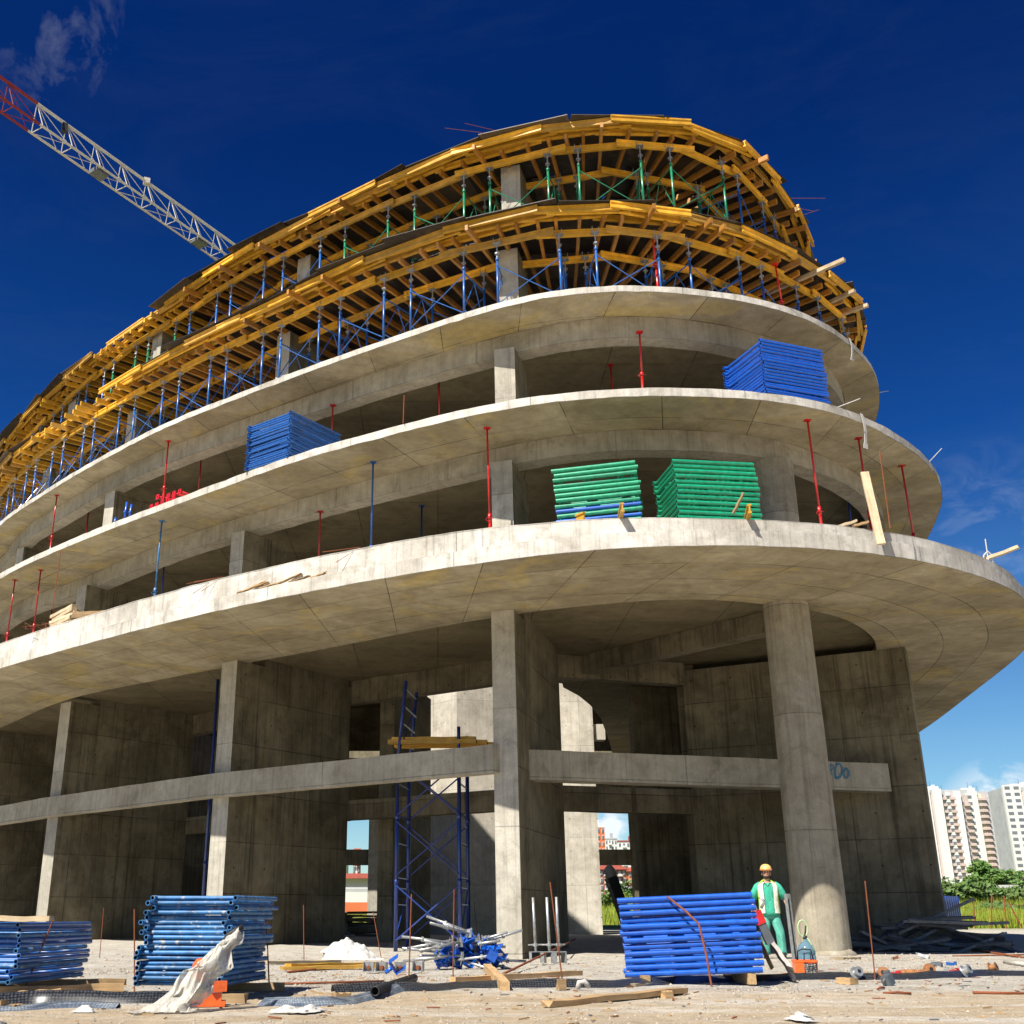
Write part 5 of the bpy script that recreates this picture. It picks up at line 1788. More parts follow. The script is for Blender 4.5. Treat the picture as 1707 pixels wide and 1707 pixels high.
# dark heap of metal channels before the right wall
dk = Vector((12.2, 25.5))
random.seed(21)
chm = []
for L in (1.2, 2.0, 2.9):
    mb = MB()
    mb.box((0, 0, 0), (L, 0.10, 0.008))
    for sy in (-1, 1):
        mb.box((0, sy * 0.046, 0.03), (L, 0.008, 0.055))
    chm.append(mb.mesh('channel', [M['darksteel']]))
for i in range(46):
    f = random.random()
    px = 1425 + 205 * f
    hgt = 0.62 * math.exp(-((px - 1560) / 48) ** 2) + 0.10
    q = atd(px, 1566, 28.2)
    o = link('metal_channel', chm[random.choice((0, 1, 1, 2))])
    o.location = (q.x, q.y + random.uniform(-0.8, 0.9), gz(q.x, q.y) + 0.05 + hgt * random.random())
    sl = random.uniform(-0.12, 0.12) if i > 12 else random.choice((-1, 1)) * random.uniform(0.25, 0.42)
    o.rotation_euler = (random.uniform(-1, 1), sl, random.uniform(-0.5, 0.5))
    tag(o, 'dull grey metal channel in the heap at the foot of the right wall', 'metal channel', 'metal channels heaped by the right wall')

# fittings strewn along the strip on the right
def flange(loc, rot, label, mat, grp=None):
    root = thing('flanged_fitting', label, 'fitting', loc, rot, grp)
    mb = MB()
    mb.lathe([(0.028, 0), (0.082, 0.0), (0.086, 0.008), (0.082, 0.016), (0.045, 0.018), (0.040, 0.09), (0.062, 0.092), (0.064, 0.105), (0.028, 0.107)], (0, 0, 0), 18)
    shade_edges(mb.build('flange', [M[mat]], root), 35)
    mb = MB()
    mb.tube((0, 0, -0.004), (0, 0, 0.112), 0.026, 10)
    mb.build('bore_shade', [M['hole']], root)  # solid dark core in place of the shaded opening
    return root
M['copper'] = paint('rusty_orange_fitting', (0.30, 0.13, 0.045), 0.75, 0.55, (0.16, 0.05, 0.02))
for (px, py, mt, lab) in ((1473, 1622, 'copper', 'rusty orange flanged fitting beside the leaning rebar'), (1548, 1616, 'copper', 'rusty fitting in the middle of the strewn parts'), (1606, 1619, 'galv', 'pale round fitting right of the strewn parts'),
                          (1650, 1614, 'copper', 'lone rusty ring fitting farthest right'), (1426, 1622, 'galv', 'small pale ring lying left of the leaning rebar')):
    q = G(px, py, 0.075)
    flange(q, (R(rs.uniform(55, 100)), rs.uniform(-0.7, 0.7), rs.uniform(-0.9, 0.9)), lab, mt)
mb = MB()
for k in range(13):
    mb.tube((k * 0.028, 0, 0), (k * 0.028 + 0.014, 0, 0), 0.046, 12)
mb.tube((-0.03, 0, 0), (0.4, 0, 0), 0.035, 10)
o = mb.build('ribbed_sleeve', [M['copper']], None, True)
o.location = G(1506, 1621, 0.06)
o.rotation_euler = (0, 0, 0.1)
tag(o, 'ribbed rusty sleeve lying between the two fittings', 'fitting')
for k, (px, py, mt, s_, lab) in enumerate(((1480, 1634, 'darksteel', (0.16, 0.10, 0.13), 'dark box-shaped clamp on the membrane below the fittings'), (1560, 1608, 'darksteel', (0.10, 0.2, 0.06), 'dark clamp in the middle of the strewn parts'),
                                  (1578, 1616, 'galv', (0.06, 0.34, 0.04), 'grey steel plate among the strewn parts'), (1590, 1620, 'red', (0.14, 0.08, 0.06), 'red clamp among the strewn parts'),
                                  (1586, 1606, 'blue', (0.16, 0.07, 0.05), 'dark blue clamp at the back of the strewn parts'), (1495, 1622, 'red', (0.05, 0.2, 0.05), 'red rod-like clamp beside the rusty fitting'),
                                  (1540, 1594, 'galv', (0.2, 0.1, 0.06), 'small grey offcut behind the strewn parts'), (1493, 1596, 'rust', (0.1, 0.08, 0.04), 'rusty scrap piece behind the sleeve'))):
    q = G(px, py, s_[2] / 2 + 0.01)
    root = thing('clamp', lab, 'clamp', q, (rs.uniform(-.3, .3), rs.uniform(-.3, .3), rs.uniform(-1, 1)))
    mb = MB()
    mb.box((0, 0, 0), s_)
    mb.box((s_[0] * 0.4, 0, s_[2] * 0.5), (s_[0] * 0.25, s_[1] * 0.8, s_[2] * 0.5))
    mb.build('clamp_body', [M[mt]], root)
    mb = MB()
    mb.tube((-s_[0] * 0.8, 0, s_[2] * 0.3), (s_[0] * 0.3, 0, s_[2] * 0.35), 0.012, 6)
    mb.build('bolt', [M['galv']], root)
for (px, py, dx, dy, lab) in ((1463, 1648, 0.16, 0.22, 'short rusty bolt lying on the road below the fittings'), (1472, 1655, 0.3, -0.06, 'small bent rod in the right foreground')):
    q = G(px, py, 0.015)
    mb = MB()
    mb.path([(0, 0, 0), (dx * 0.5, dy * 0.5, 0.01), (dx, dy, 0.0)], 0.014, 6)
    o = mb.build('bolt_rod', [M['rust']], None, True)
    o.location = q
    tag(o, lab, 'rod')
mb = MB()
mb.path([(0, 0, 0), (0.02, 0, 0.07), (0.08, 0, 0.08), (0.14, 0.02, 0.02)], 0.03, 8)
o = mb.build('white_elbow', [M['white']], None, True)
o.location = G(963, 1648, 0.02)
tag(o, 'white plastic elbow lying on the membrane left of the neat blue stack', 'pipe')
# paper and film scraps
for k, (px, py, s_, lab) in enumerate(((478, 1690, 0.16, 'torn paper scrap on the road left of centre'), (515, 1689, 0.22, 'larger crumpled paper scrap on the road'), (1335, 1703, 0.16, 'pale scrap at the lower right edge of the road'), (140, 1690, 0.12, 'small pale scrap in the left foreground'))):
    crumple('paper_scrap', G(px, py, 0.0), s_, s_ * 0.5, 0.06, M['white'], lab, 'scrap', 20 + k * 3.7, (0, 0), 12, 1.2, 2.0, k)

# stones
rr = random.Random(3)
st = MB()
def stone(x, y, s_):
    q = gz(x, y)
    b = st.add([(x + s_ * a * (0.7 + 0.6 * rr.random()), y + s_ * c * (0.7 + 0.6 * rr.random()), q + s_ * e * (0.5 + 0.5 * rr.random())) for a, c, e in ((1, 0, 0), (0, 1, 0), (-1, 0, 0), (0, -1, 0), (0, 0, 0.9), (0, 0, -0.4))])
    for i in range(4):
        j = (i + 1) % 4
        st.face((b + i, b + j, b + 4))
        st.face((b + j, b + i, b + 5))
for i in range(5200):
    y = 7.5 + 20 * rr.random() ** 1.5
    x = (-0.42 + 0.98 * rr.random()) * y
    stone(x, y, rr.choice((0.006, 0.008, 0.012, 0.016)) * (1 + y / 25))
for cx, cy, n, sp in ((1500, 1600, 300, 0.9), (1560, 1612, 250, 0.7), (500, 1635, 260, 0.9), (650, 1630, 250, 0.8), (180, 1620, 250, 0.8), (880, 1640, 120, 0.5), (1290, 1650, 150, 0.6), (1440, 1590, 200, 0.8)):
    q = at(cx, cy, 0)
    for i in range(n):
        stone(q.x + rr.gauss(0, sp), q.y + rr.gauss(0, sp * 0.7), rr.choice((0.01, 0.015, 0.02, 0.035)))
ch_ = MB()
for i in range(520):
    y = 8.5 + 9 * rr.random()
    x = (-0.40 + 0.95 * rr.random()) * y
    if i < 300:
        q = at(rr.choice((480, 640, 900, 1290, 1500, 1580, 300, 100)) + rr.gauss(0, 60), 1628 + rr.gauss(0, 12), 0)
        x, y = q.x, q.y
    a = rr.uniform(0, 6.28)
    L = rr.choice((0.03, 0.05, 0.08, 0.14))
    z = gz(x, y) + 0.008
    ch_.bar((x, y, z), (x + L * math.cos(a), y + L * math.sin(a), z + 0.01 * rr.random()), 0.018, 0.010, (0, 0, 1), rr.choice((0, 0, 0, 1, 2)))
tag(ch_.build('litter', [M['timber'], M['darksteel'], M['rust']], None), 'splinters of wood, rust and steel scattered over the ground', None, None, 'stuff')
gv = paint('rubble_stone', (0.40, 0.35, 0.28), 0.95, None, (0, 0, 0), 0.5, 3.0)
gravel = st.build('gravel', [gv], None)
tag(gravel, 'loose stones and crumbs of rubble strewn over the sandy ground', None, None, 'stuff')

# ------------------------------------------------------------------ the worker
def ellipse(cx, cy, cz, a, b_, n, tilt=(0, 0), pw=2.0):
    out = []
    for k in range(n):
        t = 2 * PI * k / n
        c, s_ = math.cos(t), math.sin(t)
        if pw != 2.0:
            c = math.copysign(abs(c) ** (2 / pw), c)
            s_ = math.copysign(abs(s_) ** (2 / pw), s_)
        x, y = a * c, b_ * s_
        out.append((cx + x, cy + y, cz + x * tilt[0] + y * tilt[1]))
    return out
def loft(mb, rings, m=0, cap=(True, True)):
    n = len(rings[0])
    prev = None
    for r in rings:
        b_ = mb.add(r)
        if prev is None:
            if cap[0]: mb.face([b_ + k for k in range(n)][::-1], m)
        else:
            for k in range(n):
                j = (k + 1) % n
                mb.face((prev + k, prev + j, b_ + j, b_ + k), m)
        prev = b_
    if cap[1]: mb.face([prev + k for k in range(n)], m)
def limb(mb, pts, n=14, m=0, flat=1.0):
    """tube with its own radius at each point"""
    P = [Vector(p[:3]) for p in pts]
    rings = []
    for i, p in enumerate(P):
        d = (P[min(i + 1, len(P) - 1)] - P[max(i - 1, 0)]).normalized()
        a = Vector((1, 0, 0)) - d * d.x
        a.normalize()
        bb = d.cross(a)
        rings.append([tuple(p + (a * math.cos(2 * PI * k / n) + bb * math.sin(2 * PI * k / n) * flat) * pts[i][3]) for k in range(n)])
    loft(mb, rings, m)
def skin_mesh(name, verts, edges, mat, parent, root, sub=2):
    me = bpy.data.meshes.new(name)
    keys = list(verts)
    me.from_pydata([verts[k][:3] for k in keys], [], [])
    me.clear_geometry()
    me.from_pydata([verts[k][:3] for k in keys], [(keys.index(a), keys.index(b_)) for a, b_ in edges], [])
    o = link(name, me, parent)
    md = o.modifiers.new('skin', 'SKIN')
    md.branch_smoothing = 0.4
    for i, k in enumerate(keys):
        v = verts[k]
        sv = me.skin_vertices[0].data[i]
        sv.radius = (v[3], v[4] if len(v) > 4 else v[3])
        sv.use_root = (k == root)
    ms = o.modifiers.new('sub', 'SUBSURF')
    ms.levels = ms.render_levels = sub
    dg = bpy.context.evaluated_depsgraph_get()
    m2 = bpy.data.meshes.new_from_object(o.evaluated_get(dg))
    o.modifiers.clear()
    o.data = m2
    m2.materials.clear()
    m2.materials.append(mat)
    m2.polygons.foreach_set('use_smooth', [True] * len(m2.polygons))
    return o

M['skin'] = paint('weathered_skin', (0.52, 0.28, 0.18), 0.6, None, (0, 0, 0), 0.12, 14)
M['beard'] = paint('dark_hair', (0.035, 0.022, 0.015), 0.8)
def cloth(name, col):
    m, nt, b = new_mat(name)
    tc = nt.nodes.new('ShaderNodeTexCoord').outputs['Object']
    n = noise_n(nt, tc, 7, 6, 0.6, 0.8, (1.4, 1.4, 0.7))
    hs = nt.nodes.new('ShaderNodeHueSaturation')
    hs.inputs['Color'].default_value = (*col, 1)
    nt.links.new(maprange(nt, n, 0.3, 0.7, 0.72, 1.18), hs.inputs['Value'])
    nt.links.new(hs.outputs[0], b.inputs['Base Color'])
    b.inputs['Roughness'].default_value = 0.9
    bump(nt, b, n, 0.9, 0.05)
    return m
M['scrub'] = cloth('green_cotton', (0.045, 0.40, 0.26))
M['trouser'] = cloth('green_trouser_cotton', (0.11, 0.44, 0.33))
M['vestw'] = cloth('reflective_white', (0.72, 0.74, 0.60))
M['vesty'] = cloth('vest_yellow_green', (0.38, 0.60, 0.04))
M['helmet'] = paint('helmet_shell', (0.86, 0.50, 0.16), 0.25, None, (0, 0, 0), 0.05)  # paler orange than the rim: the sunlit top is in the colour
M['helmet2'] = paint('helmet_rim', (0.75, 0.17, 0.02), 0.3)
M['shoe'] = paint('dark_leather', (0.03, 0.025, 0.02), 0.5)

mpos = at(1291, 1597, 0.0)
man = thing('person', 'worker in green clothes, pale reflective vest and orange helmet standing beside the round column', 'person', (mpos.x, mpos.y, gz(mpos.x, mpos.y) - 0.01), (0, 0, R(-14)))
V_ = {}
E_ = []
def ch(names):
    for a_, b_ in zip(names[:-1], names[1:]):
        E_.append((a_, b_))
V_.update(pel=(0, 0, 0.94, 0.13, 0.10), bel=(0, 0, 1.10, 0.125, 0.10), che=(0, 0.01, 1.28, 0.15, 0.105), sho=(0, 0.015, 1.42, 0.10, 0.075), nk0=(0, 0.005, 1.485, 0.055), nk1=(0, -0.012, 1.535, 0.053), jaw=(0, -0.03, 1.575, 0.062, 0.066), fac=(0, -0.022, 1.635, 0.076, 0.088), cra=(0, -0.005, 1.70, 0.078, 0.092), top=(0, 0.0, 1.745, 0.05, 0.06))
ch(['pel', 'bel', 'che', 'sho', 'nk0', 'nk1', 'jaw', 'fac', 'cra', 'top'])
for sg, nm in ((-1, 'r'), (1, 'l')):
    # image left arm bends a little outwards, image right arm reaches to the upright metal bar
    el = (sg * 0.315, 0.03, 1.13) if sg < 0 else (sg * 0.315, 0.02, 1.13)
    wr = (sg * 0.345, -0.10, 0.90) if sg < 0 else (sg * 0.375, -0.12, 0.93)
    V_['s' + nm] = (sg * 0.185, 0.015, 1.42, 0.062)
    V_['e' + nm] = (*el, 0.043)
    V_['w' + nm] = (*wr, 0.029)
    V_['p' + nm] = (wr[0] + sg * 0.008, wr[1] - 0.03, wr[2] - 0.07, 0.036, 0.022)
    ch(['sho', 's' + nm, 'e' + nm, 'w' + nm, 'p' + nm])
    V_['h' + nm] = (sg * 0.09, 0, 0.88, 0.085)
    kx, ky = (-0.125, -0.02) if sg < 0 else (0.155, -0.05)
    V_['k' + nm] = (kx, ky, 0.50, 0.058)
    V_['a' + nm] = (kx + sg * 0.02, ky + 0.05, 0.10, 0.042)
    V_['f' + nm] = (kx + sg * 0.03, ky - 0.08, 0.05, 0.045)
    ch(['pel', 'h' + nm, 'k' + nm, 'a' + nm, 'f' + nm])
    # five fingers, curled
    px_, py_, pz_ = V_['p' + nm][:3]
    for q, (dx, dy, ln) in enumerate(((0.022, -0.018, 0.075), (0.008, -0.024, 0.085), (-0.007, -0.022, 0.078), (-0.020, -0.014, 0.062))):
        b0, b1, b2 = nm + 'a%d' % q, nm + 'b%d' % q, nm + 'c%d' % q
        V_[b0] = (px_ + sg * dx * 0.8, py_ + dy * 0.5, pz_ - 0.03, 0.0105)
        V_[b1] = (px_ + sg * dx, py_ + dy, pz_ - 0.03 - ln * 0.5, 0.0095)
        V_[b2] = (px_ + sg * (dx * 0.9 - 0.012), py_ + dy + 0.012, pz_ - 0.03 - ln, 0.008)
        ch(['p' + nm, b0, b1, b2])
    V_[nm + 't0'] = (px_ - sg * 0.018, py_ - 0.025, pz_ + 0.015, 0.013)
    V_[nm + 't1'] = (px_ - sg * 0.028, py_ - 0.045, pz_ - 0.02, 0.011)
    V_[nm + 't2'] = (px_ - sg * 0.026, py_ - 0.052, pz_ - 0.045, 0.009)
    ch(['w' + nm, nm + 't0', nm + 't1', nm + 't2'])
body = skin_mesh('body', V_, E_, M['skin'], man, 'pel')
# push a nose, brow and eye sockets out of the face
for v in body.data.vertices:
    c = v.co
    if c.z > 1.56 and c.y < -0.05:
        d = math.exp(-((c.x / 0.014) ** 2) - ((c.z - 1.625) / 0.022) ** 2)
        c.y -= 0.026 * d
        e = math.exp(-(((abs(c.x) - 0.033) / 0.016) ** 2) - ((c.z - 1.652) / 0.012) ** 2)
        c.y += 0.010 * e
mb = MB()
for sg in (-1, 1):
    loft(mb, [ellipse(sg * 0.033, -0.101, 1.650 + dz, 0.012 * f, 0.006 * f, 10) for dz, f in ((-0.008, 0.3), (-0.004, 0.9), (0, 1.0), (0.004, 0.9), (0.008, 0.3))])
mb.build('eyes', [M['beard']], man, True)
mb = MB()
for sg in (-1, 1):
    mb.bar((sg * 0.016, -0.113, 1.668), (sg * 0.05, -0.104, 1.671), 0.010, 0.008)
mb.build('eyebrows', [M['beard']], man)
mb = MB()
loft(mb, [ellipse(0, -0.040, z, a, b_, 18) for z, a, b_ in ((1.525, 0.035, 0.040), (1.545, 0.058, 0.060), (1.565, 0.066, 0.062), (1.580, 0.069, 0.054))], 0, (True, False))
mb.build('beard', [M['beard']], man, True)
mb = MB()
mb.bar((-0.024, -0.109, 1.582), (0.024, -0.109, 1.582), 0.010, 0.009)
mb.build('lips', [M['skin']], man)
mb = MB()
for sg in (-1, 1):
    loft(mb, [ellipse(sg * 0.083, -0.002, 1.625 + dz, 0.012, 0.022 * f, 10) for dz, f in ((-0.032, 0.3), (-0.02, 0.8), (0, 1), (0.018, 1.1), (0.032, 0.4))])
mb.build('ears', [M['skin']], man, True)
mb = MB()
loft(mb, [ellipse(0, 0.012, z, a, b_, 20) for z, a, b_ in ((1.58, 0.070, 0.075), (1.64, 0.083, 0.088), (1.70, 0.085, 0.092))])
mb.build('hair', [M['beard']], man, True)
# helmet
hl = MB()
rings = []
for z, a, b_ in ((1.688, 0.118, 0.142), (1.70, 0.119, 0.143), (1.725, 0.116, 0.138), (1.76, 0.106, 0.125), (1.79, 0.085, 0.10), (1.81, 0.055, 0.066), (1.818, 0.02, 0.024)):
    rings.append(ellipse(0, 0.0, z, a, b_, 26))
loft(hl, rings)
helmet = hl.build('helmet', [M['helmet']], man, True)
hl = MB()
loft(hl, [ellipse(0, -0.008, 1.692, 0.125, 0.156, 26), ellipse(0, -0.008, 1.700, 0.128, 0.160, 26), ellipse(0, -0.004, 1.712, 0.119, 0.146, 26)])
hl.build('brim', [M['helmet2']], helmet, True)
hl = MB()
hl.bar((0, -0.12, 1.745), (0, 0.10, 1.80), 0.03, 0.012)
hl.bar((0, -0.05, 1.81), (0, 0.05, 1.815), 0.03, 0.012)
hl.build('ridge', [M['helmet']], helmet)
# shirt
sh = MB()
n = 24
loft(sh, [ellipse(0.0, 0.0, z, a, b_, n, (0, tl), 2.4) for z, a, b_, tl in ((0.80, 0.190, 0.135, 0), (0.90, 0.186, 0.135, 0), (1.02, 0.172, 0.128, 0), (1.14, 0.172, 0.128, 0), (1.27, 0.190, 0.135, 0), (1.37, 0.195, 0.125, 0), (1.43, 0.160, 0.10, 0.1), (1.468, 0.085, 0.075, 0.3))], 0, (True, False))
for sg in (-1, 1):
    ex, ey, ez = V_['er' if sg < 0 else 'el'][:3]
    limb(sh, [(sg * 0.13, 0.01, 1.40, 0.085), (sg * 0.20, 0.015, 1.36, 0.083), (sg * 0.26, 0.022, 1.26, 0.080), (ex, ey, ez + 0.02, 0.078)], 16)
shirt = sh.build('shirt', [M['scrub']], man, True)
mb = MB()
mb.path([(-0.07, -0.06, 1.462), (-0.035, -0.105, 1.415), (0, -0.125, 1.375), (0.035, -0.105, 1.415), (0.07, -0.06, 1.462)], 0.008, 6)
mb.build('neckline', [M['beard']], shirt)
# trousers
tr = MB()
loft(tr, [ellipse(0, 0, z, a, b_, 20) for z, a, b_ in ((0.76, 0.165, 0.12), (0.86, 0.172, 0.125), (0.96, 0.165, 0.12))])
for sg, nm in ((-1, 'r'), (1, 'l')):
    kx, ky = V_['k' + nm][:2]
    ax, ay = V_['a' + nm][:2]
    limb(tr, [(sg * 0.085, 0, 0.86, 0.105), (sg * 0.10, -0.005, 0.72, 0.100), (kx, ky - 0.01, 0.52, 0.088), (kx + sg * 0.01, ky + 0.01, 0.36, 0.086), (ax, ay, 0.16, 0.082), (ax, ay, 0.075, 0.086)], 18)
tr.build('trousers', [M['trouser']], man, True)
for sg, nm in ((-1, 'r'), (1, 'l')):
    ax, ay = V_['a' + nm][:2]
    mb = MB()
    loft(mb, [ellipse(ax + sg * 0.01, ay - 0.055, z, a, b_, 16) for z, a, b_ in ((0.0, 0.055, 0.145), (0.03, 0.056, 0.146), (0.06, 0.052, 0.125), (0.09, 0.047, 0.085), (0.12, 0.045, 0.06))])
    mb.build('shoe', [M['shoe']], man, True)
# vest: two front panels, a back and shoulder yokes
def vest_panel(t0, t1, name, mat, z0=0.86, grow=0.016):
    mb = MB()
    Z = [(z0, 0.190, 0.138), (1.02, 0.180, 0.135), (1.14, 0.180, 0.135), (1.27, 0.195, 0.140), (1.37, 0.198, 0.130), (1.43, 0.165, 0.107), (1.462, 0.105, 0.085)]
    k = 8
    rows = []
    for gg in (grow, grow + 0.008):
        for z, a, b_ in Z:
            rr_ = []
            for i in range(k + 1):
                t = t0 + (t1 - t0) * i / k
                c, s_ = math.cos(t), math.sin(t)
                c = math.copysign(abs(c) ** (2 / 2.4), c)
                s_ = math.copysign(abs(s_) ** (2 / 2.4), s_)
                rr_.append(((a + gg) * c, (b_ + gg) * s_, z))
            rows.append(mb.add(rr_))
    nz = len(Z)
    for j in range(nz - 1):
        for i in range(k):
            mb.face((rows[j] + i, rows[j] + i + 1, rows[j + 1] + i + 1, rows[j + 1] + i))
            q, w = rows[nz + j], rows[nz + j + 1]
            mb.face((q + i, w + i, w + i + 1, q + i + 1)[::-1])
        for i in (0, k):
            mb.face((rows[j] + i, rows[j + 1] + i, rows[nz + j + 1] + i, rows[nz + j] + i))
    return mb.build(name, [M[mat]], vest, True)
vest = link('vest', None, man)
vest_panel(R(-90 - 60), R(-90 - 22), 'front_panel', 'vestw')
vest_panel(R(-90 + 22), R(-90 + 60), 'front_panel', 'vestw')
vest_panel(R(-90 + 62), R(-90 + 298), 'back_panel', 'vesty')
for sg in (-1, 1):
    mb = MB()
    mb.bar((sg * 0.155, -0.065, 1.425), (sg * 0.075, 0.035, 1.505), 0.10, 0.02, (sg * 0.5, 0, 1))
    mb.build('shoulder_yoke', [M['vesty']], vest)

# upright metal bar he holds, tool and boards leaning by the blue stack, bottle and crate
q = at(1326, 1599, 0.0)
mb = MB()
for sx in (-1, 1):
    mb.box((sx * 0.036, 0, 0.60), (0.01, 0.075, 1.2))
mb.box((0, 0.033, 0.60), (0.065, 0.008, 1.2))
o = mb.build('metal_profile', [M['galv']], None)
p_ = man.matrix_world.inverted() if False else None
q = q * 0.93
o.location = (q.x, q.y, gz(q.x, q.y))
o.rotation_euler = (R(-1), R(-1.0), 0.4)
tag(o, 'upright grey metal channel standing between the worker and the round column', 'metal bar')
def slab_board(p, q, w, th, mat, label, name, jag=0.0, roll=0.0):
    o = timber(p, q, w, th, mat, label, name, 'board', None, jag > 0, roll)
    return o
M['greyboard'] = concrete('cement_crusted_board', (0.50, 0.47, 0.43), (0.33, 0.30, 0.27), None, False, 0.2, None, 12.0)
def slant(px0, py0, px1, py1, w, th, mat, label, name, d0=16.0, d1=17.0, jag=0.0, roll=0.0):
    p, q = atd(px0, py0, d0), atd(px1, py1, d1)
    return slab_board(p, q, w, th, mat, label, name, jag, roll)
slant(1321, 1622, 1287, 1572, 0.34, 0.05, 'greyboard', 'pale cement-crusted board leaning against the right end of the neat blue stack', 'leaning_board', 15.4, 15.75, 1, R(50))
slant(1284, 1608, 1264, 1560, 0.30, 0.05, 'timber', 'dark board leaning behind the pale cement-crusted one', 'leaning_board', 15.9, 16.1, 0, R(50))
tl = thing('power_tool', 'red and grey power tool propped on the end of the neat blue stack', 'tool', (0, 0, 0))
pa, pb = atd(1258, 1516, 15.6), atd(1284, 1572, 15.6)
mb = MB()
mb.bar(pa.lerp(pb, 0.35), pb, 0.10, 0.11)
mb.build('tool_body', [M['darksteel']], tl)
mb = MB()
mb.bar(pa.lerp(pb, 0.05), pa.lerp(pb, 0.42), 0.12, 0.12)
mb.build('tool_casing', [M['redbright']], tl)
mb = MB()
mb.tube(pa.lerp(pb, -0.12), pa.lerp(pb, 0.10), 0.04, 10)
mb.path([pa.lerp(pb, 0.05) + Vector((0.08, 0, 0.04)), pa.lerp(pb, 0.0) + Vector((0.14, 0, 0.10)), pa.lerp(pb, -0.1) + Vector((0.10, 0, 0.12))], 0.02, 8)
mb.build('handle', [M['galv']], tl, True)

jug_m, nt, b = new_mat('pale_blue_bottle_plastic')
b.inputs['Base Color'].default_value = (0.20, 0.36, 0.46, 1)
b.inputs['Roughness'].default_value = 0.12
b.inputs['Transmission Weight'].default_value = 0.55
b.inputs['IOR'].default_value = 1.25
jp_ = at(1348, 1619, 0)
jug = thing('water_bottle', 'big pale blue water bottle with a green hose loop standing beside the round column', 'bottle', (jp_.x, jp_.y, gz(jp_.x, jp_.y)))
mb = MB()
mb.lathe([(0.10, 0.0), (0.132, 0.02), (0.135, 0.10), (0.128, 0.12), (0.135, 0.14), (0.135, 0.22), (0.128, 0.235), (0.135, 0.25), (0.133, 0.31), (0.11, 0.37), (0.06, 0.415), (0.032, 0.43), (0.03, 0.47)], (0, 0, 0), 28)
mb.build('bottle_body', [jug_m], jug, True)
mb = MB()
mb.lathe([(0.034, 0), (0.036, 0.01), (0.034, 0.045), (0.01, 0.05)], (0, 0, 0.465), 16)
mb.tube((0, 0, 0.5), (0.03, 0, 0.66), 0.012, 6)
mb.build('cap', [M['black']], jug, True)
hz, nt, b = new_mat('pale_green_hose')
b.inputs['Base Color'].default_value = (0.42, 0.58, 0.30, 1)
b.inputs['Roughness'].default_value = 0.4
mb = MB()
mb.path([(-0.02 + 0.075 * math.sin(t), 0.0, 0.62 + 0.12 * -math.cos(t)) for t in np.linspace(-0.2, 5.9, 22)] + [(0.04, -0.03, 0.46), (0.10, -0.10, 0.30)], 0.011, 6)
mb.build('hose_loop', [hz], jug, True)
cp_ = at(1342, 1627, 0)
crate = thing('orange_crate', 'orange plastic crate with a rubble bag in front of the big water bottle', 'crate', (cp_.x, cp_.y - 0.05, gz(cp_.x, cp_.y)), (0, 0, R(-6)))
mb = MB()
for (c, s_) in (((0, 0, 0.012), (0.30, 0.2, 0.02)), ((-0.15, 0, 0.11), (0.012, 0.21, 0.2)), ((0.15, 0, 0.11), (0.012, 0.21, 0.2)), ((0, 0.10, 0.11), (0.3, 0.012, 0.2)), ((-0.09, -0.10, 0.11), (0.11, 0.012, 0.2)), ((0, -0.104, 0.20), (0.33, 0.014, 0.03)), ((0, 0.104, 0.20), (0.33, 0.014, 0.03))):
    mb.box(c, s_)
mb.build('crate_shell', [M['orange']], crate)
mb = MB()
for k in range(6):
    x = -0.03 + k * 0.034
    mb.path([(x, -0.112, 0.02), (x + 0.04 * math.sin(k * 2.1), -0.115, 0.10), (x + 0.02, -0.112, 0.19)], 0.004, 5)
    mb.path([(-0.03, -0.114, 0.03 + k * 0.028), (0.06, -0.118, 0.045 + k * 0.025 + 0.012 * math.sin(k)), (0.15, -0.113, 0.03 + k * 0.03)], 0.004, 5)
mb.build('wire_front', [M['black']], crate)
mb = MB()
mb.box((0.06, -0.09, 0.09), (0.18, 0.01, 0.16))
mb.build('front_panel', [M['white']], crate)
mb = MB()
mb.path([(-0.10, -0.02, 0.20), (-0.09, -0.02, 0.33), (-0.02, -0.02, 0.36), (0.10, -0.02, 0.35), (0.12, -0.02, 0.22)], 0.010, 6)
mb.path([(0.0, 0.02, 0.20), (0.01, 0.02, 0.30), (0.09, 0.02, 0.31), (0.10, 0.02, 0.2)], 0.008, 6)
mb.build('wire_handles', [M['black']], crate, True)
mb = MB()
mb.tube((0, 0, 0), (0.5, 0.25, 0), 0.012, 6)
o = mb.build('thin_bar', [M['rust']], None)
o.location = G(1360, 1627, 0.012)
tag(o, 'thin rusty bar lying right of the orange crate', 'bar')

# ------------------------------------------------------------------ inside the ground floor: dark sheeted pile, white bags, rubble
mb = MB()
o = crumple('tarpaulin_heap', Vector((5.45, 33.8, 0.0)), 0.5, 0.5, 0.0, M['black'], 'x', 'heap', 2.0)
bpy.data.objects.remove(o)
lp = thing('leaning_sheet', 'black sheeting leaning inside the building behind the neat blue stack', 'sheet', (0, 0, 0))
mb = MB()
a_, b_ = Vector((7.05, 42.6, 0.0)), Vector((6.35, 42.6, 2.1))
mb.bar(a_, b_, 0.9, 0.35)
mb.build('sheet_roll', [M['black']], lp)
mb = MB()
for k in range(5):
    c = b_.lerp(a_, -0.05 + k * 0.05) + Vector((0.0, 0.1, 0.08))
    loft(mb, [ellipse(c.x + 0.05 * math.sin(k * 3), c.y - 0.2, c.z + dz, 0.22 * f, 0.3 * f, 10) for dz, f in ((-0.2, 0.4), (-0.05, 1), (0.1, 0.9), (0.25, 0.3))])
mb.build('white_bundle', [M['white']], lp, True)

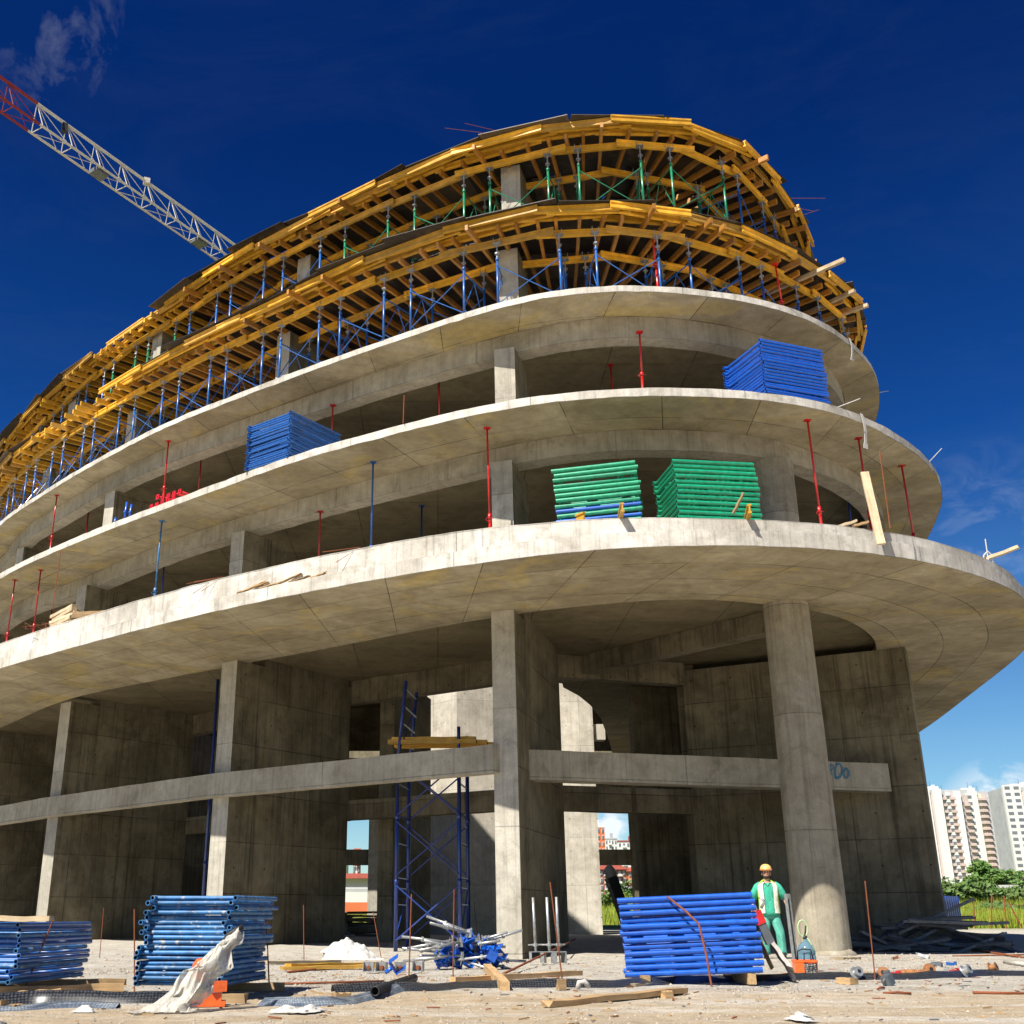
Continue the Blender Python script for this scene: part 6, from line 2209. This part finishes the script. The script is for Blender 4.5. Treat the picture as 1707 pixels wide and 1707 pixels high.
# blue site panel and wire fence at the right
fb = thing('site_panel', 'dark blue corrugated site panel standing behind the right wall', 'site panel', (0, 0, 0))
mb = MB()
pL, pR = atd(1566, 1535, 62), atd(1603, 1535, 66)
k = 40
prev = None
for i in range(k + 1):
    f = i / k
    c = pL.lerp(pR, f)
    dz = 0.06 * (1 if (i // 2) % 2 else -1)
    zz = gz_base(c.x, c.y)
    b_ = mb.add([(c.x, c.y + dz, zz), (c.x, c.y + dz, zz + 1.75), (c.x, c.y + dz + 0.03, zz + 1.75), (c.x, c.y + dz + 0.03, zz)])
    if prev is not None:
        for a0, b0 in ((0, 1), (1, 2), (2, 3)):
            mb.face((prev + a0, b_ + a0, b_ + b0, prev + b0))
    prev = b_
mb.build('sheet', [M['bluedark']], fb)
mb = MB()
for f in (0.02, 0.98):
    c = pL.lerp(pR, f)
    mb.tube((c.x, c.y + 0.15, 0), (c.x, c.y + 0.15, 1.8), 0.04, 6)
mb.build('support', [M['darksteel']], fb)
fen = thing('wire_fence', 'leaning rusty post and wire fence along the edge of the green field', 'fence', (0, 0, 0))
fp = [(1603, 1534), (1625, 1541), (1652, 1544), (1677, 1545), (1703, 1541), (1740, 1543)]
tops = []
for i, (px, py) in enumerate(fp):
    base = atd(px, py, 70)
    base.z = gz_base(base.x, base.y)
    lean = (-0.1, 0.12, 0.35, 0.2, -0.55, 0.2)[i]
    tp = base + Vector((lean, 0, (1.35, 1.5, 1.9, 1.8, 1.5, 1.7)[i]))
    tops.append((base, tp))
    mb = MB()
    mb.tube(base, tp, 0.04, 6)
    mb.build('post', [M['rust']], fen)
for f in (0.35, 0.62, 0.9):
    mb = MB()
    pts = []
    for b_, t_ in tops:
        pts.append(b_.lerp(t_, f))
    full = []
    for p, q in zip(pts[:-1], pts[1:]):
        for j in range(4):
            c = p.lerp(q, j / 4)
            c.z -= 0.12 * math.sin(PI * j / 4)
            full.append(c)
    mb.path(full + [pts[-1]], 0.012, 4)
    mb.build('wire', [M['rust']], fen)

# ------------------------------------------------------------------ grass, shrubs and trees
def leafmat(name, c1, c2, c3=None, tr=0.25):
    m, nt, b = new_mat(name)
    g_ = nt.nodes.new('ShaderNodeNewGeometry')
    rnd_ = g_.outputs['Random Per Island']
    n_ = noise_n(nt, nt.nodes.new('ShaderNodeTexCoord').outputs['Object'], 0.5, 3)
    nt.links.new(mixc(nt, mixc(nt, c1, c2, rnd_), c3 or c2, maprange(nt, n_, 0.45, 0.65)), b.inputs['Base Color'])
    b.inputs['Roughness'].default_value = 0.65
    b.inputs['Subsurface Weight'].default_value = 0.0
    b.inputs['Transmission Weight'].default_value = 0.0
    return m
M['grass'] = leafmat('tall_yellow_green_grass', (0.18, 0.26, 0.02), (0.30, 0.34, 0.03), (0.22, 0.30, 0.02))
M['leaf'] = leafmat('tree_leaves', (0.045, 0.12, 0.018), (0.11, 0.20, 0.035))
M['leaf2'] = leafmat('hedge_leaves', (0.05, 0.12, 0.018), (0.10, 0.17, 0.03), (0.07, 0.10, 0.02))
M['bark'] = paint('bark', (0.10, 0.07, 0.045), 0.9)
rg = random.Random(9)
def blades(mb, x, y, n, h, spread):
    for i in range(n):
        bx, by = x + rg.gauss(0, spread), y + rg.gauss(0, spread)
        z = gz_base(bx, by)
        a = rg.uniform(0, 2 * PI)
        w = rg.uniform(0.02, 0.05)
        hh = h * rg.uniform(0.5, 1.3)
        lx, ly = rg.gauss(0, 0.2) * hh, rg.gauss(0, 0.2) * hh
        b_ = mb.add([(bx - w * math.cos(a), by - w * math.sin(a), z - 0.03), (bx + w * math.cos(a), by + w * math.sin(a), z - 0.03), (bx + lx, by + ly, z + hh)])
        mb.face((b_, b_ + 1, b_ + 2))
mb = MB()
for i in range(5200):
    y = 71 + 75 * rg.random() ** 1.6
    x = rg.uniform(0.425, 0.62) * y
    blades(mb, x, y, 5, 0.7 + 0.004 * y, 0.35)
for i in range(900):
    y = 85 + 60 * rg.random()
    x = rg.uniform(0.11, 0.20) * y
    blades(mb, x, y, 4, 0.8, 0.4)
tag(mb.build('field_grass', [M['grass']], None), 'tall sunlit yellow green grass of the field behind the site', None, None, 'stuff')
def crown(mb, c, rx, ry, rz, n, leaf, clumps=14):
    cl = []
    for i in range(clumps):
        v = Vector((rg.gauss(0, 1), rg.gauss(0, 1), rg.gauss(0, 1))).normalized() * rg.uniform(0.35, 0.9)
        cl.append((Vector((c[0] + v.x * rx, c[1] + v.y * ry, c[2] + v.z * rz)), rg.uniform(0.25, 0.5)))
    for i in range(n):
        p0, r0 = cl[rg.randrange(clumps)]
        v = Vector((rg.gauss(0, 1), rg.gauss(0, 1), rg.gauss(0, 1))).normalized() * rg.random() ** 0.4
        p = p0 + Vector((v.x * rx, v.y * ry, v.z * rz)) * r0
        a = Vector((rg.gauss(0, 1), rg.gauss(0, 1), rg.gauss(0, 1))).normalized()
        b_ = a.orthogonal().normalized()
        s_ = leaf * rg.uniform(0.6, 1.3)
        i0 = mb.add([p - a * s_, p + b_ * s_ * 0.55, p + a * s_, p - b_ * s_ * 0.55])
        mb.face((i0, i0 + 1, i0 + 2, i0 + 3))
def tree(px, py_base, dist, h, w, label, n=1500, leaf=0.5):
    b0 = atd(px, py_base, dist)
    z = gz_base(b0.x, b0.y)
    root = thing('tree', label, 'tree', (b0.x, b0.y, z))
    mb = MB()
    limb(mb, [(0, 0, -0.2, w * 0.05), (0.1, 0, h * 0.3, w * 0.04), (0, 0.1, h * 0.7, w * 0.02)], 8)
    for k in range(5):
        a = k * 1.3
        limb(mb, [(0.05, 0, h * 0.3, w * 0.022), (math.cos(a) * w * 0.2, math.sin(a) * w * 0.2, h * 0.55, w * 0.014), (math.cos(a) * w * 0.35, math.sin(a) * w * 0.35, h * 0.75, w * 0.006)], 6)
    mb.build('trunk', [M['bark']], root)
    mb = MB()
    crown(mb, (0, 0, h * 0.6), w / 2, w / 2, h * 0.42, n, leaf, 16)
    mb.build('crown', [M['leaf']], root)
def shrub(px, py_base, dist, h, w, label, mat='leaf2', n=900, leaf=0.35, name='shrub', cat='shrub'):
    b0 = atd(px, py_base, dist)
    z = gz_base(b0.x, b0.y)
    mb = MB()
    crown(mb, (0, 0, h * 0.45), w / 2, w / 3, h * 0.5, n, leaf, 12)
    o = mb.build(name, [M[mat]], None)
    o.location = (b0.x, b0.y, z)
    tag(o, label, cat)
tree(1645, 1484, 260, 7.4, 7.5, 'broad dark green tree in front of the middle white tower', 1900, 0.55)
tree(1630, 1488, 240, 4.4, 4.5, 'smaller round tree left of the broad one, by the first tower', 1200, 0.5)
tree(1690, 1478, 270, 4.8, 8.0, 'low spreading tree beside the right edge below the towers', 1400, 0.5)
tree(1668, 1480, 255, 5.0, 5.0, 'small tree between the broad tree and the low spreading one', 1000, 0.45)
shrub(1700, 1470, 300, 5.0, 9.0, 'tall bushy green clump at the right edge before the far tower', 'leaf2', 1200, 0.5)
for k, (px, d, h, w, lab) in enumerate(((1612, 118, 3.4, 7.0, 'dark reddish bush right behind the blue site panel'), (1640, 125, 2.6, 7.5, 'olive hedge bush in the field, middle of its row'), (1668, 122, 2.4, 7.0, 'dense green bush in the field right of the olive one'),
                                     (1698, 128, 2.8, 8.0, 'dark bush of the field row at the right edge'), (1655, 100, 1.5, 5.0, 'low weedy bush nearest behind the wire fence'), (1690, 96, 1.4, 4.5, 'low weedy bush behind the leaning fence post'))):
    shrub(px, 1520, d, h, w, lab, 'leaf2', 1100, 0.30)
for k, (px, d, h, lab) in enumerate(((1052, 150, 2.6, 'small green tree before the brick flats seen through the building'), (1006, 120, 2.2, 'green weeds in the gap beside the pale inner wall'))):
    shrub(px, 1487, d, h, h * 1.5, lab, 'leaf2', 500, 0.25)
wl = thing('low_wall', 'long low white wall across the green field on the right', 'wall', (0, 0, 0))
pL, pR = atd(1648, 1488, 190), atd(1760, 1480, 190)
mb = MB()
c = (pL + pR) / 2
mb.box((c.x, c.y, gz_base(c.x, c.y) + 0.5), ((pR - pL).x, 0.4, 1.3))
mb.box((c.x, c.y, gz_base(c.x, c.y) + 1.2), ((pR - pL).x + 0.2, 0.55, 0.12))
mb.build('wall_panel', [M['core']], wl)

# ------------------------------------------------------------------ far white tower blocks
M['twhite'] = paint('white_render', (0.64, 0.635, 0.615), 0.85, None, (0, 0, 0), 0.06, 0.3)
M['tgrey'] = paint('hazed_grey_render', (0.40, 0.41, 0.42), 0.85, None, (0, 0, 0), 0.15, 0.3)  # lightened so the colour carries the distance haze
M['tpink'] = paint('hazed_brown_render', (0.52, 0.42, 0.38), 0.85, None, (0, 0, 0), 0.1, 0.3)  # brown paled to put distance haze into the colour
M['tcream'] = paint('cream_render', (0.66, 0.62, 0.46), 0.85, None, (0, 0, 0), 0.1, 0.3)
M['glass'] = paint('dark_window_glass', (0.16, 0.17, 0.19), 0.15)
M['roofred'] = paint('red_roof_tiles', (0.30, 0.065, 0.04), 0.8, None, (0, 0, 0), 0.2, 2)
M['brick'] = paint('brown_facade', (0.26, 0.10, 0.06), 0.85, None, (0, 0, 0), 0.15, 0.5)
M['orangewall'] = paint('orange_facade', (0.60, 0.16, 0.06), 0.85, None, (0, 0, 0), 0.1, 0.5)
def tower(px0, px1, py_top, dist, floors, rz, label, style):
    a_, b_ = atd(px0, 1480, dist), atd(px1, 1480, dist)
    W = (b_ - a_).length / (abs(math.cos(rz)) + abs(math.sin(rz)) * 0.7)
    D = W * 0.7
    c = (a_ + b_) / 2
    top = atd((px0 + px1) / 2, py_top, dist).z
    z0 = gz_base(c.x, c.y) - 1
    H = top - z0
    root = thing('tower_block', label, 'tower block', (c.x, c.y, z0), (0, 0, rz))
    # vertical bays across the front: (x0, x1, y offset, material, height factor)
    mb = MB()
    mb.box((0, 0, H * 0.49), (W * 0.92, D * 0.92, H * 0.98))
    mb.build('core_wall', [M['tgrey']], root)
    fh = H / floors
    win = MB()
    win.box((0, 0, 0), (W * 0.075, 0.3, fh * 0.48))
    wm = win.mesh('window', [M['glass']])
    win = MB()
    win.box((0, 0, 0), (W * 0.10, 1.1, fh * 0.40))
    bm_ = win.mesh('balcony', [M['tpink']])
    nw = 0
    for (f0, f1, dy, mat, hf, kind) in style:
        x0, x1 = -W / 2 + W * f0, -W / 2 + W * f1
        mb = MB()
        mb.box(((x0 + x1) / 2, -D / 2 + dy, H * hf / 2), (x1 - x0, 1.6, H * hf))
        mb.build('facade_bay', [M[mat]], root)
        xc = (x0 + x1) / 2
        if kind:
            for fl in range(1, floors):
                z = fh * (fl + 0.5)
                if z > H * hf - fh * 0.4: continue
                if kind == 'w':
                    if nw < 96:
                        link('window', wm, root, (xc, -D / 2 + dy - 0.72, z))
                        nw += 1
                else:
                    link('balcony', bm_, root, (xc, -D / 2 + dy - 1.2, z - fh * 0.2))
    # side wall facing right and its windows
    for k in range(3):
        mb = MB()
        mb.box((W / 2 - 0.3, -D / 2 + D * (0.18 + 0.32 * k), H * 0.47), (1.4, D * 0.2, H * (0.95 - 0.02 * k)))
        mb.build('side_bay', [M[('twhite', 'tpink', 'twhite')[k]]], root)
    mb = MB()
    mb.box((-W * 0.15, 0, H * 1.0), (W * 0.3, D * 0.5, H * 0.05))
    mb.box((-W * 0.05, 0, H * 1.03), (W * 0.05, D * 0.1, H * 0.04))
    mb.build('roof_house', [M['twhite']], root)
    mb = MB()
    mb.tube((-W * 0.1, 0, H * 1.02), (-W * 0.1, 0, H * 1.09), 0.08, 4)
    mb.tube((W * 0.1, 0, H * 0.98), (W * 0.1, 0, H * 1.05), 0.08, 4)
    mb.build('aerial', [M['darksteel']], root)
ST = [(0.0, 0.13, -0.6, 'twhite', 1.0, 'w'), (0.13, 0.26, -0.6, 'twhite', 1.0, 'w'), (0.27, 0.30, -0.2, 'tpink', 0.93, None), (0.30, 0.46, -1.4, 'twhite', 0.985, None), (0.46, 0.54, 0.3, 'tgrey', 0.97, 'b'), (0.54, 0.62, -0.4, 'twhite', 0.95, 'w'), (0.62, 0.68, 0.0, 'tpink', 0.93, 'b'), (0.68, 0.80, -0.8, 'twhite', 0.96, None), (0.80, 0.86, 0.4, 'tgrey', 0.9, 'w'), (0.86, 0.93, 0, 'tpink', 0.92, 'b'), (0.93, 1.0, 0.2, 'twhite', 0.94, 'w')]
ST2 = [(0.0, 0.10, 0.0, 'tcream', 0.96, 'w'), (0.10, 0.28, -1.0, 'twhite', 1.0, 'w'), (0.28, 0.46, -1.0, 'twhite', 0.98, None), (0.46, 0.56, 0.2, 'tcream', 0.95, 'b'), (0.56, 0.64, 0.0, 'tpink', 0.95, 'b'), (0.64, 0.72, 0.6, 'tgrey', 0.92, None), (0.72, 0.82, -0.6, 'twhite', 0.97, None), (0.82, 0.92, 0.2, 'tpink', 0.93, 'b'), (0.92, 1.0, 0, 'twhite', 0.95, 'w')]
tower(1536, 1634, 1316, 430, 15, R(-8), 'white tower block nearest the building, closest of the three to the concrete wall', ST)
tower(1608, 1688, 1318, 520, 17, R(-10), 'white and brown tower block in the middle of the three at the right', ST2)
tower(1681, 1800, 1312, 470, 16, R(-6), 'white tower block cut off by the right edge of the photo', ST)
def house(px0, px1, py_top, py_base, dist, floors, cols, wall, roofm, label, name='apartment_block', cat='apartment block', flat=True, rz=0.0, bands=None):
    a_, b_ = atd(px0, py_base, dist), atd(px1, py_base, dist)
    W = (b_ - a_).x
    c = (a_ + b_) / 2
    z0 = min(a_.z, gz_base(c.x, c.y))
    H = atd((px0 + px1) / 2, py_top, dist).z - z0
    root = thing(name, label, cat, (c.x, c.y, z0), (0, 0, rz))
    mb = MB()
    mb.box((0, W * 0.3, H / 2), (W, W * 0.6, H))
    mb.build('wall', [M[wall]], root)
    if bands:
        for (f0, f1, mt) in bands[1]:
            mb = MB()
            mb.box((0, -0.08, H * (f0 + f1) / 2), (W + 0.1, 0.2, H * (f1 - f0)))
            mb.build('band', [M[mt]], root)
    fh = H / floors
    wm = MB()
    wm.box((0, 0, 0), (W / cols * 0.42, 0.15, fh * 0.5))
    wmm = wm.mesh('window', [M['glass']])
    fm = MB()
    fm.box((0, 0.04, 0), (W / cols * 0.54, 0.12, fh * 0.62))
    fmm = fm.mesh('window_frame', [M['twhite']])
    bm = MB()
    bm.box((0, -0.5, 0), (W / cols * 0.8, 1.0, fh * 0.3))
    bmm = bm.mesh('balcony', [M['twhite']])
    for fl in range(floors):
        for k in range(cols):
            x = -W / 2 + W * (k + 0.5) / cols
            if (k % 3) == 1 and fl and not bands:
                link('balcony', bmm, root, (x, 0, fh * (fl + 0.2)))
            if not bands or fl < floors - 1:
                w_ = link('window_frame', fmm, root, (x, -0.06, fh * (fl + 0.52)))
                link('pane', wmm, w_, (0, -0.03, 0))
    mb = MB()
    if flat:
        mb.box((0, W * 0.3, H + 0.25), (W + 0.3, W * 0.6 + 0.3, 0.5))
        mb.box((W * 0.1, W * 0.3, H + 1.2), (W * 0.2, W * 0.2, 1.8))
    else:
        hx, hy, o_ = W / 2 + 0.5, W * 0.3 + 0.5, W * 0.3
        i0 = mb.add([(-hx, o_ - hy, H), (hx, o_ - hy, H), (hx, o_ + hy, H), (-hx, o_ + hy, H), (-hx * 0.6, o_, H + H * 0.16), (hx * 0.6, o_, H + H * 0.16)])
        for q in ((0, 1, 5, 4), (1, 2, 5), (2, 3, 4, 5), (3, 0, 4), (3, 2, 1, 0)):
            mb.face([i0 + k for k in q])
    mb.build('roof', [M[roofm]], root)
house(985, 1012, 1379, 1470, 330, 9, 4, 'orangewall', 'twhite', 'orange and white flats seen through the gap right of the pale inner wall')
house(1012, 1032, 1399, 1470, 380, 8, 4, 'twhite', 'tgrey', 'white flats seen just right of the orange ones in the gap')
house(1033, 1075, 1403, 1470, 400, 7, 6, 'twhite', 'roofred', 'lower white flats at the right of the gap')
house(1000, 1046, 1449, 1486, 190, 4, 6, 'brick', 'roofred', 'brown red-roofed flats in the lower part of the gap', 'apartment_block', 'apartment block', False)
house(1048, 1078, 1452, 1486, 210, 4, 4, 'orangewall', 'roofred', 'orange flats beside the brown ones in the lower gap', 'apartment_block', 'apartment block', False)
house(1664, 1690, 1418, 1440, 700, 5, 5, 'twhite', 'roofred', 'small red-roofed flats between the middle and right white towers', 'apartment_block', 'apartment block', False)
house(560, 640, 1464, 1522, 110, 2, 4, 'twhite', 'roofred', 'low white and red striped shed seen through the left gap', 'shed', 'shed', False, 0, (None, [(0.02, 0.33, 'orangewall'), (0.33, 0.62, 'twhite'), (0.62, 0.72, 'tgrey')]))
house(588, 600, 1424, 1480, 260, 4, 3, 'brick', 'roofred', 'red-roofed brick house high in the left gap', 'brick_house', 'house', False)
house(480, 575, 1420, 1500, 200, 4, 6, 'tcream', 'roofred', 'cream flats behind the building at the left', 'apartment_block', 'apartment block', False)
carp = atd(1035, 1488, 160)
car = thing('parked_car', 'small white car parked before the brown flats in the gap', 'car', (carp.x, carp.y, gz_base(carp.x, carp.y)))
mb = MB()
prof = [(-2.0, 0.3), (-2.0, 0.75), (-1.2, 0.9), (-0.7, 1.4), (0.8, 1.42), (1.4, 0.95), (2.0, 0.85), (2.05, 0.3)]
i0 = mb.add([(x, -0.8, z) for x, z in prof] + [(x, 0.8, z) for x, z in prof])
n_ = len(prof)
mb.face([i0 + k for k in range(n_)][::-1])
mb.face([i0 + n_ + k for k in range(n_)])
for k in range(n_):
    j = (k + 1) % n_
    mb.face((i0 + k, i0 + j, i0 + n_ + j, i0 + n_ + k))
mb.build('car_body', [M['twhite']], car)
mb = MB()
mb.box((0.05, -0.81, 1.15), (1.5, 0.02, 0.35))
mb.build('side_window', [M['glass']], car)
for sx in (-1.25, 1.3):
    for sy in (-0.75, 0.75):
        mb = MB()
        mb.tube((sx, sy - 0.1, 0.32), (sx, sy + 0.1, 0.32), 0.32, 14)
        mb.build('wheel', [M['black']], car)
cv = thing('parked_van', 'white van parked by the low white wall at the right', 'van', atd(1680, 1468, 230), (0, 0, 0.2))
cv.location.z = gz_base(cv.location.x, cv.location.y)
mb = MB()
prof = [(-3, 0.4), (-3, 2.2), (1.4, 2.25), (2.3, 1.3), (3.0, 1.1), (3.05, 0.4)]
i0 = mb.add([(x, -1, z) for x, z in prof] + [(x, 1, z) for x, z in prof])
n_ = len(prof)
mb.face([i0 + k for k in range(n_)][::-1])
mb.face([i0 + n_ + k for k in range(n_)])
for k in range(n_):
    j = (k + 1) % n_
    mb.face((i0 + k, i0 + j, i0 + n_ + j, i0 + n_ + k))
mb.build('van_body', [M['twhite']], cv)
mb = MB()
mb.box((0.9, -1.01, 1.7), (1.0, 0.02, 0.5))
mb.build('side_window', [M['glass']], cv)
for sx in (-1.8, 1.9):
    mb = MB()
    mb.tube((sx, -1.05, 0.4), (sx, -0.8, 0.4), 0.4, 12)
    mb.build('wheel', [M['black']], cv)
